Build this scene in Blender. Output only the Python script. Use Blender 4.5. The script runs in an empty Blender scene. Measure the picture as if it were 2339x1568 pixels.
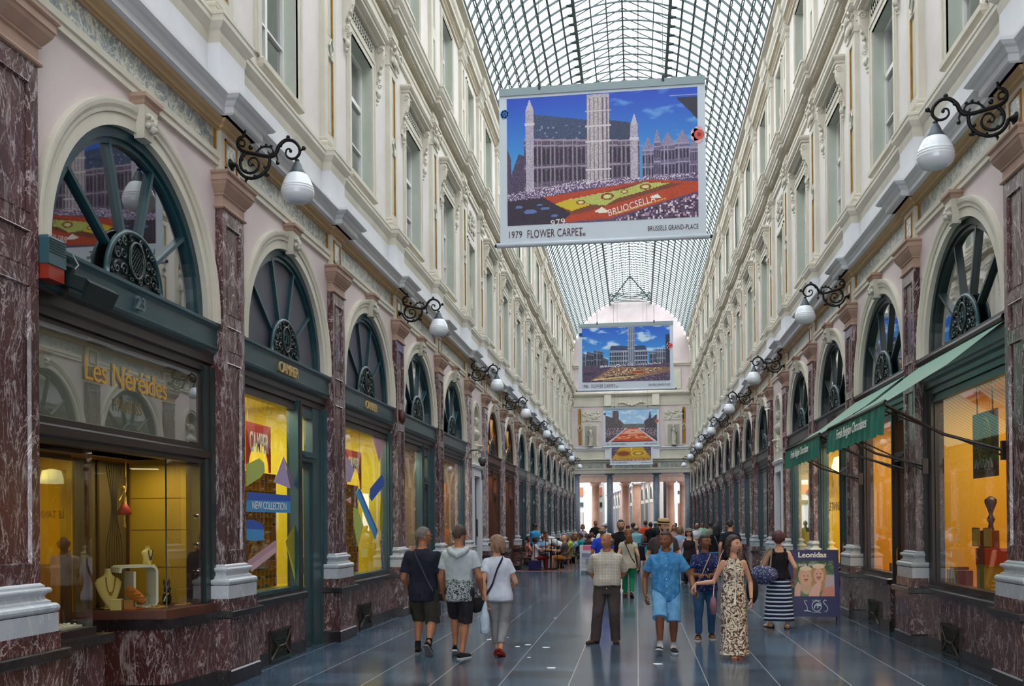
import bpy, math, random
import numpy as np
from mathutils import Vector, Matrix, Quaternion
from mathutils import noise as mnoise
C = bpy.context.scene
COL = C.collection
PI = math.pi
R = random.Random(7)
# ------------------------------------------------------------------ camera
FPX, YAW, PITCH, ROLL, CAMH = 2185.8, .1298, .00639, .00825, 1.69
cam = bpy.data.cameras.new('camera')
camo = bpy.data.objects.new('camera', cam)
COL.objects.link(camo)
_c, _s = math.cos(YAW), math.sin(YAW)
_r, _f, _u = Vector((_c, _s, 0)), Vector((-_s, _c, 0)), Vector((0, 0, 1))
_f2 = _f * math.cos(PITCH) + _u * math.sin(PITCH)
_u2 = _u * math.cos(PITCH) - _f * math.sin(PITCH)
_r3 = _r * math.cos(ROLL) - _u2 * math.sin(ROLL)
_u3 = _r * math.sin(ROLL) + _u2 * math.cos(ROLL)
mw = Matrix.Identity(4)
for k in range(3):
 mw[k][0], mw[k][1], mw[k][2] = _r3[k], _u3[k], -_f2[k]
mw[2][3] = CAMH
camo.matrix_world = mw
cam.sensor_fit = 'HORIZONTAL'
cam.sensor_width = 36
cam.lens = FPX / 2339 * 36
cam.shift_y = (1184.8 - 784) / 2339
cam.clip_start, cam.clip_end = .05, 400
C.camera = camo
# ------------------------------------------------------------------ sky and exposure
W = bpy.data.worlds.new('world')
C.world = W
W.use_nodes = True
bg = W.node_tree.nodes['Background']
bg.inputs[0].default_value = (.93, .97, 1, 1)
bg.inputs[1].default_value = 4.6
C.view_settings.view_transform = 'Standard'
C.view_settings.look = 'None'
C.view_settings.gamma = 1
C.view_settings.use_curve_mapping = False
C.view_settings.exposure = 0.22
C.cycles.max_bounces = 8
C.cycles.diffuse_bounces = 5
C.cycles.glossy_bounces = 3
C.cycles.transparent_max_bounces = 12
C.cycles.transmission_bounces = 3
C.cycles.sample_clamp_indirect = 6
C.cycles.caustics_reflective = False
C.cycles.caustics_refractive = False
C.cycles.use_adaptive_sampling = True
C.cycles.use_denoising = True
def area_light(name, loc, size, power, col, rot=(0, 0, 0), sizey=None):
 l = bpy.data.lights.new(name, 'AREA')
 l.energy = power
 l.color = col
 l.size = size
 if sizey:
  l.shape = 'RECTANGLE'
  l.size_y = sizey
 o = bpy.data.objects.new(name, l)
 o.location = loc
 o.rotation_euler = rot
 COL.objects.link(o)
 return o
# ------------------------------------------------------------------ materials
MATS = {}
def srgb(r, g=None, b=None):
 if g is None:
  h = r
  r, g, b = int(h[1:3], 16), int(h[3:5], 16), int(h[5:7], 16)
 return tuple(((v / 255) / 12.92 if v / 255 <= .04045 else ((v / 255 + .055) / 1.055) ** 2.4) for v in (r, g, b))
class NT:
 def __init__(s, name):
  s.m = bpy.data.materials.new(name)
  s.m.use_nodes = True
  s.t = s.m.node_tree
  s.b = s.t.nodes['Principled BSDF']
  s.out = s.t.nodes['Material Output']
 def n(s, typ, ins=None, **kw):
  nd = s.t.nodes.new(typ)
  for k, v in kw.items():
   setattr(nd, k, v)
  for k, v in (ins or {}).items():
   s.set(nd, k, v)
  return nd
 def set(s, nd, k, v):
  i = nd.inputs[k]
  if isinstance(v, bpy.types.NodeSocket):
   s.t.links.new(v, i)
  elif isinstance(v, (tuple, list)) and len(v) == 3 and i.type == 'RGBA':
   i.default_value = (*v, 1)
  else:
   i.default_value = v
 def math(s, op, a, b=None, c=None, clamp=False):
  nd = s.n('ShaderNodeMath', operation=op, use_clamp=clamp)
  for k, v in enumerate((a, b, c)):
   if v is not None:
    s.set(nd, k, v)
  return nd.outputs[0]
 def ramp(s, fac, stops, interp='LINEAR'):
  nd = s.n('ShaderNodeValToRGB', {'Fac': fac})
  cr = nd.color_ramp
  cr.interpolation = interp
  while len(cr.elements) > 1:
   cr.elements.remove(cr.elements[-1])
  cr.elements[0].position = stops[0][0]
  cr.elements[0].color = (*stops[0][1], 1)
  for p, c in stops[1:]:
   e = cr.elements.new(p)
   e.color = (*c, 1)
  return nd.outputs[0]
 def mix(s, f, a, b, blend='MIX'):
  nd = s.n('ShaderNodeMix', data_type='RGBA', blend_type=blend)
  s.set(nd, 0, f)
  s.set(nd, 6, a)
  s.set(nd, 7, b)
  return nd.outputs[2]
 def pos(s, scale=(1, 1, 1), local=False):
  if local:
   src = s.n('ShaderNodeTexCoord').outputs['Object']
  else:
   src = s.n('ShaderNodeNewGeometry').outputs['Position']
  return s.n('ShaderNodeMapping', {'Vector': src, 'Scale': scale}).outputs[0]
 def noise(s, vec, scale, detail=4, rough=.55, dist=0):
  nd = s.n('ShaderNodeTexNoise', {'Vector': vec, 'Scale': scale, 'Detail': detail, 'Roughness': rough, 'Distortion': dist})
  return nd.outputs[0]
 def bump(s, h, strength=.3, dist=.01):
  nd = s.n('ShaderNodeBump', {'Height': h, 'Strength': strength, 'Distance': dist})
  s.set(s.b, 'Normal', nd.outputs[0])
def mat(name, col, rough=.6, metal=0., col2=None, nscale=3., bump=0., bscale=40., spec=None, local=False, coat=0.):
 if name in MATS:
  return MATS[name]
 if isinstance(col, str):
  col = srgb(col)
 if isinstance(col2, str):
  col2 = srgb(col2)
 t = NT(name)
 t.b.inputs['Roughness'].default_value = rough
 t.b.inputs['Metallic'].default_value = metal
 t.b.inputs['Base Color'].default_value = (*col, 1)
 if spec is not None:
  t.b.inputs['Specular IOR Level'].default_value = spec
 if coat:
  t.b.inputs['Coat Weight'].default_value = coat
 if col2 is not None or bump:
  v = t.pos(local=local)
  if col2 is not None:
   f = t.noise(v, nscale, 5, .6)
   t.set(t.b, 'Base Color', t.ramp(f, [(.32, col), (.68, col2)]))
  if bump:
   t.bump(t.noise(v, bscale, 3), bump)
 MATS[name] = t.m
 return t.m
def marble(name, base, dark, vein, blotch, scale=1., stretch=(1, 1, .45), rough=.22, vw=.022, bl=(.60, .68)):
 t = NT(name)
 base, dark, vein, blotch = (srgb(x) for x in (base, dark, vein, blotch))
 v = t.pos(stretch)
 n1 = t.noise(v, 1.7 * scale, 6, .6, 1.2)
 body = t.ramp(n1, [(.30, dark), (.62, base)])
 n2 = t.noise(v, 3.6 * scale, 8, .62, 1.6)
 m2 = t.ramp(n2, [(bl[0], (0, 0, 0)), (bl[1], (1, 1, 1))])
 c = t.mix(m2, body, blotch)
 n3 = t.noise(v, 2.3 * scale, 7, .58, 2.2)
 d = t.math('ABSOLUTE', t.math('SUBTRACT', n3, .5))
 m3 = t.math('SUBTRACT', 1, t.math('DIVIDE', d, vw), clamp=True)
 c = t.mix(m3, c, vein)
 n4 = t.noise(v, 9 * scale, 5, .6, 1.)
 d4 = t.math('ABSOLUTE', t.math('SUBTRACT', n4, .5))
 m4 = t.math('MULTIPLY', t.math('SUBTRACT', 1, t.math('DIVIDE', d4, vw), clamp=True), .55)
 c = t.mix(m4, c, vein)
 t.set(t.b, 'Base Color', c)
 t.b.inputs['Roughness'].default_value = rough
 MATS[name] = t.m
 return t.m
def glass(name, tint=(.9, .95, .94), refl=1., rough=.02, base=0.):
 t = NT(name)
 tr = t.n('ShaderNodeBsdfTransparent', {'Color': tint})
 gl = t.n('ShaderNodeBsdfGlossy', {'Color': (1, 1, 1), 'Roughness': rough})
 bf = t.n('ShaderNodeNewGeometry').outputs['Backfacing']
 fr = t.n('ShaderNodeFresnel', {'IOR': t.math('SUBTRACT', 1.5, t.math('MULTIPLY', bf, .8333))}).outputs[0]
 f = t.math('ADD', t.math('MULTIPLY', fr, refl), base, clamp=True)
 mx = t.n('ShaderNodeMixShader', {0: f, 1: tr.outputs[0], 2: gl.outputs[0]})
 t.t.links.new(mx.outputs[0], t.out.inputs[0])
 MATS[name] = t.m
 return t.m
def emis(name, col, strength):
 t = NT(name)
 t.b.inputs['Base Color'].default_value = (*col, 1)
 t.b.inputs['Emission Color'].default_value = (*col, 1)
 t.b.inputs['Emission Strength'].default_value = strength
 MATS[name] = t.m
 return t.m
def vcol(name, rough=.6):
 if name in MATS:
  return MATS[name]
 t = NT(name)
 a = t.n('ShaderNodeVertexColor')
 a.layer_name = 'print'
 t.set(t.b, 'Base Color', a.outputs[0])
 t.b.inputs['Roughness'].default_value = rough
 MATS[name] = t.m
 return t.m
PINK = mat('pink_plaster', '#d2c5c5', .85, col2='#c6b8b9', nscale=1.3, bump=.15, bscale=60)
CREAM = mat('cream_stone', '#d1ccbf', .75, col2='#c3bdaf', nscale=1.6, bump=.12, bscale=50)
WHITE = mat('white_stone', '#dadce0', .75, col2='#cfd1d6', nscale=1.5, bump=.1, bscale=50)
WALLU = mat('upper_plaster', '#dcd7d3', .85, col2='#d0cac6', nscale=1.1, bump=.12, bscale=60)
REVEAL = mat('grey_green_plaster', '#c3c9bd', .85, col2='#b3bbb0', nscale=1.4)
TERRA = mat('rose_stone', '#ad9080', .7, col2='#997c6d', nscale=2.2, bump=.12, bscale=50)
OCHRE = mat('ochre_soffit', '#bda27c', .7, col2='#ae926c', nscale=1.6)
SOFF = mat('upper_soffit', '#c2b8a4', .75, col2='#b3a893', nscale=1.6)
GOLD = mat('gold_paint', '#b07d22', .45, metal=.35, col2='#8a5c14', nscale=9)
GREEN = mat('dark_green_paint', '#1f464f', .32, col2='#173941', nscale=2.5)
GREEND = mat('green_black_paint', '#182c2d', .36, col2='#101e1f', nscale=3)
BROWNF = mat('brown_black_timber', '#2a1d1e', .4, col2='#1c1415', nscale=4)
BLACKM = marble('black_marble', '#2a2629', '#171518', '#4b4548', '#242023', 1.3, rough=.2, vw=.006)
REDM = marble('red_marble', '#5a3434', '#3a2123', '#b9a9a8', '#8f7c7c', 1.15, rough=.2, vw=.014, bl=(.60, .68))
REDP_ = marble('pilaster_marble', '#573536', '#3c2426', '#b3a6a8', '#85767a', 1.3, stretch=(1, 1, .35), rough=.2, vw=.016, bl=(.57, .66))
GREYM = marble('mauve_marble', '#7c676b', '#5e474a', '#c9bfc0', '#a0949a', 1.4, stretch=(1, 1, .35), rough=.22, vw=.035, bl=(.55, .66))
WHITEM = marble('white_marble', '#b9bfc6', '#a4abb4', '#cfd4d8', '#c4cad0', .8, rough=.25, vw=.01)
FRIEZE = marble('grey_green_marble', '#7f8a8e', '#56636b', '#d9d7c9', '#b9b6a3', 1.5, stretch=(1, 1, 1), rough=.3, vw=.03, bl=(.5, .58))
IRON = mat('black_iron', '#1b1a1c', .45, metal=.6)
STEEL = mat('roof_steel', '#3f4e4f', .55, metal=.2)
GLOBE = mat('opal_glass', '#dfe5ec', .18, spec=.6)
ZINC = mat('grey_lamp_cone', '#4e545c', .5, metal=.4)
STATUE = mat('statue_stone', '#c9c5ba', .8, col2='#a9a498', nscale=6)
ROOFG = glass('roof_glass', (.97, .99, .99), .5, .05)
WING = glass('window_glass', (.55, .60, .62), 1.5, .02, .20)
SHOPG = glass('shop_glass', (.93, .95, .93), 1.3, .01, .03)
DARKR = mat('dark_room', '#3a3638', .9)
BLUEGREY = mat('blue_grey_board', '#4b4d59', .55, col2='#414350', nscale=2)
TEXTD = mat('dark_lettering', '#3a2f33', .6)
# floor: long bluestone strips with pale joints
t = NT('bluestone_floor')
p = t.pos()
xy = t.n('ShaderNodeSeparateXYZ', {0: p})
X, Y = xy.outputs[0], xy.outputs[1]
u = t.math('DIVIDE', t.math('ADD', X, 50.8), .7257)
row = t.math('FLOOR', u)
fu = t.math('FRACT', u)
off = t.math('FRACT', t.math('MULTIPLY', t.math('SINE', t.math('MULTIPLY', row, 12.9898)), 43758.5))
vv = t.math('ADD', t.math('DIVIDE', Y, .62), t.math('MULTIPLY', off, 1.0))
cl = t.math('FLOOR', vv)
fv = t.math('FRACT', vv)
du = t.math('MINIMUM', fu, t.math('SUBTRACT', 1, fu))
dv = t.math('MINIMUM', fv, t.math('SUBTRACT', 1, fv))
ju = t.math('LESS_THAN', du, .0085)
jv = t.math('LESS_THAN', dv, .011)
wn = t.n('ShaderNodeTexWhiteNoise', noise_dimensions='2D')
cmb = t.n('ShaderNodeCombineXYZ', {0: row, 1: cl})
t.set(wn, 'Vector', cmb.outputs[0])
nz = t.noise(p, 1.1, 7, .65, .4)
nf = t.noise(p, 14, 5, .6)
base = t.ramp(nz, [(.25, srgb('#2c4056')), (.5, srgb('#435970')), (.75, srgb('#667a8c'))])
base = t.mix(t.math('MULTIPLY', wn.outputs[0], .75), base, srgb('#2e3743'))
base = t.mix(t.math('MULTIPLY', nf, .06), base, srgb('#66788a'))
base = t.mix(t.math('MULTIPLY', jv, .5), base, srgb('#8b98a4'))
base = t.mix(t.math('MULTIPLY', ju, .75), base, srgb('#aeb6bd'))
t.set(t.b, 'Base Color', base)
t.set(t.b, 'Roughness', t.ramp(nf, [(.3, (.13, .13, .13)), (.75, (.19, .19, .19))]))
t.b.inputs['Specular IOR Level'].default_value = .65
t.bump(t.math('ADD', t.math('MULTIPLY', nz, .3), t.math('MULTIPLY', t.math('MAXIMUM', ju, jv), -1)), .05, .003)
FLOORM = t.m
# ------------------------------------------------------------------ mesh builder
def onX(x, y, px): return None
class MB:
 def __init__(s):
  s.v, s.f, s.m, s.sm = [], [], [], []
  s.mats = []
 def mi(s, m):
  if m not in s.mats:
   s.mats.append(m)
  return s.mats.index(m)
 def add(s, vs, fs, m, smooth=False):
  o = len(s.v)
  k = s.mi(m)
  s.v += [tuple(v) for v in vs]
  for f in fs:
   s.f.append([i + o for i in f])
   s.m.append(k)
   s.sm.append(smooth)
  return s
 def box(s, x0, x1, y0, y1, z0, z1, m):
  vs = [(x, y, z) for z in (z0, z1) for y in (y0, y1) for x in (x0, x1)]
  return s.add(vs, [(0, 2, 3, 1), (4, 5, 7, 6), (0, 1, 5, 4), (2, 6, 7, 3), (0, 4, 6, 2), (1, 3, 7, 5)], m)
 def run(s, prof, y0, y1, m, close=True):
  """profile [(x,z)..] swept along y"""
  n = len(prof)
  vs = [(x, y0, z) for x, z in prof] + [(x, y1, z) for x, z in prof]
  fs = [(i, (i + 1) % n, (i + 1) % n + n, i + n) for i in range(n if close else n - 1)]
  fs += [tuple(range(n))[::-1], tuple(range(n, 2 * n))]
  return s.add(vs, fs, m)
 def stack(s, prof, xb, xf, y0, y1, m, mm=None):
  """mitred mouldings round a block: profile [(offset, z)]"""
  vs, fs = [], []
  for d, z in prof:
   vs += [(xb, y0 - d, z), (xf + d, y0 - d, z), (xf + d, y1 + d, z), (xb, y1 + d, z)]
  o = len(s.v)
  s.v += vs
  for k in range(len(prof) - 1):
   mk = s.mi(mm[k] if mm and k < len(mm) and mm[k] else m)
   for i in range(4):
    a, b = k * 4 + i, k * 4 + (i + 1) % 4
    s.f.append([o + a, o + b, o + b + 4, o + a + 4])
    s.m.append(mk)
    s.sm.append(False)
  k = s.mi(m)
  s.f += [[o + 3, o + 2, o + 1, o], [o + len(vs) - 4 + i for i in range(4)]]
  s.m += [k, k]
  s.sm += [False, False]
  return s
 def tube(s, pts, r, m, n=8, caps=True, sy=1.):
  pts = [Vector(p) for p in pts]
  rs = r if isinstance(r, (list, tuple)) else [r] * len(pts)
  vs, fs = [], []
  up = None
  for i, p in enumerate(pts):
   d = (pts[min(i + 1, len(pts) - 1)] - pts[max(i - 1, 0)])
   if d.length < 1e-9:
    d = Vector((0, 0, 1))
   d.normalize()
   if up is None:
    up = Vector((0, 0, 1)) if abs(d.z) < .9 else Vector((1, 0, 0))
   a = d.cross(up)
   if a.length < 1e-6:
    a = d.orthogonal()
   a.normalize()
   b = a.cross(d).normalized()
   up = b
   for k in range(n):
    t_ = 2 * PI * k / n
    vs.append(p + (a * math.cos(t_) * sy + b * math.sin(t_)) * rs[i])
  for i in range(len(pts) - 1):
   for k in range(n):
    fs.append((i * n + k, i * n + (k + 1) % n, (i + 1) * n + (k + 1) % n, (i + 1) * n + k))
  if caps:
   fs.append(tuple(range(n)))
   fs.append(tuple(range(len(vs) - n, len(vs)))[::-1])
  return s.add(vs, fs, m, True)
 def lathe(s, prof, m, c=(0, 0, 0), n=20, sx=1, sy=1, axis='z'):
  vs, fs = [], []
  for r, z in prof:
   for k in range(n):
    t_ = 2 * PI * k / n
    q = (r * math.cos(t_) * sx, r * math.sin(t_) * sy, z)
    if axis == 'x':
     q = (q[2], q[0], q[1])
    elif axis == 'y':
     q = (q[0], q[2], q[1])
    vs.append((c[0] + q[0], c[1] + q[1], c[2] + q[2]))
  for i in range(len(prof) - 1):
   for k in range(n):
    fs.append((i * n + k, i * n + (k + 1) % n, (i + 1) * n + (k + 1) % n, (i + 1) * n + k))
  fs.append(tuple(range(n))[::-1])
  fs.append(tuple(range(len(vs) - n, len(vs))))
  return s.add(vs, fs, m, True)
 def ball(s, c, r, m, n=10, sc=(1, 1, 1)):
  k = max(4, n // 2 + 1)
  prof = [(max(1e-4, math.sin(PI * i / k)) * r, -math.cos(PI * i / k) * r) for i in range(k + 1)]
  vs, fs = [], []
  for rr, z in prof:
   for j in range(n):
    a = 2 * PI * j / n
    vs.append((c[0] + rr * math.cos(a) * sc[0], c[1] + rr * math.sin(a) * sc[1], c[2] + z * sc[2]))
  for i in range(k):
   for j in range(n):
    fs.append((i * n + j, i * n + (j + 1) % n, (i + 1) * n + (j + 1) % n, (i + 1) * n + j))
  return s.add(vs, fs, m, True)
 def poly(s, pts, thick, m, axis='x'):
  """outline in the plane, given thickness along +axis; pts 3-D"""
  n = len(pts)
  d = {'x': (thick, 0, 0), 'y': (0, thick, 0), 'z': (0, 0, thick)}[axis]
  vs = [tuple(p) for p in pts] + [(p[0] + d[0], p[1] + d[1], p[2] + d[2]) for p in pts]
  fs = [tuple(range(n))[::-1], tuple(range(n, 2 * n))]
  fs += [(i, (i + 1) % n, (i + 1) % n + n, i + n) for i in range(n)]
  return s.add(vs, fs, m)
 def xf(s, M):
  s.v = [tuple(M @ Vector(v)) for v in s.v]
  return s
 def mesh(s, name):
  me = bpy.data.meshes.new(name)
  me.from_pydata(s.v, [], s.f)
  for m in s.mats:
   me.materials.append(m)
  me.polygons.foreach_set('material_index', s.m)
  me.polygons.foreach_set('use_smooth', s.sm)
  me.validate()
  me.update()
  return me
 def build(s, name, parent=None, loc=None, rot=None, bevel=0):
  o = bpy.data.objects.new(name, s.mesh(name))
  COL.objects.link(o)
  if parent:
   o.parent = parent
  if loc:
   o.location = loc
  if rot:
   o.rotation_euler = rot
  if bevel:
   b = o.modifiers.new('bevel', 'BEVEL')
   b.width = bevel
   b.segments = 2
   b.limit_method = 'ANGLE'
  return o
def empty(name, loc=(0, 0, 0), rz=0., parent=None):
 o = bpy.data.objects.new(name, None)
 o.empty_display_size = .1
 COL.objects.link(o)
 o.location = loc
 o.rotation_euler = (0, 0, rz)
 if parent:
  o.parent = parent
 return o
def tag(o, label=None, cat=None, group=None, kind=None):
 if label:
  o['label'] = label
 if cat:
  o['category'] = cat
 if group:
  o['group'] = group
 if kind:
  o['kind'] = kind
 return o
def struct(o):
 o['kind'] = 'structure'
 return o
KIDS = {}
def copy_tree(o, parent=None):
 c = o.copy()
 COL.objects.link(c)
 c.parent = parent
 for ch in o.children:
  copy_tree(ch, c)
 return c
def place(o, loc, rz=0.):
 o.location = loc
 o.rotation_euler = (0, 0, rz)
 return o
def text_mb(body, size, m, depth=.004, align='CENTER', shear=0., space=1., bold=0.):
 cu = bpy.data.curves.new('t', 'FONT')
 cu.body = body
 cu.size = size
 cu.extrude = depth / 2
 cu.align_x = align
 cu.align_y = 'CENTER'
 cu.shear = shear
 cu.offset = bold
 cu.space_character = space
 cu.resolution_u = 3
 o = bpy.data.objects.new('t', cu)
 COL.objects.link(o)
 dg = bpy.context.evaluated_depsgraph_get()
 me = bpy.data.meshes.new_from_object(o.evaluated_get(dg))
 b = MB()
 b.add([tuple(v.co) for v in me.vertices], [list(p.vertices) for p in me.polygons], m)
 bpy.data.objects.remove(o)
 bpy.data.meshes.remove(me)
 return b
# local facade frames: x = out of the wall into the gallery, y along it
LX, RX = -4.485, 3.84
BAY, NBAY = 3.7716, 2.821
PY = [10.09 + BAY * (i - 1) for i in range(-1, 6)] + [28.0 + BAY * i for i in range(12)]
NP = len(PY)          # PY[2] is the first pilaster seen whole on the left
I1 = 2
SIDES = (('left', LX, 0.), ('right', RX, PI))
CX = (LX + RX) / 2
def W2(side, x, y, z=0.):
 return (LX + x, y, z) if side == 'left' else (RX - x, y, z)
# ------------------------------------------------------------------ floor
fl = MB()
fl.add([(-5.6, -6, 0), (5, -6, 0), (5, 69.6, 0), (-5.6, 69.6, 0)], [(0, 1, 2, 3)], FLOORM)
fl.add([(-30, 69.6, 0), (30, 69.6, 0), (30, 130, 0), (-30, 130, 0)], [(0, 1, 2, 3)], FLOORM)
struct(fl.build('floor'))
ZS, RO_ = 3.90, 1.36        # arch springing and radius
Y0W, Y1W = PY[0] - .28, 69.3
def arch_wall(b, ya, yb, yc, r, zs, z0, z1, m, rev, x=0., dep=.14, n=28):
 """wall face with a round-headed opening, and its reveal"""
 ang = [PI * k / n for k in range(n + 1)]
 arc = [(yc + r * math.cos(a), zs + r * math.sin(a)) for a in ang]
 vs, fs = [], []
 for (y, z) in arc:
  vs += [(x, y, z), (x, yc + (yb - yc if y >= yc else ya - yc) * 1., z) if False else (x, y, z1)]
 for k in range(n):
  fs.append((2 * k, 2 * k + 1, 2 * k + 3, 2 * k + 2))
 b.add(vs, fs, m)
 b.add([(x, yb, z0), (x, yb, z1), (x, yc + r, z1), (x, yc + r, z0)], [(0, 1, 2, 3)], m)
 b.add([(x, yc - r, z0), (x, yc - r, z1), (x, ya, z1), (x, ya, z0)], [(0, 1, 2, 3)], m)
 path = [(yc + r, z0)] + arc + [(yc - r, z0)]
 vs = []
 for (y, z) in path:
  vs += [(x, y, z), (x - dep, y, z)]
 b.add(vs, [(2 * k, 2 * k + 2, 2 * k + 3, 2 * k + 1) for k in range(len(path) - 1)], rev, True)
def rect_wall(b, ya, yb, z0, z1, hy0, hy1, hz0, hz1, m, rev, x, dep):
 q = lambda a, c, d, e: b.add([(x, a, d), (x, c, d), (x, c, e), (x, a, e)], [(0, 1, 2, 3)], m)
 q(ya, hy0, z0, z1)
 q(hy1, yb, z0, z1)
 q(hy0, hy1, z0, hz0)
 q(hy0, hy1, hz1, z1)
 for (a, c) in (((hy0, hz0), (hy0, hz1)), ((hy0, hz1), (hy1, hz1)), ((hy1, hz1), (hy1, hz0)), ((hy1, hz0), (hy0, hz0))):
  b.add([(x, *a), (x, *c), (x - dep, *c), (x - dep, *a)], [(0, 1, 2, 3)], rev)
BAYS = []     # (index, ya, yb, yc, niche)
for i in range(NP - 1):
 BAYS.append((i, PY[i], PY[i + 1], (PY[i] + PY[i + 1]) / 2, PY[i + 1] - PY[i] < 3))
X1F, X2F = -.10, -.10
for side, wx, rz in SIDES:
 sg = 1 if side == 'left' else -1
 b = MB()
 for i, ya, yb, yc, nic in BAYS:
  if nic:
   arch_wall(b, ya, yb, yc, .42, 4.62, 3.62, 5.62, PINK, PINK, 0, .34, 16)
   # plain wall either side of the little side door
   b.add([(0, ya, 0), (0, yc - .55, 0), (0, yc - .55, 3.4), (0, ya, 3.4)], [(0, 1, 2, 3)], WHITE)
   b.add([(0, yc + .55, 0), (0, yb, 0), (0, yb, 3.4), (0, yc + .55, 3.4)], [(0, 1, 2, 3)], WHITE)
   b.add([(0, ya, 3.0), (0, yb, 3.0), (0, yb, 3.62), (0, ya, 3.62)], [(0, 1, 2, 3)], PINK)
   # niche backs: curved shells
   for (zb, zt, hw, dp) in ((3.62, 4.62, .42, .34),):
    vs, fs = [], []
    n = 12
    for z in (zb, zt):
     for k in range(n + 1):
      a = PI * k / n
      vs.append((-dp * math.sin(a), yc + hw * math.cos(a), z))
    fs = [(k, k + 1, k + 2 + n, k + 1 + n) for k in range(n)]
    for j in range(1, 7):
     e = PI / 2 * j / 6
     for k in range(n + 1):
      a = PI * k / n
      vs.append((-dp * math.sin(a) * math.cos(e), yc + hw * math.cos(a) * math.cos(e), zt + hw * math.sin(e)))
    for j in range(1, 7):
     for k in range(n):
      fs.append((j * (n + 1) + k, j * (n + 1) + k + 1, (j + 1) * (n + 1) + k + 1, (j + 1) * (n + 1) + k))
    b.add(vs, fs, CREAM, True)
   for (z0, z1, h0, h1, xx) in ((6.3, 10.9, 7.42, 9.55, X1F), (11.3, 14.6, 11.72, 13.95, X2F)):
    rect_wall(b, ya, yb, z0, z1, yc - .46, yc + .46, h0, h1, WALLU, REVEAL, xx, .36)
    b.add([(xx - .36, yc - .46, h0), (xx - .36, yc + .46, h0), (xx - .36, yc + .46, h1), (xx - .36, yc - .46, h1)], [(0, 1, 2, 3)], REVEAL)
  else:
   arch_wall(b, ya, yb, yc, RO_, ZS, 3.56, 5.62, PINK, CREAM)
   rect_wall(b, ya, yb, 6.3, 10.9, yc - .64, yc + .64, 7.50, 9.77, WALLU, REVEAL, X1F, .24)
   rect_wall(b, ya, yb, 11.3, 14.6, yc - .63, yc + .63, 11.95, 14.05, WALLU, REVEAL, X2F, .24)
 b.box(-.4, -.1, Y0W, Y1W, 5.62, 7.0, CREAM)
 b.box(-.4, -.1, Y0W, Y1W, 10.88, 11.32, CREAM)
 b.box(-.4, -.1, Y0W, Y1W, 14.55, 15.1, CREAM)
 w = b.build('wall_' + side)
 struct(w)
 if side == 'right':       # mirror in place across the gallery
  w.data.transform(Matrix(((-1, 0, 0, 0), (0, 1, 0, 0), (0, 0, 1, 0), (0, 0, 0, 1))))
  w.data.flip_normals()
  w.location = (RX, 0, 0)
 else:
  w.location = (LX, 0, 0)
 def run_obj(name, parts):
  b = MB()
  for prof, m in parts:
   b.run(prof, Y0W, Y1W, m)
  o = struct(b.build(name))
  if side == 'right':
   o.data.transform(Matrix(((-1, 0, 0, 0), (0, 1, 0, 0), (0, 0, 1, 0), (0, 0, 0, 1))))
   o.data.flip_normals()
   o.location = (RX, 0, 0)
  else:
   o.location = (LX, 0, 0)
  return o
 n0 = 0 if side == 'left' else 4
 # entablature over the shops
 run_obj('trim_%d' % (n0 + 1), [
  ([(-.1, 5.60), (.035, 5.60), (.035, 5.66), (.05, 5.67), (.05, 5.735), (.02, 5.74), (-.1, 5.74)], CREAM),
  ([(-.1, 5.74), (.0, 5.74), (.0, 5.99), (-.1, 5.99)], FRIEZE),
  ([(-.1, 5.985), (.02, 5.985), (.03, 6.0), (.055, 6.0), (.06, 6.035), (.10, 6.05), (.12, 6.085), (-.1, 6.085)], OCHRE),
  ([(-.1, 6.085), (.15, 6.085), (.15, 6.10), (.17, 6.10), (.17, 6.165), (.18, 6.175), (.20, 6.21), (.23, 6.225), (.26, 6.255), (.26, 6.29), (.23, 6.30), (-.05, 6.34), (-.05, 6.94), (-.1, 6.94)], WHITE)])
 # sill course under the first-floor windows
 run_obj('trim_%d' % (n0 + 2), [([(-.1, 6.90), (-.05, 6.90), (-.035, 6.97), (-.035, 7.03), (-.01, 7.05), (.03, 7.10), (.03, 7.16), (.04, 7.165), (.04, 7.205), (.01, 7.215), (-.12, 7.235)], CREAM)])
 # main cornice
 run_obj('trim_%d' % (n0 + 3), [
  ([(-.12, 10.80), (-.05, 10.80), (-.05, 10.90), (-.03, 10.92), (-.03, 11.0), (-.12, 11.0)], CREAM),
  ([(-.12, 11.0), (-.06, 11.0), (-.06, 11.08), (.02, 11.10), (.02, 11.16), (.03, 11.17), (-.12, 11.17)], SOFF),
  ([(-.12, 11.17), (.10, 11.17), (.10, 11.25), (.13, 11.27), (.13, 11.31), (.19, 11.38), (.20, 11.46), (.22, 11.47), (.22, 11.52), (.19, 11.53), (-.06, 11.58), (-.06, 11.72), (-.12, 11.74)], CREAM)])
 run_obj('trim_%d' % (n0 + 4), [
  ([(-.12, 14.30), (-.05, 14.30), (-.05, 14.36), (.0, 14.40), (.0, 14.44), (.06, 14.46), (-.12, 14.46)], SOFF),
  ([(-.12, 14.46), (.07, 14.46), (.07, 14.56), (.12, 14.62), (.13, 14.70), (.13, 14.75), (.08, 14.77), (.0, 14.80), (-.06, 14.82), (-.06, 15.06), (-.12, 15.08)], CREAM)])
# dentil courses below the main cornice
for side, wx, rz in SIDES:
 b = MB()
 y = 4.6
 while y < 40:
  b.box(-.06, .055, y, y + .05, 11.115, 11.17, CREAM)
  y += .095
 o = struct(b.build('trim_%d' % (9 if side == 'left' else 10)))
 if side == 'right':
  o.data.transform(Matrix(((-1, 0, 0, 0), (0, 1, 0, 0), (0, 0, 1, 0), (0, 0, 0, 1))))
  o.data.flip_normals()
 o.location = (wx, 0, 0)
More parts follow.
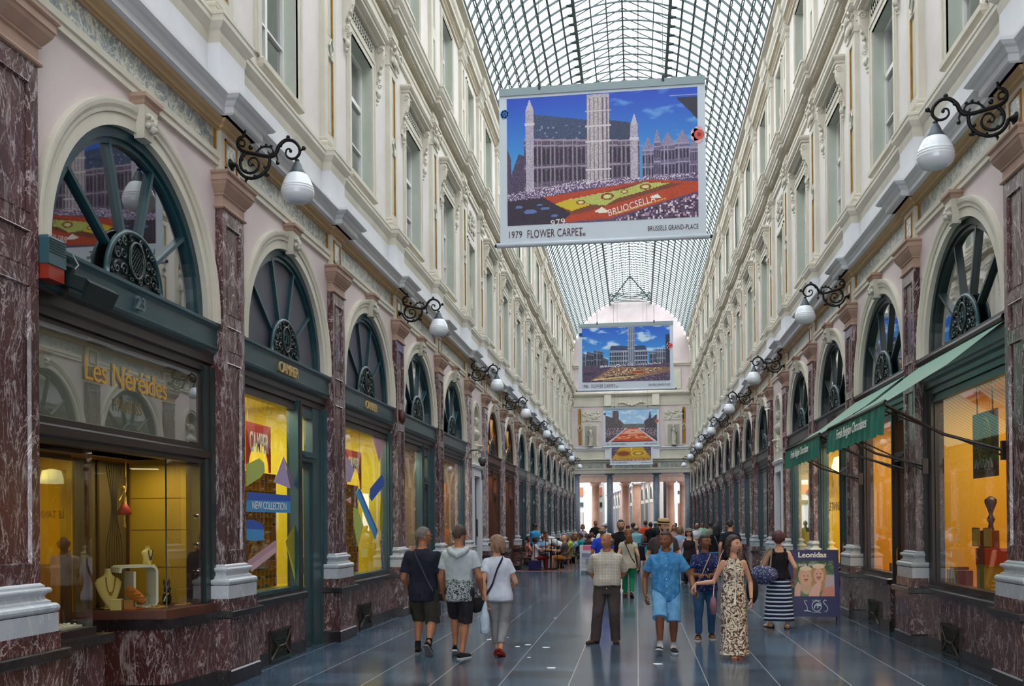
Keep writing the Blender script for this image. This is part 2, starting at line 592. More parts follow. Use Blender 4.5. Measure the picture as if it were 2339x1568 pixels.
# ------------------------------------------------------------------ ground-floor pilasters
def panel_shaft(b, z0, z1, xf, hw, panels, m, pm, pw, rec=.02, xb=-.1, n=0):
 """shaft whose front face carries sunk panels"""
 zs = [z0] + [v for p in panels for v in p] + [z1]
 b.add([(xb, -hw, z0), (xf, -hw, z0), (xf, -hw, z1), (xb, -hw, z1)], [(0, 1, 2, 3)], m)
 b.add([(xb, hw, z0), (xf, hw, z0), (xf, hw, z1), (xb, hw, z1)], [(3, 2, 1, 0)], m)
 for k in range(len(zs) - 1):
  a, c = zs[k], zs[k + 1]
  if k % 2 == 0:
   b.add([(xf, -hw, a), (xf, hw, a), (xf, hw, c), (xf, -hw, c)], [(0, 1, 2, 3)], m)
  else:
   for s_ in (-1, 1):
    ys = sorted((s_ * pw, s_ * hw))
    b.add([(xf, ys[0], a), (xf, ys[1], a), (xf, ys[1], c), (xf, ys[0], c)], [(0, 1, 2, 3)], m)
   e = .022
   o_ = [(xf, -pw, a), (xf, pw, a), (xf, pw, c), (xf, -pw, c)]
   i1 = [(xf + .006, -pw + e * .5, a + e * .5), (xf + .006, pw - e * .5, a + e * .5), (xf + .006, pw - e * .5, c - e * .5), (xf + .006, -pw + e * .5, c - e * .5)]
   i2 = [(xf - rec, -pw + e, a + e), (xf - rec, pw - e, a + e), (xf - rec, pw - e, c - e), (xf - rec, -pw + e, c - e)]
   vs = o_ + i1 + i2
   fs = [(j, (j + 1) % 4, (j + 1) % 4 + 4, j + 4) for j in range(4)] + [(j + 4, (j + 1) % 4 + 4, (j + 1) % 4 + 8, j + 8) for j in range(4)]
   b.add(vs, fs, m)
   b.add(i2, [(0, 1, 2, 3)], pm)
PIL = {}
def ground_pilaster(shaftm):
 e = empty('trim_20')
 struct(e)
 b = MB()
 b.stack([(.015, 0), (.015, .15), (.0, .165), (0, .715)], -.1, .195, -.39, .39, REDM, [BLACKM, BLACKM, None])
 b.stack([(.035, .715), (.045, .725), (.045, .785), (.03, .795)], -.1, .195, -.39, .39, BLACKM)
 b.stack([(.0, .795), (0, .92)], -.1, .18, -.385, .385, REDM)
 b.stack([(0, .92), (0, 1.06)], -.1, .17, -.375, .375, WHITEM)
 b.build('plinth', e)
 b = MB()
 tor = [(.07, 1.06)]
 for k in range(7):
  a = -PI / 2 + PI * k / 6
  tor.append((.06 + .038 * math.cos(a), 1.098 + .038 * math.sin(a)))
 tor += [(.052, 1.137), (.052, 1.150), (.028, 1.165), (.020, 1.185), (.03, 1.20), (.035, 1.207)]
 for k in range(7):
  a = -PI / 2 + PI * k / 6
  tor.append((.036 + .022 * math.cos(a), 1.230 + .022 * math.sin(a)))
 tor += [(.022, 1.253), (.022, 1.266), (.008, 1.275), (0, 1.285)]
 b.stack(tor, -.1, .085, -.28, .28, WHITEM)
 b.build('base_moulding', e)
 b = MB()
 panel_shaft(b, 1.285, 5.145, .085, .28, [(1.42, 3.48), (3.60, 3.88), (4.0, 4.98)], shaftm, shaftm, .19)
 b.build('shaft', e)
 b = MB()
 cap = [(0, 5.13), (.022, 5.135), (.028, 5.15), (.022, 5.165), (.004, 5.17), (.004, 5.265), (.02, 5.275), (.02, 5.29), (.03, 5.30), (.05, 5.33), (.075, 5.37), (.085, 5.40), (.085, 5.405), (.095, 5.41), (.095, 5.47), (.105, 5.475), (.116, 5.49), (.116, 5.508)]
 b.stack(cap, -.1, .085, -.28, .28, TERRA)
 b.build('capital', e)
 b = MB()
 b.stack([(0, 5.508), (0, 5.99)], -.1, .06, -.25, .25, CREAM)
 for (a0, a1, c0, c1) in ((-.16, .16, 5.60, 5.625), (-.16, .16, 5.905, 5.93), (-.16, -.135, 5.60, 5.93), (.135, .16, 5.60, 5.93)):
  b.box(.06, .075, a0, a1, c0, c1, GOLD)
 b.box(.06, .065, -.135, .135, 5.625, 5.905, FRIEZE)
 # gilt frame ends of the frieze marble either side
 for s_ in (-1, 1):
  b.box(.0, .02, s_ * .30 - .012, s_ * .30 + .012, 5.74, 5.985, GOLD)
 b.build('frieze_block', e)
 b = MB()
 b.stack([(0, 5.985), (.02, 6.0), (.035, 6.0), (.04, 6.035), (.075, 6.05), (.09, 6.085), (.13, 6.085)], -.1, .06, -.25, .25, OCHRE)
 b.stack([(.13, 6.085), (.15, 6.10), (.15, 6.165), (.17, 6.175), (.195, 6.21), (.235, 6.225), (.265, 6.255), (.265, 6.29), (.24, 6.30), (.02, 6.34)], -.1, .12, -.25, .25, WHITE)
 b.build('cornice_break', e)
 b = MB()
 b.stack([(.0, 6.30), (0, 6.92)], -.12, .085, -.33, .33, WHITE)
 b.stack([(0, 6.90), (.015, 6.97), (.015, 7.03), (.04, 7.05), (.08, 7.10), (.08, 7.16), (.09, 7.165), (.09, 7.205), (.06, 7.22), (.0, 7.235)], -.12, .085, -.33, .33, CREAM)
 b.build('pedestal', e)
 return e
def upper_pilaster():
 e = empty('trim_21')
 struct(e)
 b = MB()
 b.stack([(.05, 7.21), (.05, 7.30), (.06, 7.31), (.065, 7.335), (.05, 7.355), (.02, 7.37), (.03, 7.40), (.03, 7.42), (0, 7.44)], -.12, -.015, -.27, .27, CREAM)
 b.build('base', e)
 b = MB()
 panel_shaft(b, 7.43, 10.30, -.015, .27, [(7.55, 8.72), (9.02, 10.15)], CREAM, REVEAL, .14, .025)
 for (z0, z1) in ((7.55, 8.72), (9.02, 10.15)):
  for s_ in (-1, 1):
   b.box(-.038, -.012, s_ * .115 - .012, s_ * .115 + .012, z0 + .02, z1 - .02, GOLD)
 dm = [(-.012, 0, 8.74), (-.012, .10, 8.87), (-.012, 0, 9.0), (-.012, -.10, 8.87)]
 b.poly(dm, .012, GREEND)
 d2 = [(0, y * 1.0, 8.87 + (z - 8.87) * 1.0) for (_, y, z) in dm]
 for k in range(4):
  b.tube([d2[k], d2[(k + 1) % 4]], .014, CREAM, 5)
 b.build('shaft', e)
 b = MB()
 b.stack([(0, 10.28), (.02, 10.29), (.02, 10.32), (0, 10.33), (.0, 10.66), (.03, 10.68), (.07, 10.72), (.07, 10.745), (.09, 10.75), (.09, 10.80)], -.12, -.015, -.27, .27, CREAM)
 for s_ in (-1, 1):     # volutes and leaves
  b.tube([(.04 + .05 * math.cos(a / 3) * (1 - a / 22), s_ * (.20 + .085 * math.cos(a) * (1 - a / 14)), 10.58 + .085 * math.sin(a) * (1 - a / 14)) for a in [k * .6 for k in range(16)]], .022, CREAM, 6)
  b.ball((.04, s_ * .10, 10.42), .055, CREAM, 7, (.6, 1, 1.5))
  b.ball((.03, s_ * .23, 10.40), .045, CREAM, 7, (.6, 1, 1.5))
 b.ball((.06, 0, 10.60), .06, CREAM, 8, (.7, 1, 1.3))
 b.ball((.04, 0, 10.42), .06, CREAM, 8, (.6, 1, 1.6))
 b.build('capital', e)
 b = MB()
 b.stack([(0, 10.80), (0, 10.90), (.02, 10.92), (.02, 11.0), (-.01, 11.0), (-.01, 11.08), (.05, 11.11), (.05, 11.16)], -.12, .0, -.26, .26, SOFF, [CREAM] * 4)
 b.stack([(.10, 11.16), (.12, 11.17), (.12, 11.25), (.15, 11.27), (.15, 11.31), (.21, 11.38), (.225, 11.46), (.245, 11.47), (.245, 11.52), (.21, 11.53), (-.03, 11.60), (-.03, 11.74)], -.12, .06, -.27, .27, CREAM)
 b.build('cornice_break', e)
 return e
def attic_pilaster():
 e = empty('trim_22')
 struct(e)
 b = MB()
 b.stack([(.04, 11.70), (.04, 11.78), (.03, 11.82), (0, 11.86)], -.12, -.015, -.27, .27, CREAM)
 b.build('base', e)
 b = MB()
 panel_shaft(b, 11.86, 14.02, -.015, .27, [(11.98, 12.80), (13.06, 13.88)], CREAM, GREEND, .10, .03)
 b.build('shaft', e)
 b = MB()
 b.stack([(0, 14.0), (.025, 14.01), (.025, 14.04), (0, 14.05), (0, 14.13), (.03, 14.16), (.06, 14.20), (.06, 14.26), (.01, 14.28), (.01, 14.32), (.05, 14.36), (.05, 14.40), (.08, 14.42), (.10, 14.46)], -.12, -.015, -.27, .27, CREAM)
 b.stack([(.12, 14.46), (.13, 14.56), (.18, 14.62), (.20, 14.70), (.20, 14.75), (.16, 14.77), (.03, 14.80), (.03, 15.08)], -.12, .0, -.27, .27, CREAM)
 b.build('capital', e)
 return e
gpil = [ground_pilaster(REDP_), ground_pilaster(GREYM)]
gpil[1].name = 'trim_23'
upil, apil = upper_pilaster(), attic_pilaster()
used = set()
def put(proto, side, y, z=0.):
 if proto.name in used:
  o = copy_tree(proto)
 else:
  o = proto
  used.add(proto.name)
 x, yy, _ = W2(side, 0, y)
 place(o, (x, yy, z), 0. if side == 'left' else PI)
 return o
for side, wx, rz in SIDES:
 for i, y in enumerate(PY):
  put(gpil[0 if (i < 6 or side == 'right') else 1], side, y)
  put(upil, side, y)
  put(apil, side, y)
# ------------------------------------------------------------------ windows
WN = [0]
def scroll(cy, cz, r, turns, x, a0=0., sg=1, tail=None, n=18):
 pts = []
 for k in range(n + 1):
  f = k / n
  a = a0 + sg * turns * 2 * PI * f
  rr = r * (1 - .82 * f)
  pts.append((x, cy + rr * math.cos(a), cz + rr * math.sin(a)))
 return ([tail] if tail else []) + pts
def medallion(number=None):
 b = MB()
 n = 20
 rim = [(.0, .46 * math.cos(PI * k / n), .46 * math.sin(PI * k / n)) for k in range(n + 1)]
 b.poly([(-.03, y, z) for _, y, z in rim], .025, GREEND)
 b.tube([(.0, .475 * math.cos(PI * k / n), .475 * math.sin(PI * k / n)) for k in range(n + 1)], .028, GREEN, 8)
 oc = (0, 0, .25)
 b.tube([(.02, .125 * math.cos(2 * PI * k / 18), .23 + .165 * math.sin(2 * PI * k / 18)) for k in range(19)], .016, GREEND, 6, caps=False)
 if number:
  tb = text_mb(number, .17, GREEN, .03)
  tb.xf(Matrix(((0, 0, 1, .015), (1, 0, 0, 0), (0, 1, 0, .23), (0, 0, 0, 1))))
  b.add(tb.v, tb.f, GREEN)
 else:
  for k in range(-4, 5):
   for s_ in (-1, 1):
    pts = []
    for j in range(13):
     yy = -.11 + .22 * j / 12
     zz = .23 + s_ * (yy * 1.3) + k * .05
     if (yy / .115) ** 2 + ((zz - .23) / .155) ** 2 < 1:
      pts.append((.012, yy, zz))
    if len(pts) > 1:
     b.tube(pts, .006, GREEND, 4)
 for s_ in (-1, 1):
  for (cy, cz, r, tr, a0, sg) in ((.20, .10, .065, 1.3, 0, 1), (.33, .09, .06, 1.3, 2, -1), (.22, .25, .055, 1.2, 3, 1), (.31, .22, .05, 1.2, 1, -1), (.20, .37, .05, 1.2, 4, 1), (.09, .42, .035, 1.2, 5, -1), (.08, .05, .04, 1.2, 1, 1), (.40, .06, .03, 1.1, 2, 1), (.28, .32, .03, 1.1, 0, 1)):
   pts = [(p[0], s_ * p[1], p[2]) for p in scroll(cy, cz, r, tr, .012, a0, sg, n=12)]
   b.tube(pts, [.014 - .006 * j / len(pts) for j in range(len(pts))], GREEND, 5)
 return b
def arch_window(number=None, pane=None, frame=None, board=False):
 WN[0] += 1
 e = struct(empty('window_%d' % WN[0]))
 fr = frame or GREEN
 b = MB()
 n = 30
 # stepped ring frame
 for (r0, r1, x0, x1) in ((1.27, 1.36, -.13, -.03), (1.22, 1.30, -.13, -.06)):
  vs, fs = [], []
  for k in range(n + 1):
   a = PI * k / n
   for (r, x) in ((r0, x0), (r0, x1), (r1, x1), (r1, x0)):
    vs.append((x, r * math.cos(a), ZS + r * math.sin(a)))
  for k in range(n):
   for j in range(4):
    fs.append((k * 4 + j, k * 4 + (j + 1) % 4, k * 4 + 4 + (j + 1) % 4, k * 4 + 4 + j))
  b.add(vs, fs, fr)
 for k in range(1, 5):
  a = PI * k / 5
  d = Vector((0, math.cos(a), math.sin(a)))
  p = Vector((0, -math.sin(a), math.cos(a)))
  hw = .019
  c0, c1 = d * .48, d * 1.25
  q = []
  for cc in (c0, c1):
   for s_ in (-1, 1):
    q.append(cc + p * hw * s_)
  vs = []
  for x in (-.13, -.055):
   vs += [(x, v.y, ZS + v.z) for v in q]
  b.add(vs, [(0, 1, 3, 2), (4, 6, 7, 5), (0, 2, 6, 4), (1, 5, 7, 3), (0, 4, 5, 1), (2, 3, 7, 6)], fr)
 fo = b.build('frame', e)
 b = MB()
 pts = [(-.10, 1.3 * math.cos(PI * k / n), ZS + 1.3 * math.sin(PI * k / n)) for k in range(n + 1)]
 b.add(pts, [tuple(range(n + 1))], pane or WING)
 b.build('pane', fo)
 b = medallion(number)
 b.v = [(x - .04, y, z + ZS - .01) for x, y, z in b.v]
 b.build('medallion', e)
 # moulded stone arch ring and carved keystone
 b = MB()
 prof = [(1.36, 0), (1.36, .03), (1.47, .03), (1.47, .045), (1.50, .05), (1.53, .065), (1.56, .07), (1.585, .07), (1.585, 0)]
 n = 36
 vs, fs = [], []
 m_ = len(prof)
 path = [(-1, None)] + [(PI * k / n, 0) for k in range(n + 1)] + [(PI + 1, None)]
 for idx, (a, _) in enumerate(path):
  for r, x in prof:
   if _ is None:
    s_ = 1 if a < 0 else -1
    vs.append((x, s_ * r, 3.87))
   else:
    vs.append((x, r * math.cos(a), ZS + r * math.sin(a)))
 for k in range(len(path) - 1):
  for j in range(m_ - 1):
   fs.append((k * m_ + j, k * m_ + j + 1, (k + 1) * m_ + j + 1, (k + 1) * m_ + j))
 b.add(vs, fs, CREAM, False)
 b.build('arch_moulding', e)
 b = MB()
 b.add([(0, -.07, 5.22), (.10, -.07, 5.22), (.10, .07, 5.22), (0, .07, 5.22), (0, -.13, 5.52), (.13, -.13, 5.52), (.13, .13, 5.52), (0, .13, 5.52)],
    [(0, 3, 2, 1), (4, 5, 6, 7), (0, 1, 5, 4), (1, 2, 6, 5), (2, 3, 7, 6)], CREAM)
 b.stack([(.0, 5.50), (.01, 5.52), (.01, 5.54), (.035, 5.56), (.035, 5.595)], 0, .13, -.13, .13, TERRA)
 # lion mask
 b.ball((.12, 0, 5.37), .072, STATUE, 10, (.7, .9, 1.15))
 b.ball((.165, 0, 5.355), .03, STATUE, 8, (.9, .8, 1.1))
 b.ball((.15, 0, 5.31), .038, STATUE, 8)
 for s_ in (-1, 1):
  b.ball((.15, s_ * .035, 5.39), .022, STATUE, 7)
  b.ball((.135, s_ * .066, 5.41), .028, STATUE, 7)
  b.ball((.13, s_ * .06, 5.33), .03, STATUE, 7)
 b.build('keystone', e)
 return e
def sash_window(upper=True):
 """first-floor window with its hood on consoles, or the plainer attic one"""
 WN[0] += 1
 e = struct(empty('window_%d' % WN[0]))
 z0, z1, hw = (7.50, 9.77, .64) if upper else (11.95, 14.05, .63)
 x = -.10
 b = MB()
 fw = .055
 xi = x - .20
 for (a0, a1, c0, c1) in ((-hw, -hw + fw, z0, z1), (hw - fw, hw, z0, z1), (-hw, hw, z1 - fw, z1), (-hw, hw, z0, z0 + .09), (-.035, .035, z0, z1), (-hw, hw, z0 + 1.45, z0 + 1.53), (-hw, hw, z0 + .70, z0 + .73)):
  b.box(xi - .03, xi + .03, a0, a1, c0, c1, mat('white_joinery', '#e8e8e6', .5))
 fo = b.build('casement', e)
 b = MB()
 b.add([(xi - .01, -hw, z0), (xi - .01, hw, z0), (xi - .01, hw, z1), (xi - .01, -hw, z1)], [(0, 1, 2, 3)], WING)
 b.build('pane', fo)
 b = MB()
 sw = .20 if upper else .15
 for (o_, x1) in ((sw, .03), (sw - .05, .045), (.06, .025)):
  t_ = .05 if o_ > .1 else .06
  if o_ == sw:
   t_ = sw
  for (a0, a1, c0, c1) in ((-hw - o_, -hw - o_ + t_, z0, z1 + o_), (hw + o_ - t_, hw + o_, z0, z1 + o_), (-hw - o_ + t_, hw + o_ - t_, z1 + o_ - t_, z1 + o_)):
   b.box(x, x + x1, a0, a1, c0, c1, CREAM)
 b.build('surround', e)
 b = MB()
 b.stack([(0, z0 - .13), (.03, z0 - .10), (.03, z0 - .03), (0, z0)], x - .2, x + .06, -hw - .06, hw + .06, CREAM)
 b.build('sill', e)
 if upper:
  b = MB()
  b.stack([(0, 9.99), (0, 10.24)], x, x + .02, -.82, .82, CREAM)
  b.stack([(.0, 10.24), (.02, 10.26), (.02, 10.29), (.10, 10.31), (.10, 10.36), (.12, 10.37), (.15, 10.41), (.15, 10.45), (.12, 10.465), (.0, 10.49)], x, x + .08, -.86, .86, CREAM)
  # pierced ornament under the hood
  for k in range(-6, 7):
   b.tube([(x + .03, k * .10 - .035, 10.03), (x + .035, k * .10, 10.12), (x + .03, k * .10 + .035, 10.20)], .012, GREEND, 5)
   b.tube([(x + .03, k * .10 + .035, 10.03), (x + .035, k * .10, 10.12), (x + .03, k * .10 - .035, 10.20)], .012, CREAM, 5)
  b.build('hood', e)
  for s_ in (-1, 1):
   b = MB()
   y = s_ * .93
   side = []
   for k in range(19):
    f = k / 18
    z = 10.27 - .80 * f
    xx = .03 + .13 * (1 - f) ** 1.2 + .035 * math.sin(f * 2 * PI * 1.0)
    side.append((x + max(.03, xx), z))
   prof = [(x, 10.27)] + side + [(x, 9.47)]
   b.run(prof, y - .075, y + .075, CREAM)
   for yy in (y - .08, y + .08):
    b.tube([(x + .115 + rr * math.cos(a), yy, 10.17 + rr * math.sin(a)) for a, rr in [(k * .55, .065 * (1 - k / 18)) for k in range(15)]], .014, CREAM, 5)
    b.tube([(x + .06 + rr * math.cos(a), yy, 9.60 + rr * math.sin(a)) for a, rr in [(k * .55, .04 * (1 - k / 18)) for k in range(13)]], .011, CREAM, 5)
   b.ball((x + .06, y, 9.42), .06, CREAM, 8, (.7, 1, 1.2))
   b.ball((x + .04, y, 9.32), .035, CREAM, 7)
   b.ball((x + .03, y, 9.24), .02, CREAM, 6)
   for k in range(4):
    b.ball((x + .13 - .02 * k, y, 10.05 - .12 * k), .045, CREAM, 7, (.7, 1.1, .9))
   b.build('console', e)
 return e
aw_plain = arch_window()
aw_num = arch_window('21', BLUEGREY)
aw_board = arch_window('19', BLUEGREY)
CHAR = mat('charcoal_green_paint', '#1c2a2c', .36)
aw_r = arch_window('24', frame=CHAR)
aw_p2 = arch_window(frame=CHAR)
YELLIT = mat('yellow_wall', '#d8a024', .8)
aw_yel = arch_window(None, SHOPG, BROWNF)
sw1, sw2 = sash_window(True), sash_window(False)
def numbered(o):
 WN[0] += 1
 o.name = 'window_%d' % WN[0]
for side, wx, rz in SIDES:
 for i, ya, yb, yc, nic in BAYS:
  if nic:
   continue
  if side == 'left':
   a = {1: aw_plain, 2: aw_num, 3: aw_board, 7: aw_yel, 8: aw_yel}.get(i, aw_plain)
  else:
   a = {2: aw_r}.get(i, aw_p2)
  for pr in (a, sw1, sw2):
   fresh = pr.name in used
   o = put(pr, side, yc)
   if fresh:
    numbered(o)
# ------------------------------------------------------------------ dark rooms behind the upper floors and arched heads
for side, wx, rz in SIDES:
 b = MB()
 lit = (7, 8) if side == 'left' else ()
 for i, ya, yb, yc, nic in BAYS:
  if nic:
   continue
  m = YELLIT if i in lit else DARKR
  for (z0, z1, xx, d) in ((3.60, 5.5, -.16, 1.0), (7.3, 10.2, -.36, 1.2), (11.7, 14.3, -.36, 1.2)):
   hw = 1.5 if z0 < 5 else .8
   mm = m if z0 < 5 else DARKR
   vs = [(xx, yc - hw, z0), (xx - d, yc - hw, z0), (xx - d, yc + hw, z0), (xx, yc + hw, z0), (xx, yc - hw, z1), (xx - d, yc - hw, z1), (xx - d, yc + hw, z1), (xx, yc + hw, z1)]
   b.add(vs, [(0, 3, 2, 1), (4, 5, 6, 7), (0, 1, 5, 4), (1, 2, 6, 5), (2, 3, 7, 6)], mm)
 o = struct(b.build('wall_rooms_' + side))
 if side == 'right':
  o.data.transform(Matrix(((-1, 0, 0, 0), (0, 1, 0, 0), (0, 0, 1, 0), (0, 0, 0, 1))))
  o.data.flip_normals()
 o.location = (wx, 0, 0)
for i in (7, 8):
 yc = BAYS[i][3]
 area_light('lamp_in_arch', (LX - .5, yc, 5.35), .5, 60, (1, .75, .35))
# ------------------------------------------------------------------ glass vault
RV, HS, ZV = 4.28, 3.97, 13.52       # radius, half span, centre height
RXC = CX
A0 = math.acos(HS / RV)
LW = 1.47                             # half width of the raised ridge light
def vpt(a, r=RV):
 return (RXC + r * math.cos(a), ZV + r * math.sin(a))
AL = math.acos(LW / RV)
NP_ = 12
NS = 9
segs = [A0 + (AL - A0) * k / NS for k in range(NS + 1)]
RS = .56
YA, YB = -4., 69.45
ribs = MB()
y = YA
k = 0
while y < YB:
 for sgn in (1, -1):
  pts = [(RXC + sgn * (vpt(a)[0] - RXC), y, vpt(a)[1]) for a in segs]
  q = [Vector(p) for p in pts]
  vs, fs = [], []
  for j, p in enumerate(pts):
   a = segs[j]
   nx, nz = sgn * math.cos(a), math.sin(a)
   for (dy, dr) in ((-.016, -.035), (.016, -.035), (.016, .03), (-.016, .03)):
    vs.append((p[0] + nx * dr, y + dy, p[2] + nz * dr))
  for j in range(len(pts) - 1):
   for c in range(4):
    fs.append((j * 4 + c, j * 4 + (c + 1) % 4, j * 4 + 4 + (c + 1) % 4, j * 4 + 4 + c))
  ribs.add(vs, fs, STEEL)
 # arch tie and rafters of the ridge light
 mid = [PI / 2 + (AL - PI / 2) * (1 - j / 4) * (-1) for j in range(9)]
 arc = [(RXC + RV * math.cos(AL + (PI - 2 * AL) * j / 8), y, ZV + RV * math.sin(AL + (PI - 2 * AL) * j / 8)) for j in range(9)]
 vs, fs = [], []
 for p in arc:
  for (dy, dz) in ((-.016, -.03), (.016, -.03), (.016, .015), (-.016, .015)):
   vs.append((p[0], y + dy, p[2] + dz))
 for j in range(8):
  for c in range(4):
   fs.append((j * 4 + c, j * 4 + (c + 1) % 4, j * 4 + 4 + (c + 1) % 4, j * 4 + 4 + c))
 ribs.add(vs, fs, STEEL)
 zb = ZV + math.sqrt(RV ** 2 - LW ** 2)
 for sgn in (1, -1):
  ribs.tube([(RXC + sgn * LW, y, zb + .18), (RXC, y, zb + .95)], .022, STEEL, 4, caps=False)
 y += RS
struct(ribs.build('trim_30'))
pur = MB()
zb = ZV + math.sqrt(RV ** 2 - LW ** 2)
for sgn in (1, -1):
 for j, a in enumerate(segs):
  x, z = vpt(a)
  x = RXC + sgn * (x - RXC)
  w = .026 if 0 < j < NS else .06
  nx, nz = sgn * math.cos(a), math.sin(a)
  for dr in ((-.045, .04) if 0 < j < NS else (0,)):
   cx_, cz_ = x + nx * dr, z + nz * dr
   pur.box(cx_ - w * .7, cx_ + w * .7, YA, YB, cz_ - w * .7, cz_ + w * .7, STEEL)
  # clips where bars cross
  if 0 < j < NS and j % 1 == 0:
   yy = 9.
   while yy < 40:
    pur.box(x - .02, x + .02, yy - .025, yy + .025, z - .045, z + .045, STEEL)
    yy += RS
 # beam of the ridge light with its open upstand
 x = RXC + sgn * LW
 pur.box(x - .05, x + .05, YA, YB, zb - .10, zb + .02, STEEL)
 pur.box(x - .035, x + .035, YA, YB, zb + .16, zb + .22, STEEL)
 yy = YA
 while yy < YB:
  pur.tube([(x, yy, zb), (x, yy, zb + .18)], .012, STEEL, 4)
  if yy < 40:
   pur.box(x + sgn * .03, x + sgn * .20, yy - .10, yy + .05, zb - .09, zb - .075, STEEL)
  yy += RS
 for f in (.33, .66):
  xx = RXC + sgn * LW * (1 - f)
  pur.box(xx - .013, xx + .013, YA, YB, zb + .18 + .77 * f - .013, zb + .18 + .77 * f + .013, STEEL)
  a = math.acos(LW * (1 - f) / RV)
  pur.box(xx - .013, xx + .013, YA, YB, ZV + RV * math.sin(a) - .03, ZV + RV * math.sin(a), STEEL)
pur.box(RXC - .025, RXC + .025, YA, YB, zb + .92, zb + .98, STEEL)
pur.box(RXC - .02, RXC + .02, YA, YB, ZV + RV - .03, ZV + RV + .01, STEEL)
struct(pur.build('trim_31'))
g = MB()
for sgn in (1, -1):
 vs, fs = [], []
 for a in segs:
  x, z = vpt(a, RV + .035)
  x = RXC + sgn * (x - RXC)
  vs += [(x, YA, z), (x, YB, z)]
 fs = [(2 * j, 2 * j + 1, 2 * j + 3, 2 * j + 2) for j in range(NS)]
 g.add(vs, fs, ROOFG, True)
 g.add([(RXC + sgn * LW, YA, zb + .2), (RXC + sgn * LW, YB, zb + .2), (RXC, YB, zb + .97), (RXC, YA, zb + .97)], [(0, 1, 2, 3)], ROOFG)
# hipped end of the ridge light
g.add([(RXC - LW, YB - .05, zb + .2), (RXC + LW, YB - .05, zb + .2), (RXC, YB - 4.2, zb + .97)], [(0, 1, 2)], ROOFG)
struct(g.build('ceiling'))
h = MB()
for sgn in (1, -1):
 h.tube([(RXC + sgn * LW, YB - .1, zb + .15), (RXC, YB - 4.2, zb + .93)], .06, STEEL, 5)
for k in range(8):
 f = k / 8
 h.tube([(RXC - LW * (1 - f * .0), YB - .1 - k * .42, zb + .05), (RXC + LW, YB - .1 - k * .42, zb + .05)], .03, STEEL, 4)
struct(h.build('trim_32'))
# eaves walls closing wall tops to the vault springing
for side, wx, rz in SIDES:
 sx = -1 if side == 'left' else 1
 e = MB()
 xa, xb = sorted((wx + (-sx) * -.06, RXC + sx * HS))
 e.box(xa - .02, xb + .02, YA, Y1W, 14.98, 15.10, CREAM)
 struct(e.build('trim_%d' % (33 if side == 'left' else 34)))
# ------------------------------------------------------------------ end wall over the columned passage
YE = 69.3
EW = MB()
n = 40
zt = 11.30
# pink tympanum with the vault outline
pts = [(RXC + 4.02 * math.cos(A0 + (PI - 2 * A0) * k / n) * RV / RV, YE, ZV + (RV) * math.sin(A0 + (PI - 2 * A0) * k / n)) for k in range(n + 1)]
pts = [(RXC + RV * math.cos(A0 + (PI - 2 * A0) * k / n), YE, ZV + RV * math.sin(A0 + (PI - 2 * A0) * k / n)) for k in range(n + 1)]
poly = [(LX - .1, YE, 13.4), (RX + .1, YE, 13.4)] + pts
EW.add(poly, [tuple(range(len(poly)))], PINK)
EW.add([(LX - .3, YE, 5.5), (RX + .3, YE, 5.5), (RX + .3, YE, 13.4), (LX - .3, YE, 13.4)], [(0, 1, 2, 3)], PINK)
struct(EW.build('wall_end'))
def xrun(b, prof, x0, x1, m):
 """profile [(out, z)] swept along x, out = towards the camera"""
 n = len(prof)
 vs = [(x0, YE - o, z) for o, z in prof] + [(x1, YE - o, z) for o, z in prof]
 fs = [(i, i + n, (i + 1) % n + n, (i + 1) % n) for i in range(n)] + [tuple(range(n)), tuple(range(n, 2 * n))[::-1]]
 b.add(vs, fs, m)
b = MB()
x0, x1 = LX + .0, RX - .0
xrun(b, [(0, 5.30), (.25, 5.30), (.25, 5.55), (.28, 5.57), (.28, 5.62), (.2, 5.64), (0, 5.64)], x0, x1, CREAM)
xrun(b, [(0, 5.64), (.2, 5.64), (.2, 6.05), (0, 6.05)], x0, x1, CREAM)
for (a, c, m) in ((x0 + .6, -2.35, FRIEZE), (-2.15, -1.75, REDM), (-1.5, .95, FRIEZE), (1.15, 1.5, REDM), (1.75, x1 - .5, FRIEZE)):
 b.box(a, c, YE - .22, YE - .19, 5.70, 5.99, m)
xrun(b, [(0, 6.05), (.22, 6.05), (.3, 6.12), (.3, 6.2), (.42, 6.28), (.42, 6.34), (.36, 6.36), (.05, 6.40), (.05, 7.0), (0, 7.0)], x0, x1, CREAM)
xrun(b, [(0, 6.98), (.12, 6.98), (.12, 7.08), (.2, 7.12), (.2, 7.2), (.1, 7.22), (0, 7.22)], x0, x1, WHITE)
xrun(b, [(0, 10.15), (.06, 10.15), (.1, 10.45), (.1, 10.5), (.12, 10.8), (.3, 10.9), (.42, 11.0), (.42, 11.1), (.1, 11.2), (0, 11.2)], x0, x1, CREAM)
for xx in (-2.0, 1.4):
 b.box(xx - .25, xx + .25, YE - .35, YE, 10.15, 11.05, CREAM)
 b.box(xx - .22, xx + .22, YE - .14, YE, 7.2, 10.15, CREAM)
 b.box(xx - .25, xx + .25, YE - .14, YE, 6.4, 7.0, WHITE)
xrun(b, [(0, 12.95), (.1, 12.95), (.15, 13.05), (.25, 13.1), (.25, 13.2), (.05, 13.25), (0, 13.25)], x0, x1, CREAM)
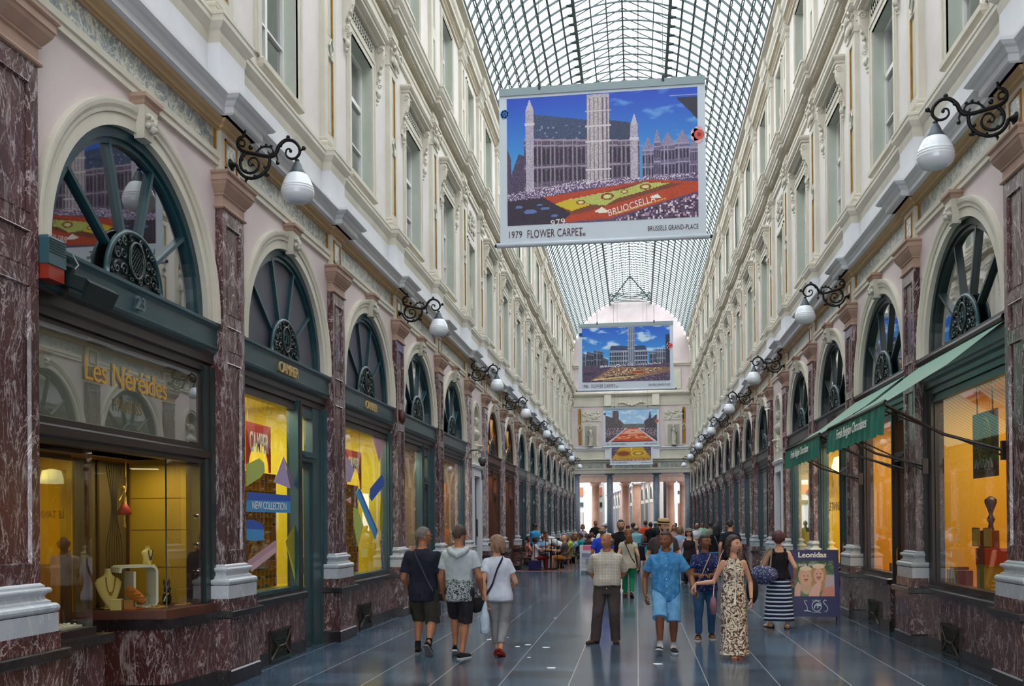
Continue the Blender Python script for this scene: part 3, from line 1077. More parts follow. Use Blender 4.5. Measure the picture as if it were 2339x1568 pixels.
# upper side openings
for xx in (-3.25, 2.65):
 b.box(xx - .55, xx + .55, YE - .06, YE, 11.3, 12.7, CREAM)
 b.box(xx - .35, xx + .35, YE - .07, YE - .05, 11.4, 12.5, REVEAL)
 # relief panels and niche frames
 b.box(xx - .72, xx + .72, YE - .05, YE, 9.1, 9.85, CREAM)
 b.box(xx - .6, xx + .6, YE - .12, YE, 7.25, 8.9, CREAM)
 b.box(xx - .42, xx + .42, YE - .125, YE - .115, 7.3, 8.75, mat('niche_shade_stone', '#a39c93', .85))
 rr = random.Random(3)
 for k in range(34):
  b.ball((xx + rr.uniform(-.62, .62), YE - .07, rr.uniform(9.2, 9.75)), rr.uniform(.05, .1), CREAM, 7, (1, .5, .8))
for xx in (LX + .45, RX - .45):
 b.box(xx - .1, xx + .1, YE - .05, YE, 7.4, 10.0, GOLD)
 b.tube([(xx - .13, YE - .08, 8.6), (xx, YE - .08, 8.85), (xx + .13, YE - .08, 8.6), (xx, YE - .08, 8.35), (xx - .13, YE - .08, 8.6)], .03, CREAM, 5)
# festoon over the middle
for k in range(-4, 5):
 b.ball((-.3 + k * .22, YE - .15, 10.3 - .1 * math.cos(k)), .11, CREAM, 8, (1, .5, .8))
struct(b.build('trim_35'))
b = MB()
for xx in (-2.0, 1.4):
 b.box(xx - .001, xx, YE - .2, YE, 6.4, 6.41, WHITE)
BLUESTONE = mat('bluestone_column', '#8d97a2', .5, col2='#78818b', nscale=5)
BROWNST = mat('brown_stone', '#9a7460', .7, col2='#85614e', nscale=2)
def column(name, x, y, h, r, m, capm):
 e = struct(empty(name, (x, y, 0)))
 b = MB()
 b.box(-r * 1.35, r * 1.35, -r * 1.35, r * 1.35, 0, .12, m)
 b.lathe([(r * 1.3, .12), (r * 1.34, .2), (r * 1.15, .27), (r * 1.05, .30), (r * 1.02, .36)], m)
 b.build('base', e)
 b = MB()
 b.lathe([(r, .36), (r * .99, h * .4), (r * .86, h - .32)], m, n=24)
 b.build('shaft', e)
 b = MB()
 b.lathe([(r * .86, h - .32), (r * .92, h - .3), (r * .92, h - .27), (r * .87, h - .26), (r * .87, h - .17), (r * 1.12, h - .1)], capm, n=24)
 b.box(-r * 1.25, r * 1.25, -r * 1.25, r * 1.25, h - .1, h, capm)
 b.build('capital', e)
 return e
n = 40
for xx in (LX + .15, -1.92, 1.41, RX - .2):
 column('trim_%d' % n, xx, 69.55, 5.30, .26, BLUESTONE, BLUESTONE)
 n += 1
for xx in (-3.2, -.85, 2.6, 3.6):
 column('trim_%d' % n, xx, 75.4, 4.95, .33, BROWNST, BROWNST)
 n += 1
for xx in (-3.35, -1.0, .0):
 column('trim_%d' % n, xx, 79.0, 4.95, .33, BROWNST, BROWNST)
 n += 1
# passage ceiling, beams and the street beyond
b = MB()
b.box(LX - 1, RX + 1, 69.3, 76.5, 5.3, 5.5, TERRA)
b.box(LX - 1, RX + 1, 74.9, 75.9, 4.95, 5.6, TERRA)
struct(b.build('wall_passage'))
# the second gallery beyond, bending away to the left
b = MB()
FP = mat('far_pilaster', '#a89a92', .6)
FW = mat('far_pink_wall', '#d9cbc4', .8)
for (ax, ay, bx, by, flip) in ((1.9, 80.5, -3.6, 128, 1), (-3.6, 82, -9.5, 126, -1)):
 d = Vector((bx - ax, by - ay, 0))
 L_ = d.length
 M_ = Matrix.Translation((ax, ay, 0)) @ Matrix.Rotation(math.atan2(d.x, -d.y) + PI, 4, 'Z')
 q = MB()      # local: y along, wall face at x=0, gallery side is -x * flip
 f = -flip
 bx_ = lambda a_, c_, y0, y1, z0, z1, m: q.box(min(a_ * f, c_ * f), max(a_ * f, c_ * f), y0, y1, z0, z1, m)
 bx_(-.3, 0, 0, L_, 0, 6.0, FW)
 bx_(-.6, -.3, 0, L_, 6.0, 9, WHITE)
 bx_(0, .35, 0, L_, 5.55, 5.75, CREAM)
 bx_(0, .45, 0, L_, 5.75, 6.0, WHITE)
 for k in range(int(L_ / 3.2)):
  y0 = k * 3.2
  bx_(0, .12, y0 - .22, y0 + .22, 0, 5.5, FP)
  q.poly([(f * .02, y0 + 1.6 + 1.1 * math.cos(PI * j / 12), 3.9 + 1.1 * math.sin(PI * j / 12)) for j in range(13)], f * .03, GREEND)
  q.tube([(f * .06, y0 + 1.6 + 1.12 * math.cos(PI * j / 12), 3.9 + 1.12 * math.sin(PI * j / 12)) for j in range(13)], .09, CREAM, 5)
  bx_(0, .08, y0 + .4, y0 + 2.8, 3.55, 3.85, CREAM)
  bx_(0, .05, y0 + .5, y0 + 2.7, .8, 3.55, [GREEND, FP, GREEND][k % 3])
  q.ball((f * .9, y0, 5.35), .2, GLOBE, 10)
 q.xf(M_)
 b.add(q.v, q.f, CREAM)
 b.m[-len(q.m):] = [b.mi(q.mats[k]) for k in q.m]
b.box(-12, 9, 129, 129.3, 0, 12, WHITE)
b.box(3.0, 3.3, 79, 120, 0, 9, WHITE)
struct(b.build('wall_far_gallery'))
# side street blocks seen through the outer openings
b = MB()
SW = mat('street_white', '#b9b9b6', .8)
b.box(-8, -3.0, 90, 90.5, 0, 11, SW)
b.box(-8, -3.2, 89.8, 90, 4.3, 5.1, mat('street_brick', '#a8674a', .8))
b.box(-4.6, -3.6, 89.75, 90, 6.0, 7.2, mat('street_blue_sign', '#3f6f9a', .6))
b.box(-8, -3.2, 89.85, 90, 3.3, 3.7, GREEND)
for k in range(6):
 b.box(-6.5 + k * .6, -6.2 + k * .6, 89.85, 90, .2, 2.8, FP)
b.box(2.2, 3.0, 86, 120, 0, 11, mat('street_grey', '#8d8a88', .8))
b.box(3.0, 6, 84, 84.3, 0, 11, SW)
b.box(3.2, 5, 83.9, 84, 0, 3.4, WOODBR_ if False else mat('street_brown', '#6a4634', .7))
b.box(3.2, 5, 83.9, 84, 4.2, 4.5, GREEND)
b.box(3.2, 5, 83.9, 84, 5.2, 5.6, GREEND)
struct(b.build('wall_street'))
# unseen wall added behind the camera to block sky light from that end
b = MB()
b.box(LX - .3, RX + .3, -4.3, -4.1, 5.2, 15, PINK)
b.add([(LX - .3, -4.1, 15), (RX + .3, -4.1, 15)] + [(RXC + RV * math.cos(A0 + (PI - 2 * A0) * k / 20), -4.1, ZV + RV * math.sin(A0 + (PI - 2 * A0) * k / 20)) for k in range(21)], [tuple([1, 0] + list(range(22, 1, -1)))], PINK)
b.box(LX - .6, LX + .0, -4.3, 2.3, 0, 15, CREAM)
b.box(RX - .0, RX + .6, -4.3, 2.3, 0, 15, CREAM)
struct(b.build('wall_near_light_block'))
# ------------------------------------------------------------------ shopfronts
HW = 1.605
def stall_riser(b, y0, y1, grille=None, h=.84):
 b.box(-.3, .03, y0, y1, .0, .16, BLACKM)
 b.box(-.3, .012, y0, y1, .16, .725, REDM)
 b.stack([(0, .725), (.0, .80), (-.02, .815)], -.3, .06, y0, y1, BLACKM)
 b.box(-.3, -.03, y0, y1, .81, .845, BLACKM)
def grille(side, yw):
 e = empty('ventilation_grille')
 b = MB()
 b.stack([(0, .02), (0, .40)], .0, .014, -.34, .34, BROWNF)
 b.box(.012, .03, -.36, .36, .38, .41, BROWNF)
 b.box(.012, .04, -.33, .33, .02, .06, GREEND)
 for s_ in (-1, 1):
  b.box(.012, .03, s_ * .34 - .015, s_ * .34 + .015, .0, .41, BROWNF)
  b.tube([(.03, s_ * .33, .36), (.045, s_ * .12, .20), (.03, s_ * .33, .05)], .014, mat('bronze_edge', '#4a4038', .4, metal=.5), 5)
 b.tube([(.045, -.12, .20), (.045, .12, .20)], .014, mat('bronze_edge', '#4a4038'), 5)
 b.build('cover', e)
 b = MB()
 for k in range(7):
  b.box(.014, .03, -.22 + .01 * k, .22 - .01 * k, .34 - .022 * k, .35 - .022 * k, GREEND)
  b.box(.014, .03, -.22 + .01 * k, .22 - .01 * k, .07 + .02 * k, .08 + .02 * k, GREEND)
 b.build('louvre', e)
 x, y, _ = W2(side, .012, yw)
 place(e, (x, y, 0), 0 if side == 'left' else PI)
 return e
def front(door=None, sg=None, fr=GREEN, hd=BROWNF, pane=None, sill=True, paney=None, wide=.0):
 """door = (y0, y1) local range of the door leaf; pane fills the rest"""
 WN[0] += 1
 e = struct(empty('window_%d' % WN[0]))
 b = MB()
 # signboard with mouldings
 b.run([(-.2, 3.55), (.0, 3.55), (.012, 3.58), (.035, 3.60), (.035, 3.615), (.015, 3.625), (.015, 3.80), (.04, 3.82), (.055, 3.84), (.055, 3.87), (-.02, 3.895), (-.2, 3.895)], -HW, HW, sg or fr)
 b.run([(-.2, 3.30), (-.09, 3.30), (-.09, 3.36), (-.06, 3.37), (-.06, 3.44), (-.03, 3.46), (-.03, 3.52), (-.01, 3.55), (-.2, 3.55)], -HW, HW, hd)
 j = .13 + wide
 for s_ in (-1, 1):
  for (a, c, x) in ((HW - j, HW, -.05), (HW - .07, HW, -.015), (HW - j - .03, HW - j, -.09)):
   ys = sorted((s_ * a, s_ * c))
   b.box(-.2, x, ys[0], ys[1], .0 if (door and s_ > 0) else .80, 3.40, fr)
 lo, hi = -HW + j, HW - j
 ph = hi
 if door:
  d0, d1 = door
  b.box(-.2, -.04, d0 - .15, d0, .0, 3.40, fr)
  b.box(-.2, -.015, d0 - .10, d0 - .05, .80, 3.40, hd)
  b.box(-.2, -.07, d1, hi + .02, 0, 3.40, fr)
  b.box(-.2, -.03, d0, d1, 2.58, 2.72, fr)
  b.box(-.2, .0, d0, d1, 2.64, 2.67, fr)
  b.box(-.2, -.08, d0, d1, 3.2, 3.32, fr)
  ph = d0 - .15
 b.box(-.2, -.05, lo, ph, .84, .89, fr)
 b.box(-.2, -.07, lo, ph, 3.26, 3.32, hd)
 fo = b.build('frame', e)
 b = MB()
 b.add([(-.10, lo, .86), (-.10, ph, .86), (-.10, ph, 3.3), (-.10, lo, 3.3)], [(0, 1, 2, 3)], pane or SHOPG)
 if door:
  b.add([(-.12, d0, 2.7), (-.12, d1, 2.7), (-.12, d1, 3.3), (-.12, d0, 3.3)], [(0, 1, 2, 3)], pane or SHOPG)
 b.build('pane', e)
 if door:
  b = MB()
  z0 = .84
  for (a, c, q, r) in ((d0, d0 + .07, .02, 2.58), (d1 - .07, d1, .02, 2.58), (d0, d1, .02, z0), (d0, d1, 2.50, 2.58)):
   b.box(-.19, -.10, a, c, q, r, fr)
  b.box(-.11, -.085, d0 + .05, d1 - .05, .16, .20, fr)
  b.box(-.11, -.085, d0 + .05, d1 - .05, .45, .49, fr)
  b.tube([(-.07, d0 + .035, 1.0), (-.05, d0 + .035, 1.05), (-.05, d0 + .035, 1.25), (-.07, d0 + .035, 1.3)], .012, GOLD, 6)
  do = b.build('door', e)
  b = MB()
  b.add([(-.14, d0 + .06, z0), (-.14, d1 - .06, z0), (-.14, d1 - .06, 2.52), (-.14, d0 + .06, 2.52)], [(0, 1, 2, 3)], pane or SHOPG)
  b.build('door_pane', do)
 return e
def room(name, side, yc, depth, wallm, floorz=.84, ceilm=None, backm=None, hw=1.56, top=3.45, floorm=None, flip=False):
 b = MB()
 x0, x1 = -.16, -.16 - depth
 v = [(x0, -hw, floorz), (x1, -hw, floorz), (x1, hw, floorz), (x0, hw, floorz), (x0, -hw, top), (x1, -hw, top), (x1, hw, top), (x0, hw, top)]
 b.add(v, [(0, 3, 2, 1)], floorm or wallm)
 b.add(v, [(4, 5, 6, 7)], ceilm or wallm)
 b.add(v, [(0, 1, 5, 4)], wallm)
 b.add(v, [(2, 3, 7, 6)], wallm)
 b.add(v, [(1, 2, 6, 5)], backm or wallm)
 o = struct(b.build(name))
 x, y, _ = W2(side, 0, yc)
 place(o, (x, y, 0), 0 if side == 'left' else PI)
 return o
def lamp(side, x, y, z, p, col, size=.6):
 return area_light('shop_light', W2(side, x, y, z), size, p, col)
CAMY = mat('acid_yellow_paint', '#c9b81c', .6)
CAMYP = mat('pale_yellow_paint', '#ddd36a', .6)
AMBER = mat('amber_wall', '#dbaa24', .6)
ORANGE = mat('orange_wall', '#d9820c', .6)
JEWY = mat('mustard_wall', '#c9951c', .7)
CURT = mat('peach_curtain', '#e0a366', .8, col2='#c98a4c', nscale=2)
DARKSH = mat('dark_shop', '#1f2423', .8, col2='#3a3a34', nscale=1.5)
WHITEC = mat('shop_ceiling', '#d8cfc0', .8)
WOODBR = mat('red_brown_wood', '#5a3020', .5, col2='#43241a', nscale=3)
fr_full = front()
fr_door = front(door=(.60, 1.12), wide=.0)
fr_brown = front(door=(.2, 1.1), fr=WOODBR, hd=WOODBR)
GREYF = mat('grey_signboard', '#45464a', .45)
fr_r_full = front(fr=BROWNF, hd=GREEND, wide=.12, sg=GREYF)
fr_g_door = front(door=(.60, 1.12), sg=GREYF)
fr_g_full = front(sg=GREYF)
fr_r_door = front(door=(.62, 1.22), fr=BROWNF, hd=GREEND, wide=.08, sg=GREYF)
plan = {('left', 2): fr_door, ('left', 3): fr_full, ('left', 4): fr_door, ('left', 5): fr_full, ('left', 7): fr_brown, ('left', 8): fr_brown,
  ('right', 1): fr_r_full, ('right', 2): fr_r_full, ('right', 3): fr_r_door, ('right', 4): fr_g_door, ('right', 5): fr_g_full}
rs = MB()
for side, wx, rz in SIDES:
 rs = MB()
 for i, ya, yb, yc, nic in BAYS:
  sgn = 1 if side == 'left' else -1
  if side == 'left' and i == 1:
   continue
  if nic:
   continue
  pr = plan.get((side, i)) or ((fr_door, fr_full) if side == 'left' else (fr_g_door, fr_g_full))[(i * 7 + (side == 'left')) % 3 == 0]
  fresh = pr.name in used
  o = put(pr, side, yc)
  if fresh:
   numbered(o)
  hi = {fr_door: .52, fr_g_door: .52, fr_r_door: .50, fr_brown: .1}.get(pr, HW)
  b = MB()
  stall_riser(b, -HW, hi)
  M_ = Matrix.Translation(W2(side, 0, yc)) @ Matrix.Rotation(0 if side == 'left' else PI, 4, 'Z')
  b.xf(M_)
  rs.v, rs.f, rs.m, rs.sm, rs.mats = (lambda A, B: (A.v + B.v, A.f + [[q + len(A.v) for q in f] for f in B.f], A.m + [A.mi(B.mats[k]) for k in B.m], A.sm + B.sm, A.mats))(rs, b)
 struct(rs.build('baseboard_' + side))
# rooms
room('wall_shop', 'left', BAYS[2][3], 2.2, CAMY, backm=CAMYP, ceilm=WHITEC, floorz=.845)
room('wall_shop', 'left', BAYS[3][3], 1.6, CAMY, ceilm=CAMYP)
for i in (4, 5):
 room('wall_shop', 'left', BAYS[i][3], 1.2, mat('warm_grey_room', '#8a7d6c', .8), ceilm=WHITEC)
for i in (7, 8):
 room('wall_shop', 'left', BAYS[i][3], 1.4, mat('amber_dark_room', '#9a641c', .7))
room('wall_shop', 'right', BAYS[2][3], 2.4, AMBER, floorm=ORANGE)
room('wall_shop', 'right', BAYS[1][3], 2.4, AMBER, floorm=ORANGE)
room('wall_shop', 'right', BAYS[3][3], 1.8, AMBER, floorm=ORANGE)
room('wall_shop', 'right', BAYS[4][3], 1.5, mat('lemon_wall', '#d6b414', .6))
room('wall_shop', 'right', BAYS[5][3], 1.5, mat('cream_yellow_wall', '#cdbf78', .6))
for side in ('left', 'right'):
 for i, ya, yb, yc, nic in BAYS:
  if nic or i == 1 or (side, i) in plan:
   continue
  room('wall_shop', side, yc, .9, DARKSH)
room('wall_shop', 'left', BAYS[0][3], .9, DARKSH)
yc2, yc3 = BAYS[2][3], BAYS[3][3]
lamp('left', -.9, yc2, 3.4, 75, (1, .93, .62), 1.4)
lamp('left', -.8, yc3, 3.4, 70, (1, .95, .6), 1.2)
for i in (4, 5):
 lamp('left', -.7, BAYS[i][3], 3.35, 40, (1, .74, .45), .9)
for i in (7, 8):
 lamp('left', -.7, BAYS[i][3], 3.35, 34, (1, .66, .28), .9)
lamp('right', -1.0, BAYS[2][3], 3.4, 50, (1, .90, .60), 1.4)
lamp('right', -1.0, BAYS[1][3], 3.4, 60, (1, .84, .5), 1.4)
lamp('right', -.8, BAYS[3][3], 3.4, 60, (1, .80, .45), 1.2)
lamp('right', -.7, BAYS[4][3], 3.4, 75, (1, .86, .32), 1.0)
lamp('right', -.7, BAYS[5][3], 3.4, 55, (1, .88, .55), 1.0)
for k, (side, i) in enumerate((('left', 10), ('left', 12), ('right', 8), ('right', 10), ('right', 12))):
 lamp(side, -.5, BAYS[i][3], 3.3, 9, (1, .85, .6), .5)
# signs and numbers on the signboards
def wall_text(name, body, side, x, y, z, size, m, depth=.01, label=None, cat='sign', **k):
 tb = text_mb(body, size, m, depth, **k)
 # left wall: reading direction runs away from the camera (+y); right wall: towards it (-y)
 tb.xf(Matrix(((0, 0, 1, 0), (1, 0, 0, 0), (0, 1, 0, 0), (0, 0, 0, 1))))
 o = tb.build(name)
 xx, yy, _ = W2(side, x, y)
 place(o, (xx, yy, z), 0 if side == 'left' else PI)
 if label:
  tag(o, label, cat)
 return o
BRASS = mat('pale_brass_letters', '#c9ac74', .45, metal=.3)
wall_text('house_number', '23', 'left', .045, 8.15, 3.71, .17, mat('grey_number', '#5b6a70', .5), .02, 'grey raised number 23 on the green signboard of the nearest left shop')
wall_text('shop_sign', 'CAMPER', 'left', .045, 11.87, 3.70, .19, BRASS, .02, 'pale brass CAMPER letters on the green signboard beside the wide yellow window with a door', space=.95)
wall_text('shop_sign', 'CAMPER', 'left', .045, 15.75, 3.70, .19, BRASS, .02, 'pale brass CAMPER letters on the farther green signboard, over the doorless yellow window', space=.95)
wall_text('shop_sign', 'TEXIERT', 'right', .045, 19.4, 3.70, .21, TEXTD, .02, 'dark letters on the grey signboard above the second green awning')
# ------------------------------------------------------------------ the jeweller's (nearest left shop)
YJ = BAYS[1][3]          # 8.205
WN[0] += 1
e = struct(empty('window_%d' % WN[0], (LX, YJ, 0)))
b = MB()
b.run([(-.2, 3.55), (.0, 3.55), (.012, 3.58), (.035, 3.60), (.035, 3.615), (.015, 3.625), (.015, 3.80), (.04, 3.82), (.055, 3.84), (.055, 3.87), (-.02, 3.895), (-.2, 3.895)], -HW, HW, GREEN)
b.run([(-.2, 3.28), (-.09, 3.28), (-.09, 3.34), (-.06, 3.35), (-.06, 3.42), (-.03, 3.44), (-.03, 3.52), (-.01, 3.55), (-.2, 3.55)], -HW, HW, BROWNF)
b.run([(-.16, 2.36), (-.05, 2.36), (-.05, 2.40), (-.02, 2.42), (-.02, 2.49), (-.05, 2.51), (-.05, 2.56), (-.16, 2.58)], -HW, HW, BROWNF)
b.box(-.2, -.03, 1.40, HW, .80, 3.4, GREEND)
b.box(-.2, -.06, 1.30, 1.42, .80, 3.3, BROWNF)
b.box(-.2, -.01, 1.52, HW, .0, 3.4, GREEND)
b.box(-.2, -.05, -HW, -HW + .1, .80, 3.4, BROWNF)
b.build('frame', e)
b = MB()
b.add([(-.07, -1.5, 2.57), (-.07, 1.31, 2.57), (-.07, 1.31, 3.30), (-.07, -1.5, 3.30)], [(0, 1, 2, 3)], glass('fanlight_glass', (.75, .78, .74), 2.6, .01, .12))
b.build('fanlight_pane', e)
b = MB()
# near display glass, entrance recess, and the far display glazed on two sides
b.add([(-.07, -1.5, .86), (-.07, -.66, .86), (-.07, -.66, 2.38), (-.07, -1.5, 2.38)], [(0, 1, 2, 3)], SHOPG)
b.add([(-.07, -.66, .86), (-.9, -.50, .86), (-.9, -.50, 2.38), (-.07, -.66, 2.38)], [(0, 1, 2, 3)], SHOPG)
b.build('near_display_pane', e)
b = MB()
b.add([(-.05, 1.31, .88), (-.09, .655, .88), (-.09, .655, 2.38), (-.05, 1.31, 2.38)], [(0, 1, 2, 3)], SHOPG)
b.add([(-.09, .655, .88), (-.80, .50, .88), (-.80, .50, 2.38), (-.09, .655, 2.38)], [(0, 1, 2, 3)], SHOPG)
b.tube([(-.09, .655, .88), (-.09, .655, 2.38)], .008, GREEND, 5)
b.build('far_display_pane', e)
# riser of the two displays
b = MB()
b.box(-.9, .03, -HW, -.60, 0, .16, BLACKM)
b.box(-.9, .012, -HW, -.62, .16, .72, REDM)
b.box(-.92, .07, -HW, -.56, .72, .80, BLACKM)
b.box(-.9, -.05, -HW, -.64, .80, .86, BROWNF)
pl = [(.03, HW), (.03, 1.20), (-.06, .60), (-.95, .42), (-.95, HW)]
for (z0, z1, g_, m) in ((0, .16, .02, BLACKM), (.16, .70, 0, REDM), (.70, .80, .05, BLACKM), (.80, .88, -.01, WOODBR)):
 q = [(x + (g_ if k < 3 else 0), y - (g_ if 0 < k < 4 else 0), z0) for k, (x, y) in enumerate(pl)]
 b.poly(q, z1 - z0, m, 'z')
o = struct(b.build('baseboard_jeweller'))
o.location = (LX, YJ, 0)
# room
b = MB()
hw = 1.57
v = [(-.2, -hw, 0), (-2.6, -hw, 0), (-2.6, hw, 0), (-.2, hw, 0), (-.2, -hw, 2.42), (-2.6, -hw, 2.42), (-2.6, hw, 2.42), (-.2, hw, 2.42)]
b.add(v, [(0, 3, 2, 1)], mat('brown_carpet', '#4b3a24', .9))
b.add(v, [(4, 5, 6, 7)], WHITEC)
b.add(v, [(0, 1, 5, 4), (2, 3, 7, 6), (1, 2, 6, 5)], JEWY)
b.add([(-.08, -1.5, 2.42), (-.9, -1.5, 2.42), (-.9, 1.5, 2.42), (-.08, 1.5, 2.42)], [(0, 1, 2, 3)], WHITEC)
# pale board behind the fanlight
b.add([(-.16, -1.55, 2.5), (-.16, 1.5, 2.5), (-.16, 1.5, 3.4), (-.16, -1.55, 3.4)], [(0, 1, 2, 3)], mat('frosted_board', '#b9bcb2', .7))
o = struct(b.build('wall_jeweller'))
o.location = (LX, YJ, 0)
b = MB()
# display backdrop: mustard panel, dark patterned panels
b.box(-.93, -.10, 1.50, 1.56, .88, 2.38, mat('mustard_panel', '#a8861c', .6))
for zz in (1.26, 1.66, 2.0):
 b.box(-.93, -.10, 1.498, 1.50, zz, zz + .006, WOODBR)
for (a, c, m) in ((.50, 1.50, mat('bronze_panel', '#5f5030', .6)), ):
 b.box(-.98, -.95, a, c, .88, 2.38, m)
for a in (.68, .86, 1.44):
 b.box(-1.0, -.93, a, a + .035, .88, 2.38, mat('dark_bronze_post', '#2c1f14', .5))
for k in range(-3, 4):
 pts = []
 for j in range(33):
  z = .9 + 1.46 * j / 32
  pts.append((-.945, 1.20 + k * .016 * (1 + 2.2 * abs(math.sin((z - .9) * 3.1)) ** 2), z))
 b.tube(pts, .0035, GREEND, 4)
tag(b.build('display_backdrop', loc=(LX, YJ, 0)), 'mustard and bronze backdrop with dark curving lines behind the jewellery display', 'panel')
lamp('left', -.5, YJ + 1.05, 2.36, 5, (1, .86, .45), .35)
lamp('left', -1.6, YJ, 2.38, 10, (1, .75, .35), .9)
lamp('left', -.4, YJ - 1.1, 2.36, 1.6, (1, .85, .5), .3)
# glazed entrance door at the back of the recess
b = MB()
for (a, c, q, r) in ((-.52, -.44, 0, 2.4), (.36, .44, 0, 2.4), (-.44, .36, 2.25, 2.4), (-.44, .36, 0, .12)):
 b.box(-1.02, -.95, a, c, q, r, mat('dark_bronze_post', '#2c1f14'))
d = struct(b.build('door_1', loc=(LX, YJ, 0)))
b = MB()
b.add([(-.98, -.44, .1), (-.98, .36, .1), (-.98, .36, 2.3), (-.98, -.44, 2.3)], [(0, 1, 2, 3)], SHOPG)
b.build('door_pane', d)
# gilt lettering on the fanlight
tb = wall_text('shop_lettering', 'Les Néréides', 'left', -.055, 8.12, 3.02, .29, mat('gilt_lettering', '#b98a2e', .5), .004, 'large gilt lettering across the fanlight of the nearest left shop', 'lettering', space=.92)
wall_text('shop_lettering', 'PARIS', 'left', -.055, 8.11, 2.77, .155, mat('bronze_lettering', '#6d5728', .5), .004, 'small bronze word PARIS below the gilt lettering', 'lettering', space=1.25)
YEL = mat('cream_velvet', '#d9c77a', .8)
def necklace_bust(x, y, z, h, rz, gold, label, tilt=.35):
 e = empty('necklace_bust', (x, y, z), rz)
 b = MB()
 n = 11
 vs, fs = [], []
 outline = [(.035, 1.0), (.036, .92), (.05, .84), (.14, .74), (.17, .66), (.15, .5), (.11, .3), (.055, .12), (.02, .02)]
 for w, t_ in outline:
  for k in range(n):
   a = PI * k / (n - 1)
   vs.append((.055 * math.sin(a) * (.5 + t_ * .5) - (1 - t_) * -.02 + tilt * (1 - t_) * h * .45, w * h * 1.9 * math.cos(a), t_ * h))
 for i in range(len(outline) - 1):
  for k in range(n - 1):
   fs.append((i * n + k, i * n + k + 1, (i + 1) * n + k + 1, (i + 1) * n + k))
 b.add(vs, fs, YEL, True)
 b.tube([(-.03, 0, 0), (-.02, 0, h * .5), (.01, 0, h * .8)], .022, YEL, 8)
 b.box(-.05, .09, -.05, .05, 0, .012, YEL)
 b.build('bust', e)
 b = MB()
 pts = []
 for k in range(17):
  a = PI * k / 16
  pts.append((.075 + tilt * h * .2, .105 * h * 1.9 * math.cos(a) * .55, h * (.80 - .42 * math.sin(a))))
 b.tube(pts, .006, GOLD if gold else mat('dark_beads', '#3b2b26', .4), 5)
 b.ball(pts[8], .016, GOLD if gold else mat('dark_beads', '#3b2b26'), 8, (.6, 1, 1.4))
 b.build('necklace', e)
 return tag(e, label, 'bust')
jx = LX
necklace_bust(-5.24, 8.94, .885, .40, -.75, True, 'tall cream necklace bust leaning at the left of the jewellery display')
necklace_bust(-4.96, 9.19, 1.302, .20, -.6, False, 'small cream necklace bust on top of the white curved stand')
e = empty('jewellery_stand', (-5.03, 9.13, .885), -.72)
b = MB()
W3 = mat('white_plastic', '#d9dcc8', .3)
path = []
for (yy, zz) in ((-.21, .36), (-.205, .40), (-.18, .415), (.10, .415), (.14, .40), (.155, .36), (.155, .05), (.14, .015), (.10, 0), (-.02, 0), (-.06, .015), (-.07, .06), (-.07, .36), (-.08, .385)):
 path.append((yy, zz))
for k in range(len(path) - 2):
 a, c = Vector((0, *path[k])), Vector((0, *path[k + 1]))
 d = (c - a).normalized()
 nrm = Vector((0, -d.z, d.y)) * .012
 q = [a - nrm - d * .004, a + nrm - d * .004, c + nrm + d * .004, c - nrm + d * .004]
 b.poly([(-.13, p.y, p.z) for p in q], .26, W3)
b.build('body', e)
tag(e, 'white curved plastic stand in the middle of the jewellery display', 'stand')
for (x, y, w, h, lb) in ((-.59, .62, .05, .10, 'cream cube plinth under the tall necklace bust'), (-.50, .70, .045, .09, 'brown cube plinth beside the white curved stand')):
 b = MB()
 b.box(-w, w, -w, w, 0, h, YEL if 'cream' in lb else mat('tan_plinth', '#a5742c', .7))
 b.box(-w - .004, w + .004, -w - .004, w + .004, h, h + .006, YEL if 'cream' in lb else mat('tan_plinth', '#a5742c'))
 tag(b.build('display_plinth', loc=(jx + x, YJ + y, .882), rot=(0, 0, .3)), lb, 'plinth')
# second slanted cushion with bracelets
e = empty('bracelet_cushion', (-4.99, 8.90, .985), -.7)
b = MB()
b.tube([(0, -.02, .10), (.06, .06, .02), (.10, .12, -.03)], [.05, .055, .03], mat('orange_velvet', '#b5651c', .8), 10, sy=.5)
b.build('cushion', e)
b = MB()
for k in range(3):
 b.tube([(.03 + k * .03 + .04 * math.cos(a), .02 + k * .035 + .045 * math.sin(a), .075 - k * .03) for a in [2 * PI * j / 10 for j in range(11)]], .006, GOLD, 5)
b.build('bracelet', e)
tag(e, 'orange slanted cushion with gold bracelets beside the tall necklace bust', 'cushion')
e = empty('rabbit_ornament', (-4.80, 9.30, .885), -.5)
b = MB()
BK = mat('black_ceramic', '#14120f', .3)
b.ball((0, 0, .07), .055, BK, 12, (.8, .9, 1.25))
b.ball((.01, 0, .165), .038, BK, 12)
for s_ in (-1, 1):
 b.tube([(0, s_ * .016, .19), (-.005, s_ * .026, .23), (-.005, s_ * .03, .27)], [.010, .014, .004], BK, 8)
b.build('body', e)
b = MB()
b.tube([(.04 * math.cos(a) + .005, .04 * math.sin(a), .13) for a in [2 * PI * j / 12 for j in range(13)]], .006, GOLD, 5)
b.tube([(.04, 0, .13), (.06, -.05, .10), (.05, -.07, .05)], .004, YEL, 5)
b.build('ribbon', e)
tag(e, 'black rabbit ornament with gold ribbon right of the white stand', 'ornament')
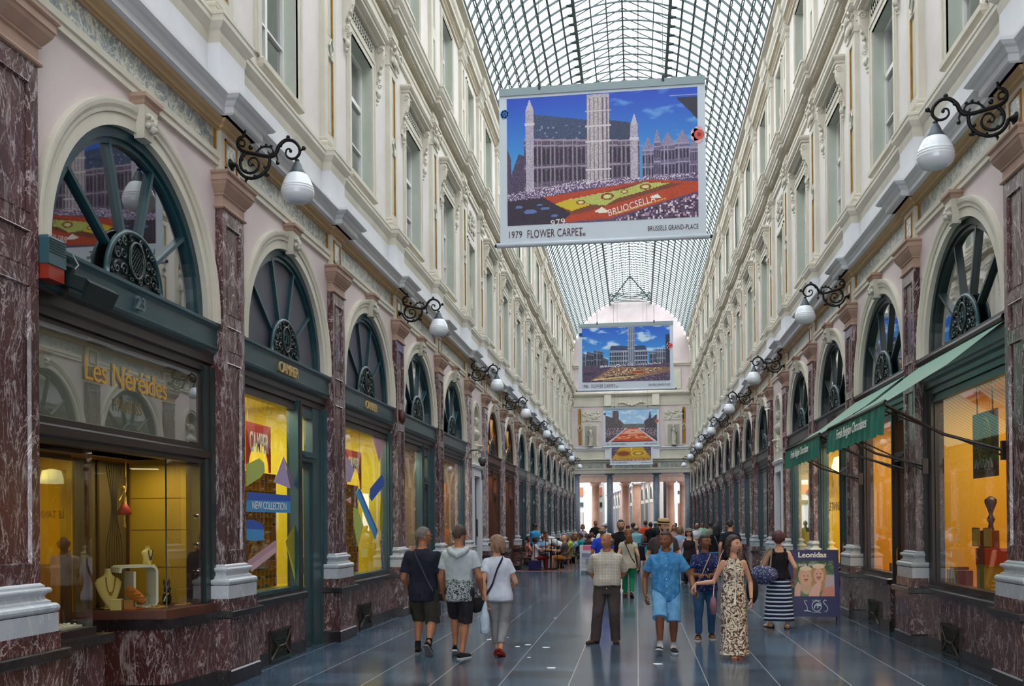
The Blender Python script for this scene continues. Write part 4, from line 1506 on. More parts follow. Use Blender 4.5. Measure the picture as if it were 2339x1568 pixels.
# hanging dancer
e = empty('hanging_dancer', (-5.11, 9.04, 1.84))
b = MB()
GY = mat('gilt_figure', '#dcb042', .4, metal=.2)
b.tube([(0, 0, .07), (0, .005, .15), (0, -.003, .21)], [.022, .018, .012], GY, 8)
b.ball((0, -.02, .245), .022, GY, 8, (1, 1, 1.2))
b.tube([(0, .012, .20), (0, .028, .27), (0, .03, .36)], .007, GY, 6)
b.tube([(0, -.012, .20), (0, -.06, .16), (0, -.10, .12)], .007, GY, 6)
b.tube([(0, -.012, .02), (0, .0, -.06), (0, -.012, -.14)], [.014, .010, .006], GY, 6)
b.tube([(0, .012, .02), (0, -.012, -.05), (0, .02, -.15)], [.014, .010, .006], GY, 6)
b.build('figure', e)
b = MB()
b.lathe([(.02, .10), (.05, .06), (.085, .0), (.075, -.02), (.01, .02)], mat('red_skirt', '#a8281c', .6), n=14, sx=.8)
b.build('skirt', e)
b = MB()
b.tube([(0, .03, .36), (0, .03, .57)], .002, GY, 4)
b.build('thread', e)
tag(e, 'small gilt dancer in a red skirt hanging above the jewellery', 'figurine')
rr = random.Random(5)
for k, (y0, y1, m, lb) in enumerate(((.80, 1.0, mat('coral_tray', '#c46a3a', .6), 'coral tray of small jewels below the tall necklace bust'), (1.0, 1.18, mat('tan_tray', '#b98f52', .6), 'tan tray of rings in front of the white stand'), (1.2, 1.42, mat('tan_tray', '#b98f52'), 'tan tray of brooches at the right end of the jewellery window'))):
 e = empty('jewellery_tray', ((-4.93, -4.78, -4.68)[k], (8.93, 9.10, 9.45)[k], .882))
 b = MB()
 b.box(-.07, .05, -.09, .09, 0, .012, m)
 b.build('tray', e)
 for q in range(6):
  b = MB()
  b.lathe([(.012, 0), (.016, .006), (.012, .012)], GOLD, (rr.uniform(-.05, .03), rr.uniform(-.07, .07), .012), 8)
  b.build('jewel', e)
 tag(e, lb, 'tray')
e = empty('ring_stand', (-4.95, 9.17, .885))
for k in range(3):
 b = MB()
 b.tube([(0, k * .03, 0), (0, k * .03, .10 + .03 * (k % 2))], .003, mat('chrome', '#c9ced2', .15, metal=1.), 6)
 b.tube([(0, k * .03 - .015, .10 + .03 * (k % 2)), (0, k * .03 + .015, .10 + .03 * (k % 2))], .003, mat('chrome', '#c9ced2'), 6)
 b.build('peg', e)
tag(e, 'thin chrome ring pegs standing inside the white stand', 'stand')
for k, z in enumerate((1.20, 1.485, 1.78)):
 b = MB()
 b.tube([(0, 0, 0), (.05, -.05, .03)], .009, mat('chrome', '#c9ced2'), 8)
 b.lathe([(.014, 0), (.014, .012)], mat('chrome', '#c9ced2'), (.05, -.05, .03), 10)
 tag(b.build('glass_clamp', loc=(LX - .085, YJ + 1.27, z)), 'chrome glass clamp on the jeweller window edge, %s of three' % ('lowest', 'middle', 'highest')[k], 'clamp')
e = empty('window_sticker', (LX - .765, YJ + .485, 2.16), 0)
b = MB()
b.box(-.09, -.0, -.016, -.013, 0, .15, mat('sticker_pale', '#cdb9a4', .6))
b.build('sheet', e)
b = MB()
b.ball((-.045, -.019, .10), .026, mat('sticker_brown', '#4b3328', .6), 8, (1, .1, .8))
b.build('mark', e)
e.rotation_euler = (0, 0, .2)
tag(e, 'pale rectangular sticker with a brown mark on the jeweller glass', 'sticker')
# things inside the near display
e = empty('shell_tray', (LX - .3, YJ - .95, .86))
b = MB()
b.box(-.16, .16, -.25, .25, 0, .02, mat('pale_tray', '#c9c8b0', .6))
b.build('tray', e)
b = MB()
for k in range(40):
 b.ball((rr.uniform(-.14, .14), rr.uniform(-.23, .23), .028), .014, mat('pale_beads', '#dcd8c0', .5), 6, (1, 1, .6))
b.build('beads', e)['kind'] = 'stuff'
tag(e, 'pale tray of white beads in the near jewellery window', 'tray')
b = MB()
b.box(-.004, .004, -.14, .14, 0, .36, mat('card_yellow', '#b8a850', .6))
for k in range(5):
 b.box(.004, .006, -.11, .11 - .02 * (k % 2), .05 + k * .06, .07 + k * .06, mat('card_print', '#7d7440', .6))
tag(b.build('display_card', loc=(LX - .85, 7.85, 1.5)), 'yellow printed card behind the glass of the near jewellery window', 'card')
# siren box and floodlight over the jeweller's signboard
e = empty('alarm_siren', (LX + .05, 6.72, 3.56))
b = MB()
b.stack([(0, .11), (0, .30), (-.02, .33)], 0, .11, -.11, .11, mat('teal_plastic', '#31525c', .4))
for k in range(6):
 b.box(.0, .115, -.10, .10, .20 + k * .02, .206 + k * .02, GREEND)
b.build('housing', e)
b = MB()
b.stack([(0, .0), (.0, .11)], 0, .10, -.10, .10, mat('orange_lens', '#8c2a18', .4))
b.build('lens', e)
tag(e, 'teal alarm siren with orange lens above the nearest left shop', 'alarm')
e = empty('floodlight', (LX + .02, 7.15, 3.66), 0)
b = MB()
b.box(-.05, .28, -.28, .10, -.05, .05, GREEND)
b.add([(.28, -.28, -.05), (.28, .10, -.05), (.31, .12, -.12), (.31, -.30, -.12), (.28, -.28, .05), (.28, .10, .05), (.33, .12, .03), (.33, -.30, .03)], [(0, 1, 2, 3), (4, 7, 6, 5), (0, 3, 7, 4), (1, 5, 6, 2), (0, 4, 5, 1), (3, 2, 6, 7)], GREEND)
b.build('housing', e)
b = MB()
b.box(.0, .06, -.16, -.12, -.14, .10, GREEND)
b.tube([(.02, -.1, .05), (.06, -.1, .14), (.0, -.12, .2)], .006, mat('white_cable', '#c9ccd0', .5), 5)
b.build('mount', e)
e.rotation_euler = (0, .35, 0)
tag(e, 'dark square floodlight mounted on the green signboard by number 23', 'floodlight')
# ------------------------------------------------------------------ shoe shop windows
def decal(name, pts, m, side, label, cat='decal', x=-.094, extra=None, d=.002):
 """flat printed sticker on the glass; pts (y, z) world"""
 wx = LX + x if side == 'left' else RX - x
 cy = sum(p[0] for p in pts) / len(pts)
 cz = sum(p[1] for p in pts) / len(pts)
 b = MB()
 b.poly([(0, y - cy, z - cz) for y, z in pts], d, m)
 for q, mm in (extra or []):
  b.poly([(d, y - cy, z - cz) for y, z in q], d * .5, mm)
 return tag(b.build(name, loc=(wx, cy, cz)), label, cat)
BL1, BL2 = mat('decal_blue', '#2a55b0', .5), mat('decal_light_blue', '#3f8fc9', .5)
LIL1, LIL2 = mat('decal_lilac', '#a698bf', .5), mat('decal_dark_lilac', '#6e6488', .5)
LIM = mat('decal_lime', '#a9b85a', .5)
PNK, PNK2 = mat('decal_pink', '#b48ea0', .5), mat('decal_pale_pink', '#c9a4ae', .5)
OLV = mat('decal_olive', '#8c8a2a', .5)
REDP = mat('poster_red', '#b8321a', .5)
WHT = mat('poster_white', '#eceae4', .5)
def gy(px, py, X=LX - .09):
 """where the sight line through a photo point meets the glass plane"""
 a = (px - 1169.5) / FPX
 cc = -(py - 1184.8) / FPX
 d = _f2 + _r3 * a + _u3 * cc
 t_ = X / d.x
 return (t_ * d.y, CAMH + t_ * d.z)
def zc(pts, x0=560, y0=860, s=3.075, X=LX - .09):
 return [gy(x0 + p[0] / s, y0 + p[1] / s, X) for p in pts]
decal('window_decal', zc([(15, 870), (320, 880), (320, 962), (5, 950)]), BL2, 'left', 'light blue NEW COLLECTION block sticker on the nearer yellow window',
   extra=[(zc([(18, 812), (320, 838), (320, 880), (15, 870)]), BL1)])
tb = text_mb('NEW COLLECTION', .135, WHT, .002, space=.95)
tb.xf(Matrix(((0, 0, 1, 0), (1, 0, 0, 0), (0, 1, 0, 0), (0, 0, 0, 1))))
p_ = gy(614, 1157)
o = tag(tb.build('window_lettering', loc=(LX - .088, p_[0] + .04, p_[1])), 'white words NEW COLLECTION on the light blue window sticker', 'lettering')
decal('window_decal', zc([(205, 745), (270, 560), (320, 790)]), LIL1, 'left', 'lilac pyramid sticker with a dark side on the nearer yellow window', extra=[(zc([(270, 560), (350, 755), (328, 790)]), LIL2)])
decal('window_decal', zc([(10, 620), (100, 575), (135, 610), (140, 670), (110, 710), (10, 775)]), LIM, 'left', 'pale lime cylinder sticker high on the nearer yellow window')
decal('window_decal', zc([(10, 1010), (60, 1010), (120, 1045), (133, 1080), (130, 1150), (60, 1158), (10, 1150)]), BL2, 'left', 'blue drum sticker low on the nearer yellow window', extra=[(zc([(10, 1008), (60, 1008), (120, 1040), (133, 1080), (10, 1070)]), BL1)])
decal('window_decal', zc([(20, 1300), (215, 1155), (225, 1200), (30, 1345)]), PNK, 'left', 'pink diagonal bar sticker at the foot of the nearer yellow window', extra=[(zc([(30, 1335), (222, 1195), (222, 1235), (45, 1375)]), PNK2)])
decal('window_decal', zc([(285, 1160), (352, 1040), (352, 1460)]), OLV, 'left', 'olive spike sticker beside the shoe shop door', extra=[(zc([(285, 1160), (352, 1380), (352, 1460)]), LIM)])
decal('window_decal', zc([(888, 415), (980, 415), (980, 440), (942, 605)]), PNK, 'left', 'pink pyramid sticker at the top of the farther yellow window', extra=[(zc([(888, 415), (905, 415), (942, 605)]), PNK2)])
decal('window_decal', zc([(878, 790), (960, 690), (978, 720), (975, 770), (890, 880), (874, 850)]), BL1, 'left', 'deep blue cylinder sticker on the farther yellow window')
decal('window_decal', zc([(778, 820), (800, 785), (932, 1085), (915, 1150)]), BL2, 'left', 'long slanting blue bar sticker on the farther yellow window', extra=[(zc([(795, 785), (812, 800), (932, 1085), (925, 1095)]), BL1)])
decal('window_decal', zc([(712, 560), (768, 660), (740, 745), (712, 740)]), LIL1, 'left', 'lilac pyramid sticker at the near edge of the farther yellow window')
decal('window_decal', zc([(765, 920), (790, 930), (832, 1050), (795, 1200), (768, 1060)]), LIM, 'left', 'lime wedge sticker left of the long blue bar')
decal('window_decal', zc([(955, 850), (968, 850), (972, 960), (965, 1090), (950, 1080), (948, 960)]), OLV, 'left', 'thin olive oval sticker at the far side of the farther yellow window')
decal('window_decal', zc([(950, 1155), (960, 1155), (986, 1365), (974, 1365)]), LIL2, 'left', 'thin dark stick sticker low on the farther yellow window')
decal('window_decal', zc([(712, 870), (745, 850), (745, 895)]), PNK2, 'left', 'small pale pink sticker at the near edge of the farther yellow window')
# hanging CAMPER posters and shoe walls
for (yc_, x, zt, w, h, sx_, lb) in ((11.98, -.42, 3.03, .82, .62, 1., 'red hanging poster with white letters inside the nearer yellow window'), (16.2, -.42, 3.0, .95, .66, 1., 'red hanging poster with white letters inside the farther yellow window')):
 e = empty('hanging_poster', (LX + x, yc_, zt))
 b = MB()
 pts = [(0, -w / 2, 0), (0, w / 2, 0), (0, w / 2, -h)]
 for k in range(9):
  a = PI * k / 8
  pts.append((0, w / 2 * .84 * math.cos(a), -h + .38 * math.sin(a)))
 pts.append((0, -w / 2, -h))
 b.poly(pts[::-1], .01, REDP)
 b.build('sheet', e)
 b = text_mb('CAMPER', .27, WHT, .004, space=1.0, bold=.003)
 b.xf(Matrix(((0, 0, 1, .014), (.62, 0, 0, 0), (0, 1.35, 0, -.26), (0, 0, 0, 1))))
 b.build('lettering', e)
 for s_ in (-1, 1):
  b = MB()
  b.tube([(0, s_ * w * .4, 0), (0, s_ * w * .4, 3.42 - zt)], .004, GREEND, 4)
  b.build('cord', e)
 tag(e, lb, 'poster')
rr = random.Random(11)
SHM = [None] * 4
SH = [mat('shoe_brown', '#4a3024', .5), mat('shoe_black', '#241e1c', .5), mat('shoe_tan', '#a87a3c', .5), mat('shoe_grey', '#5a5652', .5)]
for bi, (yc_, x, w, lb) in enumerate(((12.30, -.62, 1.1, 'tall honey-coloured shoe rack inside the nearer yellow window'), (16.25, -.62, 1.15, 'tall honey-coloured shoe rack inside the farther yellow window'))):
 e = empty('shoe_rack', (LX + x, yc_, .86))
 b = MB()
 HON = mat('honey_rack', '#c98a1c', .5)
 H_ = 1.55
 b.box(-.03, 0, -w / 2, w / 2, 0, H_, HON)
 ny, nz_ = int(w / .13), 13
 for k in range(ny + 1):
  yy = -w / 2 + k * w / ny
  b.box(0, .10, yy - .004, yy + .004, 0, H_, HON)
 for k in range(nz_ + 1):
  b.box(0, .10, -w / 2, w / 2, k * H_ / nz_ - .004, k * H_ / nz_ + .004, HON)
 b.build('shelves', e)
 for k in range(ny):
  for j in range(nz_):
   if rr.random() < .3:
    continue
   q = rr.randrange(4)
   if not SHM[q]:
    b = MB()
    b.box(-.045, .045, -.042, .042, 0, .03, SH[q])
    b.ball((-.02, -.005, .040), .032, SH[q], 8, (1, 1, .9))
    b.ball((.03, 0, .018), .026, SH[q], 8, (1, 1, .8))
    SHM[q] = b.mesh('shoe')
   o = bpy.data.objects.new('shoe', SHM[q])
   COL.objects.link(o)
   o.location = (LX + x + .06, yc_ - w / 2 + (k + .5) * w / ny, .86 + j * H_ / nz_ + .005)
   tag(o, 'small shoe on the honey-coloured rack of the %s yellow window' % ('nearer', 'farther')[bi], 'shoe', 'shoes on the rack of the %s yellow window' % ('nearer', 'farther')[bi])
 tag(e, lb, 'rack')
b = MB()
b.box(-.45, .45, -.9, .9, 0, .22, CAMY)
tag(b.build('display_bench', loc=(LX - 1.35, 11.9, .85)), 'yellow display bench along the floor of the nearer yellow window', 'bench')
EMW = emis('lamp_disc', (1, .95, .8), 6)
for k, (y, x, z) in enumerate(((11.3, -.9, 3.05), (11.9, -1.0, 3.05))):
 e = empty('pendant_lamp', (LX + x, y, z))
 b = MB()
 b.lathe([(.0, .03), (.09, .025), (.11, .0)], WHT, n=16)
 b.build('shade', e)
 b = MB()
 b.lathe([(.10, -.004), (.10, -.001)], EMW, n=16)
 b.build('diffuser', e)
 b = MB()
 b.tube([(0, 0, .03), (0, 0, .36)], .004, GREEND, 4)
 b.build('cord', e)
 tag(e, 'flat white pendant lamp in the nearer yellow window, %s of two' % ('nearer', 'farther')[k], 'lamp')
# curtains of the two peach windows
for i, lb in ((4, 'peach curtain in the shop window next to a green door'), (5, 'peach curtain in the shop window beside the grey side door')):
 yc_ = BAYS[i][3]
 y0, y1 = yc_ - 1.45, yc_ + (.42 if i == 4 else 1.45)
 b = MB()
 n = 60
 vs = []
 for k in range(n + 1):
  y = y0 + (y1 - y0) * k / n
  x = -.45 + .025 * math.sin(k * 1.3) + .01 * math.sin(k * 3.1)
  vs += [(x, y, .88), (x * 1.0 - .004 * math.cos(k), y, 2.75)]
 b.add(vs, [(2 * k, 2 * k + 2, 2 * k + 3, 2 * k + 1) for k in range(n)], CURT, True)
 b.box(-.47, -.44, y0, y1, 2.75, 2.77, BRASS)
 tag(b.build('curtain', loc=(LX, 0, 0)), lb, 'curtain')
 area_light('shop_light', (LX - .2, (y0 + y1) / 2, 3.15), .25, 34, (1, .86, .64), (0, .75, 0), 1.6)
# ------------------------------------------------------------------ niche bays: side doors, busts and statues
for side, wx, rz in SIDES:
 i = 6
 yc_ = BAYS[i][3]
 d = struct(empty('door_%d' % (2 if side == 'left' else 3)))
 place(d, W2(side, 0, yc_), 0 if side == 'left' else PI)
 b = MB()
 DG = mat('slate_blue_door', '#4d5a68', .5, col2='#434f5c', nscale=3)
 b.box(-.12, -.08, -.5, .5, 0, 3.05, DG)
 for (z0, z1) in ((.2, 1.2), (1.35, 2.5)):
  b.box(-.08, -.065, -.36, .36, z0, z1, DG)
 b.build('leaf', d)
 b = MB()
 for s_ in (-1, 1):
  b.box(-.1, .05, *sorted((s_ * .5, s_ * .66)), 0, 3.05, WHITE)
 b.stack([(0, 3.05), (0, 3.25), (.04, 3.28), (.06, 3.35), (.02, 3.38)], -.1, .05, -.66, .66, WHITE)
 b.box(-.1, .02, -.85, .85, 3.4, 3.62, CREAM)
 b.build('surround', d)
 b = MB()
 b.box(-.06, -.03, .36, .46, 1.35, 1.85, GREEND)
 b.box(-.03, -.02, .38, .44, 1.6, 1.7, BRASS)
 b.build('entry_panel', d)
 # stone bust on its bracket
 e = empty('stone_bust')
 place(e, W2(side, -.02, yc_, 3.62), 0 if side == 'left' else PI)
 b = MB()
 b.lathe([(.02, 0), (.06, .08), (.10, .16), (.20, .24), (.22, .27), (.22, .30), (.10, .32), (.07, .36), (.09, .42)], CREAM, n=16)
 b.tube([(.08, -.14, .08), (.12, -.10, .18), (.10, -.16, .25)], .03, CREAM, 6)
 b.tube([(.08, .14, .08), (.12, .10, .18), (.10, .16, .25)], .03, CREAM, 6)
 b.build('bracket', e)
 b = MB()
 b.lathe([(.08, .42), (.16, .48), (.24, .58), (.25, .66), (.15, .73), (.075, .77), (.07, .84)], STATUE, n=18, sx=.62)
 b.ball((.01, 0, .96), .115, STATUE, 16, (1.0, .82, 1.22))
 b.ball((.105, 0, .94), .022, STATUE, 8, (1, .6, 1.3))
 b.ball((.08, 0, .88), .04, STATUE, 8, (1, .9, 1))
 for k in range(16):
  a = k * 2.4
  b.ball((-.02 + .06 * math.cos(a), .09 * math.sin(a), 1.04 + .02 * math.sin(k)), .045, STATUE, 7)
 b.build('bust', e)
 tag(e, 'weathered stone bust on a scrolled bracket in the round niche of the %s wall' % side, 'bust')
 b = MB()
 for (r0, r1, x1) in ((.42, .50, .03), (.50, .56, .05)):
  n = 20
  vs, fs = [], []
  pts = [(-1, 3.62)] + [None] * (n + 1) + [(1, 3.62)]
  for k in range(-1, n + 2):
   a = PI * min(max(k, 0), n) / n
   for r, x in ((r0, 0), (r0, x1), (r1, x1), (r1, 0)):
    z = 4.62 + r * math.sin(a) if 0 <= k <= n else 3.62
    vs.append((x, r * math.cos(a), z))
  for k in range(n + 2):
   for j in range(3):
    fs.append((k * 4 + j, k * 4 + j + 1, k * 4 + 5 + j, k * 4 + 4 + j))
  b.add(vs, fs, CREAM)
 o = struct(b.build('trim_%d' % (50 if side == 'left' else 51)))
 place(o, W2(side, 0, yc_), 0 if side == 'left' else PI)
 # statue niches on both upper floors, relief between
 b = MB()
 for (z0, z1) in ((7.42, 9.55), (11.72, 13.95)):
  for (o_, x1) in ((.13, .03), (.05, .045)):
   t_ = .05
   for (a0, a1, c0, c1) in ((-.46 - o_, -.46 - o_ + t_, z0, z1 + o_), (.46 + o_ - t_, .46 + o_, z0, z1 + o_), (-.46 - o_, .46 + o_, z1 + o_ - t_, z1 + o_)):
    b.box(-.10, -.10 + x1, a0, a1, c0, c1, CREAM)
 b.box(-.10, -.08, -.55, .55, 9.85, 10.55, CREAM)
 rr = random.Random(4)
 for k in range(30):
  b.ball((-.06, rr.uniform(-.45, .45), rr.uniform(9.95, 10.45)), rr.uniform(.05, .09), STATUE, 7, (.5, 1, 1))
 o = struct(b.build('trim_%d' % (52 if side == 'left' else 53)))
 place(o, W2(side, 0, yc_), 0 if side == 'left' else PI)
def draped_statue(name, h, label, arm=1, m=STATUE):
 e = empty(name)
 b = MB()
 s = h / 1.9
 b.box(-.2 * s, .2 * s, -.22 * s, .22 * s, 0, .12 * s, m)
 b.build('plinth', e)
 b = MB()
 n = 22
 lev = [(.12, .20, .17), (.3, .19, .165), (.6, .18, .16), (.9, .175, .15), (1.08, .16, .13), (1.2, .14, .11), (1.38, .19, .125), (1.5, .20, .115), (1.56, .12, .09), (1.60, .055, .055), (1.68, .05, .05)]
 vs, fs = [], []
 for z, w, d in lev:
  sway = .03 * math.sin(z * 3)
  for k in range(n):
   a = 2 * PI * k / n
   fold = 1 + (.09 * math.sin(a * 7 + z * 2.2) if z < 1.1 else .03 * math.sin(a * 5))
   vs.append((d * math.cos(a) * fold * s, (w * math.sin(a) * fold + sway) * s, z * s))
 for i in range(len(lev) - 1):
  for k in range(n):
   fs.append((i * n + k, i * n + (k + 1) % n, (i + 1) * n + (k + 1) % n, (i + 1) * n + k))
 b.add(vs, fs, m, True)
 b.ball((.01 * s, -.01 * s, 1.78 * s), .095 * s, m, 14, (1, .86, 1.2))
 b.ball((-.03 * s, -.01 * s, 1.82 * s), .10 * s, m, 12, (.9, 1, .9))
 b.ball((.10 * s, -.01 * s, 1.77 * s), .02 * s, m, 6)
 b.tube([(0, .19 * s, 1.47 * s), (.06 * s, .26 * s, 1.24 * s), (.16 * s, .10 * s, 1.22 * s)], [.055 * s, .048 * s, .03 * s], m, 10)
 if arm > 0:
  b.tube([(0, -.19 * s, 1.47 * s), (.08 * s, -.28 * s, 1.3 * s), (.12 * s, -.10 * s, 1.6 * s)], [.055 * s, .048 * s, .03 * s], m, 10)
 else:
  b.tube([(0, -.19 * s, 1.47 * s), (.05 * s, -.25 * s, 1.2 * s), (.12 * s, -.2 * s, .98 * s)], [.055 * s, .048 * s, .035 * s], m, 10)
 b.tube([(.12 * s, -.14 * s, 1.42 * s), (.16 * s, .05 * s, 1.15 * s), (.15 * s, .15 * s, .9 * s), (.17 * s, .12 * s, .4 * s)], [.03 * s, .05 * s, .05 * s, .03 * s], m, 8)
 b.build('figure', e)
 return tag(e, label, 'statue')
for side in ('left', 'right'):
 for z, fl_ in ((7.42, 'first-floor'), (11.72, 'top-floor')):
  s = draped_statue('statue', 1.85, 'draped pale stone statue in the %s niche of the %s wall' % (fl_, side), 1 if side == 'left' else -1)
  place(s, W2(side, -.27, BAYS[6][3], z), 0 if side == 'left' else PI)
for xx, lb in ((-3.25, 'pale stone statue in the end wall niche left of the hanging posters'), (2.65, 'pale stone statue in the end wall niche right of the hanging posters')):
 s = draped_statue('statue', 1.45, lb, 1 if xx > 0 else -1)
 place(s, (xx, YE - .30, 7.27), -PI / 2)
# ------------------------------------------------------------------ chocolate shop awnings and window
AWS = None
t = NT('striped_awning')
p = t.pos()
sx = t.n('ShaderNodeSeparateXYZ', {0: p}).outputs[1]
f = t.math('FRACT', t.math('MULTIPLY', sx, 7.2))
c = t.mix(t.math('GREATER_THAN', f, .5), srgb('#cfeee2'), srgb('#6fc0aa'))
t.set(t.b, 'Base Color', c)
t.b.inputs['Roughness'].default_value = .7
tr = t.n('ShaderNodeBsdfTranslucent', {'Color': c})
mx = t.n('ShaderNodeMixShader', {0: .55, 1: t.b.outputs[0], 2: tr.outputs[0]})
t.t.links.new(mx.outputs[0], t.out.inputs[0])
AWTOP = t.m
AWVAL = mat('green_valance', '#0f7360', .75, col2='#0b5c4e', nscale=5)
for k, (y0, y1, lb) in enumerate(((10.42, 13.45, 'nearer green awning of the chocolate shop'), (14.05, 17.15, 'farther green awning, beyond the nearer one'))):
 e = empty('awning', (RX, (y0 + y1) / 2, 0))
 h2 = (y1 - y0) / 2
 xf, zf, xw, zw = -1.25, 2.94, -.02, 3.79
 b = MB()
 n = 24
 vs = []
 for q in range(n + 1):
  y = -h2 + 2 * h2 * q / n
  for f in (0, .5, 1):
   vs.append((xw + (xf - xw) * f, y, zw + (zf - zw) * f - .05 * math.sin(PI * f)))
 fs = []
 for q in range(n):
  for r in range(2):
   fs.append((q * 3 + r, q * 3 + r + 1, q * 3 + 4 + r, q * 3 + 3 + r))
 b.add(vs, fs, AWTOP, True)
 b.build('canopy', e)
 b = MB()
 vs = []
 n = 60
 for q in range(n + 1):
  y = -h2 + 2 * h2 * q / n
  x = xf - .015 + .012 * math.sin(q * 1.1) + .006 * math.sin(q * 2.7)
  vs += [(xf, y, zf + .03), (x, y, zf - .17), (x * 1. - .008, y, zf - .33 - .01 * math.sin(q * .9))]
 fs = []
 for q in range(n):
  for r in range(2):
   fs.append((q * 3 + r, q * 3 + r + 1, q * 3 + 4 + r, q * 3 + 3 + r))
 b.add(vs, fs, AWVAL, True)
 b.build('valance', e)
 tb = text_mb('Fresh Belgian Chocolates', .17, WHT, .003, shear=.35, space=.95)
 tb.xf(Matrix(((0, 0, -1, xf - .04), (-1, 0, 0, 0), (0, 1, 0, zf - .14), (0, 0, 0, 1))))
 tb.build('lettering', e)
 b = MB()
 b.tube([(xf, -h2, zf), (xf, h2, zf)], .022, BROWNF, 8)
 b.tube([(xw - .04, -h2, zw), (xw - .04, h2, zw)], .045, BROWNF, 8)
 b.build('front_bar', e)
 for s_ in (-1, 1):
  b = MB()
  yy = s_ * (h2 - .12)
  b.tube([(xf + .02, yy, zf - .02), (xf * .52, yy + s_ * .02, zf - .34), (-.04, yy, 2.42)], .018, BROWNF, 6)
  b.tube([(xf + .02, yy - s_ * .25, zf - .03), (-.04, yy, 2.36)], .010, BROWNF, 6)
  b.box(-.07, -.0, yy - .03, yy + .03, 2.32, 2.52, BROWNF)
  b.build('arm', e)
 tag(e, lb, 'awning')
# framed print hanging in the chocolate window
yb = BAYS[2][3]
e = empty('framed_print', (RX + .40, 12.34, 2.22))
b = MB()
b.box(-.02, .0, -.41, .41, 0, .80, mat('print_black', '#1d1712', .4))
b.build('board', e)
b = MB()
PG = mat('print_gold', '#8a7428', .4)
for r in (.07, .12, .17, .22):
 b.tube([(-.025, r * 1.0 * math.cos(a), .46 + r * 1.2 * math.sin(a)) for a in [2 * PI * q / 20 for q in range(21)]], .008, PG, 5)
for q in range(5):
 b.tube([(-.025, -.28 + q * .12, .10 + .05 * (q % 2)), (-.025, -.22 + q * .12, .22), (-.025, -.16 + q * .12, .12)], .012, mat('print_grey', '#7d776d', .5), 5)
b.build('artwork', e)
for s_ in (-1, 1):
 b = MB()
 b.box(-.015, -.008, s_ * .26 - .018, s_ * .26 + .018, .80, 1.23, BROWNF)
 b.build('strap', e)
tag(e, 'dark framed print with gold rings hanging in the amber chocolate window', 'print')
for k, (y, x, w, h, m, lb) in enumerate(((13.2, .35, .2, .24, 'box_brown', 'brown gift boxes stacked low in the amber window'), (12.5, .50, .13, .30, 'olive_pedestal', 'olive pedestal in the amber window'),)):
 b = MB()
 bm = {'box_brown': mat('box_brown', '#6a3616', .6), 'olive_pedestal': mat('olive_pedestal', '#8a8424', .6)}[m]
 if k == 0:
  for (a, c, z0, z1) in ((-.2, -.06, 0, .2), (-.05, .06, 0, .24), (.07, .2, 0, .2)):
   b.box(-.1, .1, a, c, z0, z1, bm)
   b.box(-.104, .104, (a + c) / 2 - .01, (a + c) / 2 + .01, z0, z1 + .004, AMBER)
 else:
  b.stack([(0, 0), (0, h - .03), (.02, h - .02), (.02, h)], -w, w, -w, w, bm)
 tag(b.build('gift_boxes' if k == 0 else 'display_pedestal', loc=(RX + x, y, .845)), lb, 'box' if k == 0 else 'pedestal')
b = MB()
b.box(-.13, .13, -.16, .16, 0, .2, mat('red_box', '#8a2c10', .6))
b.box(-.09, .09, -.02, .16, .2, .42, mat('box_brown', '#6a3616'))
tag(b.build('chocolate_box', loc=(RX + .50, 12.5, 1.147)), 'red and brown chocolate boxes on the olive pedestal', 'box')
e = empty('chocolate_fountain', (RX + .50, 12.5, 1.57))
b = MB()
CH = mat('dark_chocolate', '#3a160a', .3)
b.lathe([(.04, 0), (.025, .08), (.05, .13), (.02, .20), (.04, .26), (.07, .34), (.07, .38), (.02, .42)], CH, n=14)
b.build('column', e)
tag(e, 'dark twisted chocolate figure on top of the red boxes', 'ornament')
for k, (y, z) in enumerate(((11.8, 1.38), (12.18, 1.38))):
 b = MB()
 b.box(-.004, .0, -.13, .13, 0, .22, mat('menu_card', '#d9a545', .6))
 for (a0, a1, c0, c1) in ((-.13, .13, .215, .225), (-.13, .13, 0, .008), (-.13, -.124, 0, .22), (.124, .13, 0, .22)):
  b.box(-.008, -.004, a0, a1, c0, c1, WOODBR)
 tag(b.build('menu_card', loc=(RX + .22, y, z)), 'small framed menu card on the amber glass, %s of the pair' % ('right', 'left')[k], 'card')
b = MB()
b.box(-.006, 0, -.07, .07, 0, .36, mat('green_notice', '#3d4a34', .6))
tag(b.build('notice', loc=(RX + .14, 13.26, 1.22)), 'narrow dark notice at the far edge of the amber window', 'notice')
b = MB()
b.box(0, .3, -1.35, 1.35, 0, .10, mat('orange_shelf', '#d9720c', .5))
tag(b.build('display_shelf', loc=(RX + 1.9, 12.0, 1.35)), 'orange shelf at the back of the amber window', 'shelf')
rr = random.Random(8)
for k in range(8):
 b = MB()
 w = rr.uniform(.05, .09)
 b.box(-w, w, -w, w, 0, rr.uniform(.08, .16), [mat('box_brown', '#6a3616'), mat('red_box', '#8a2c10'), mat('gold_box', '#c9932a', .4)][k % 3])
 b.box(-w - .002, w + .002, -.008, .008, 0, .05, GOLD)
 tag(b.build('sweet_box', loc=(RX + .4 + .06 * (k % 3), 15.2 + k * .24, .846)), '%s sweet box under the farther awning, %s from the near end of the row' % (('brown', 'red', 'gold')[k % 3], ('first', 'second', 'third', 'fourth', 'fifth', 'sixth', 'seventh', 'eighth')[k]), 'box', 'sweet boxes in the window under the farther awning')
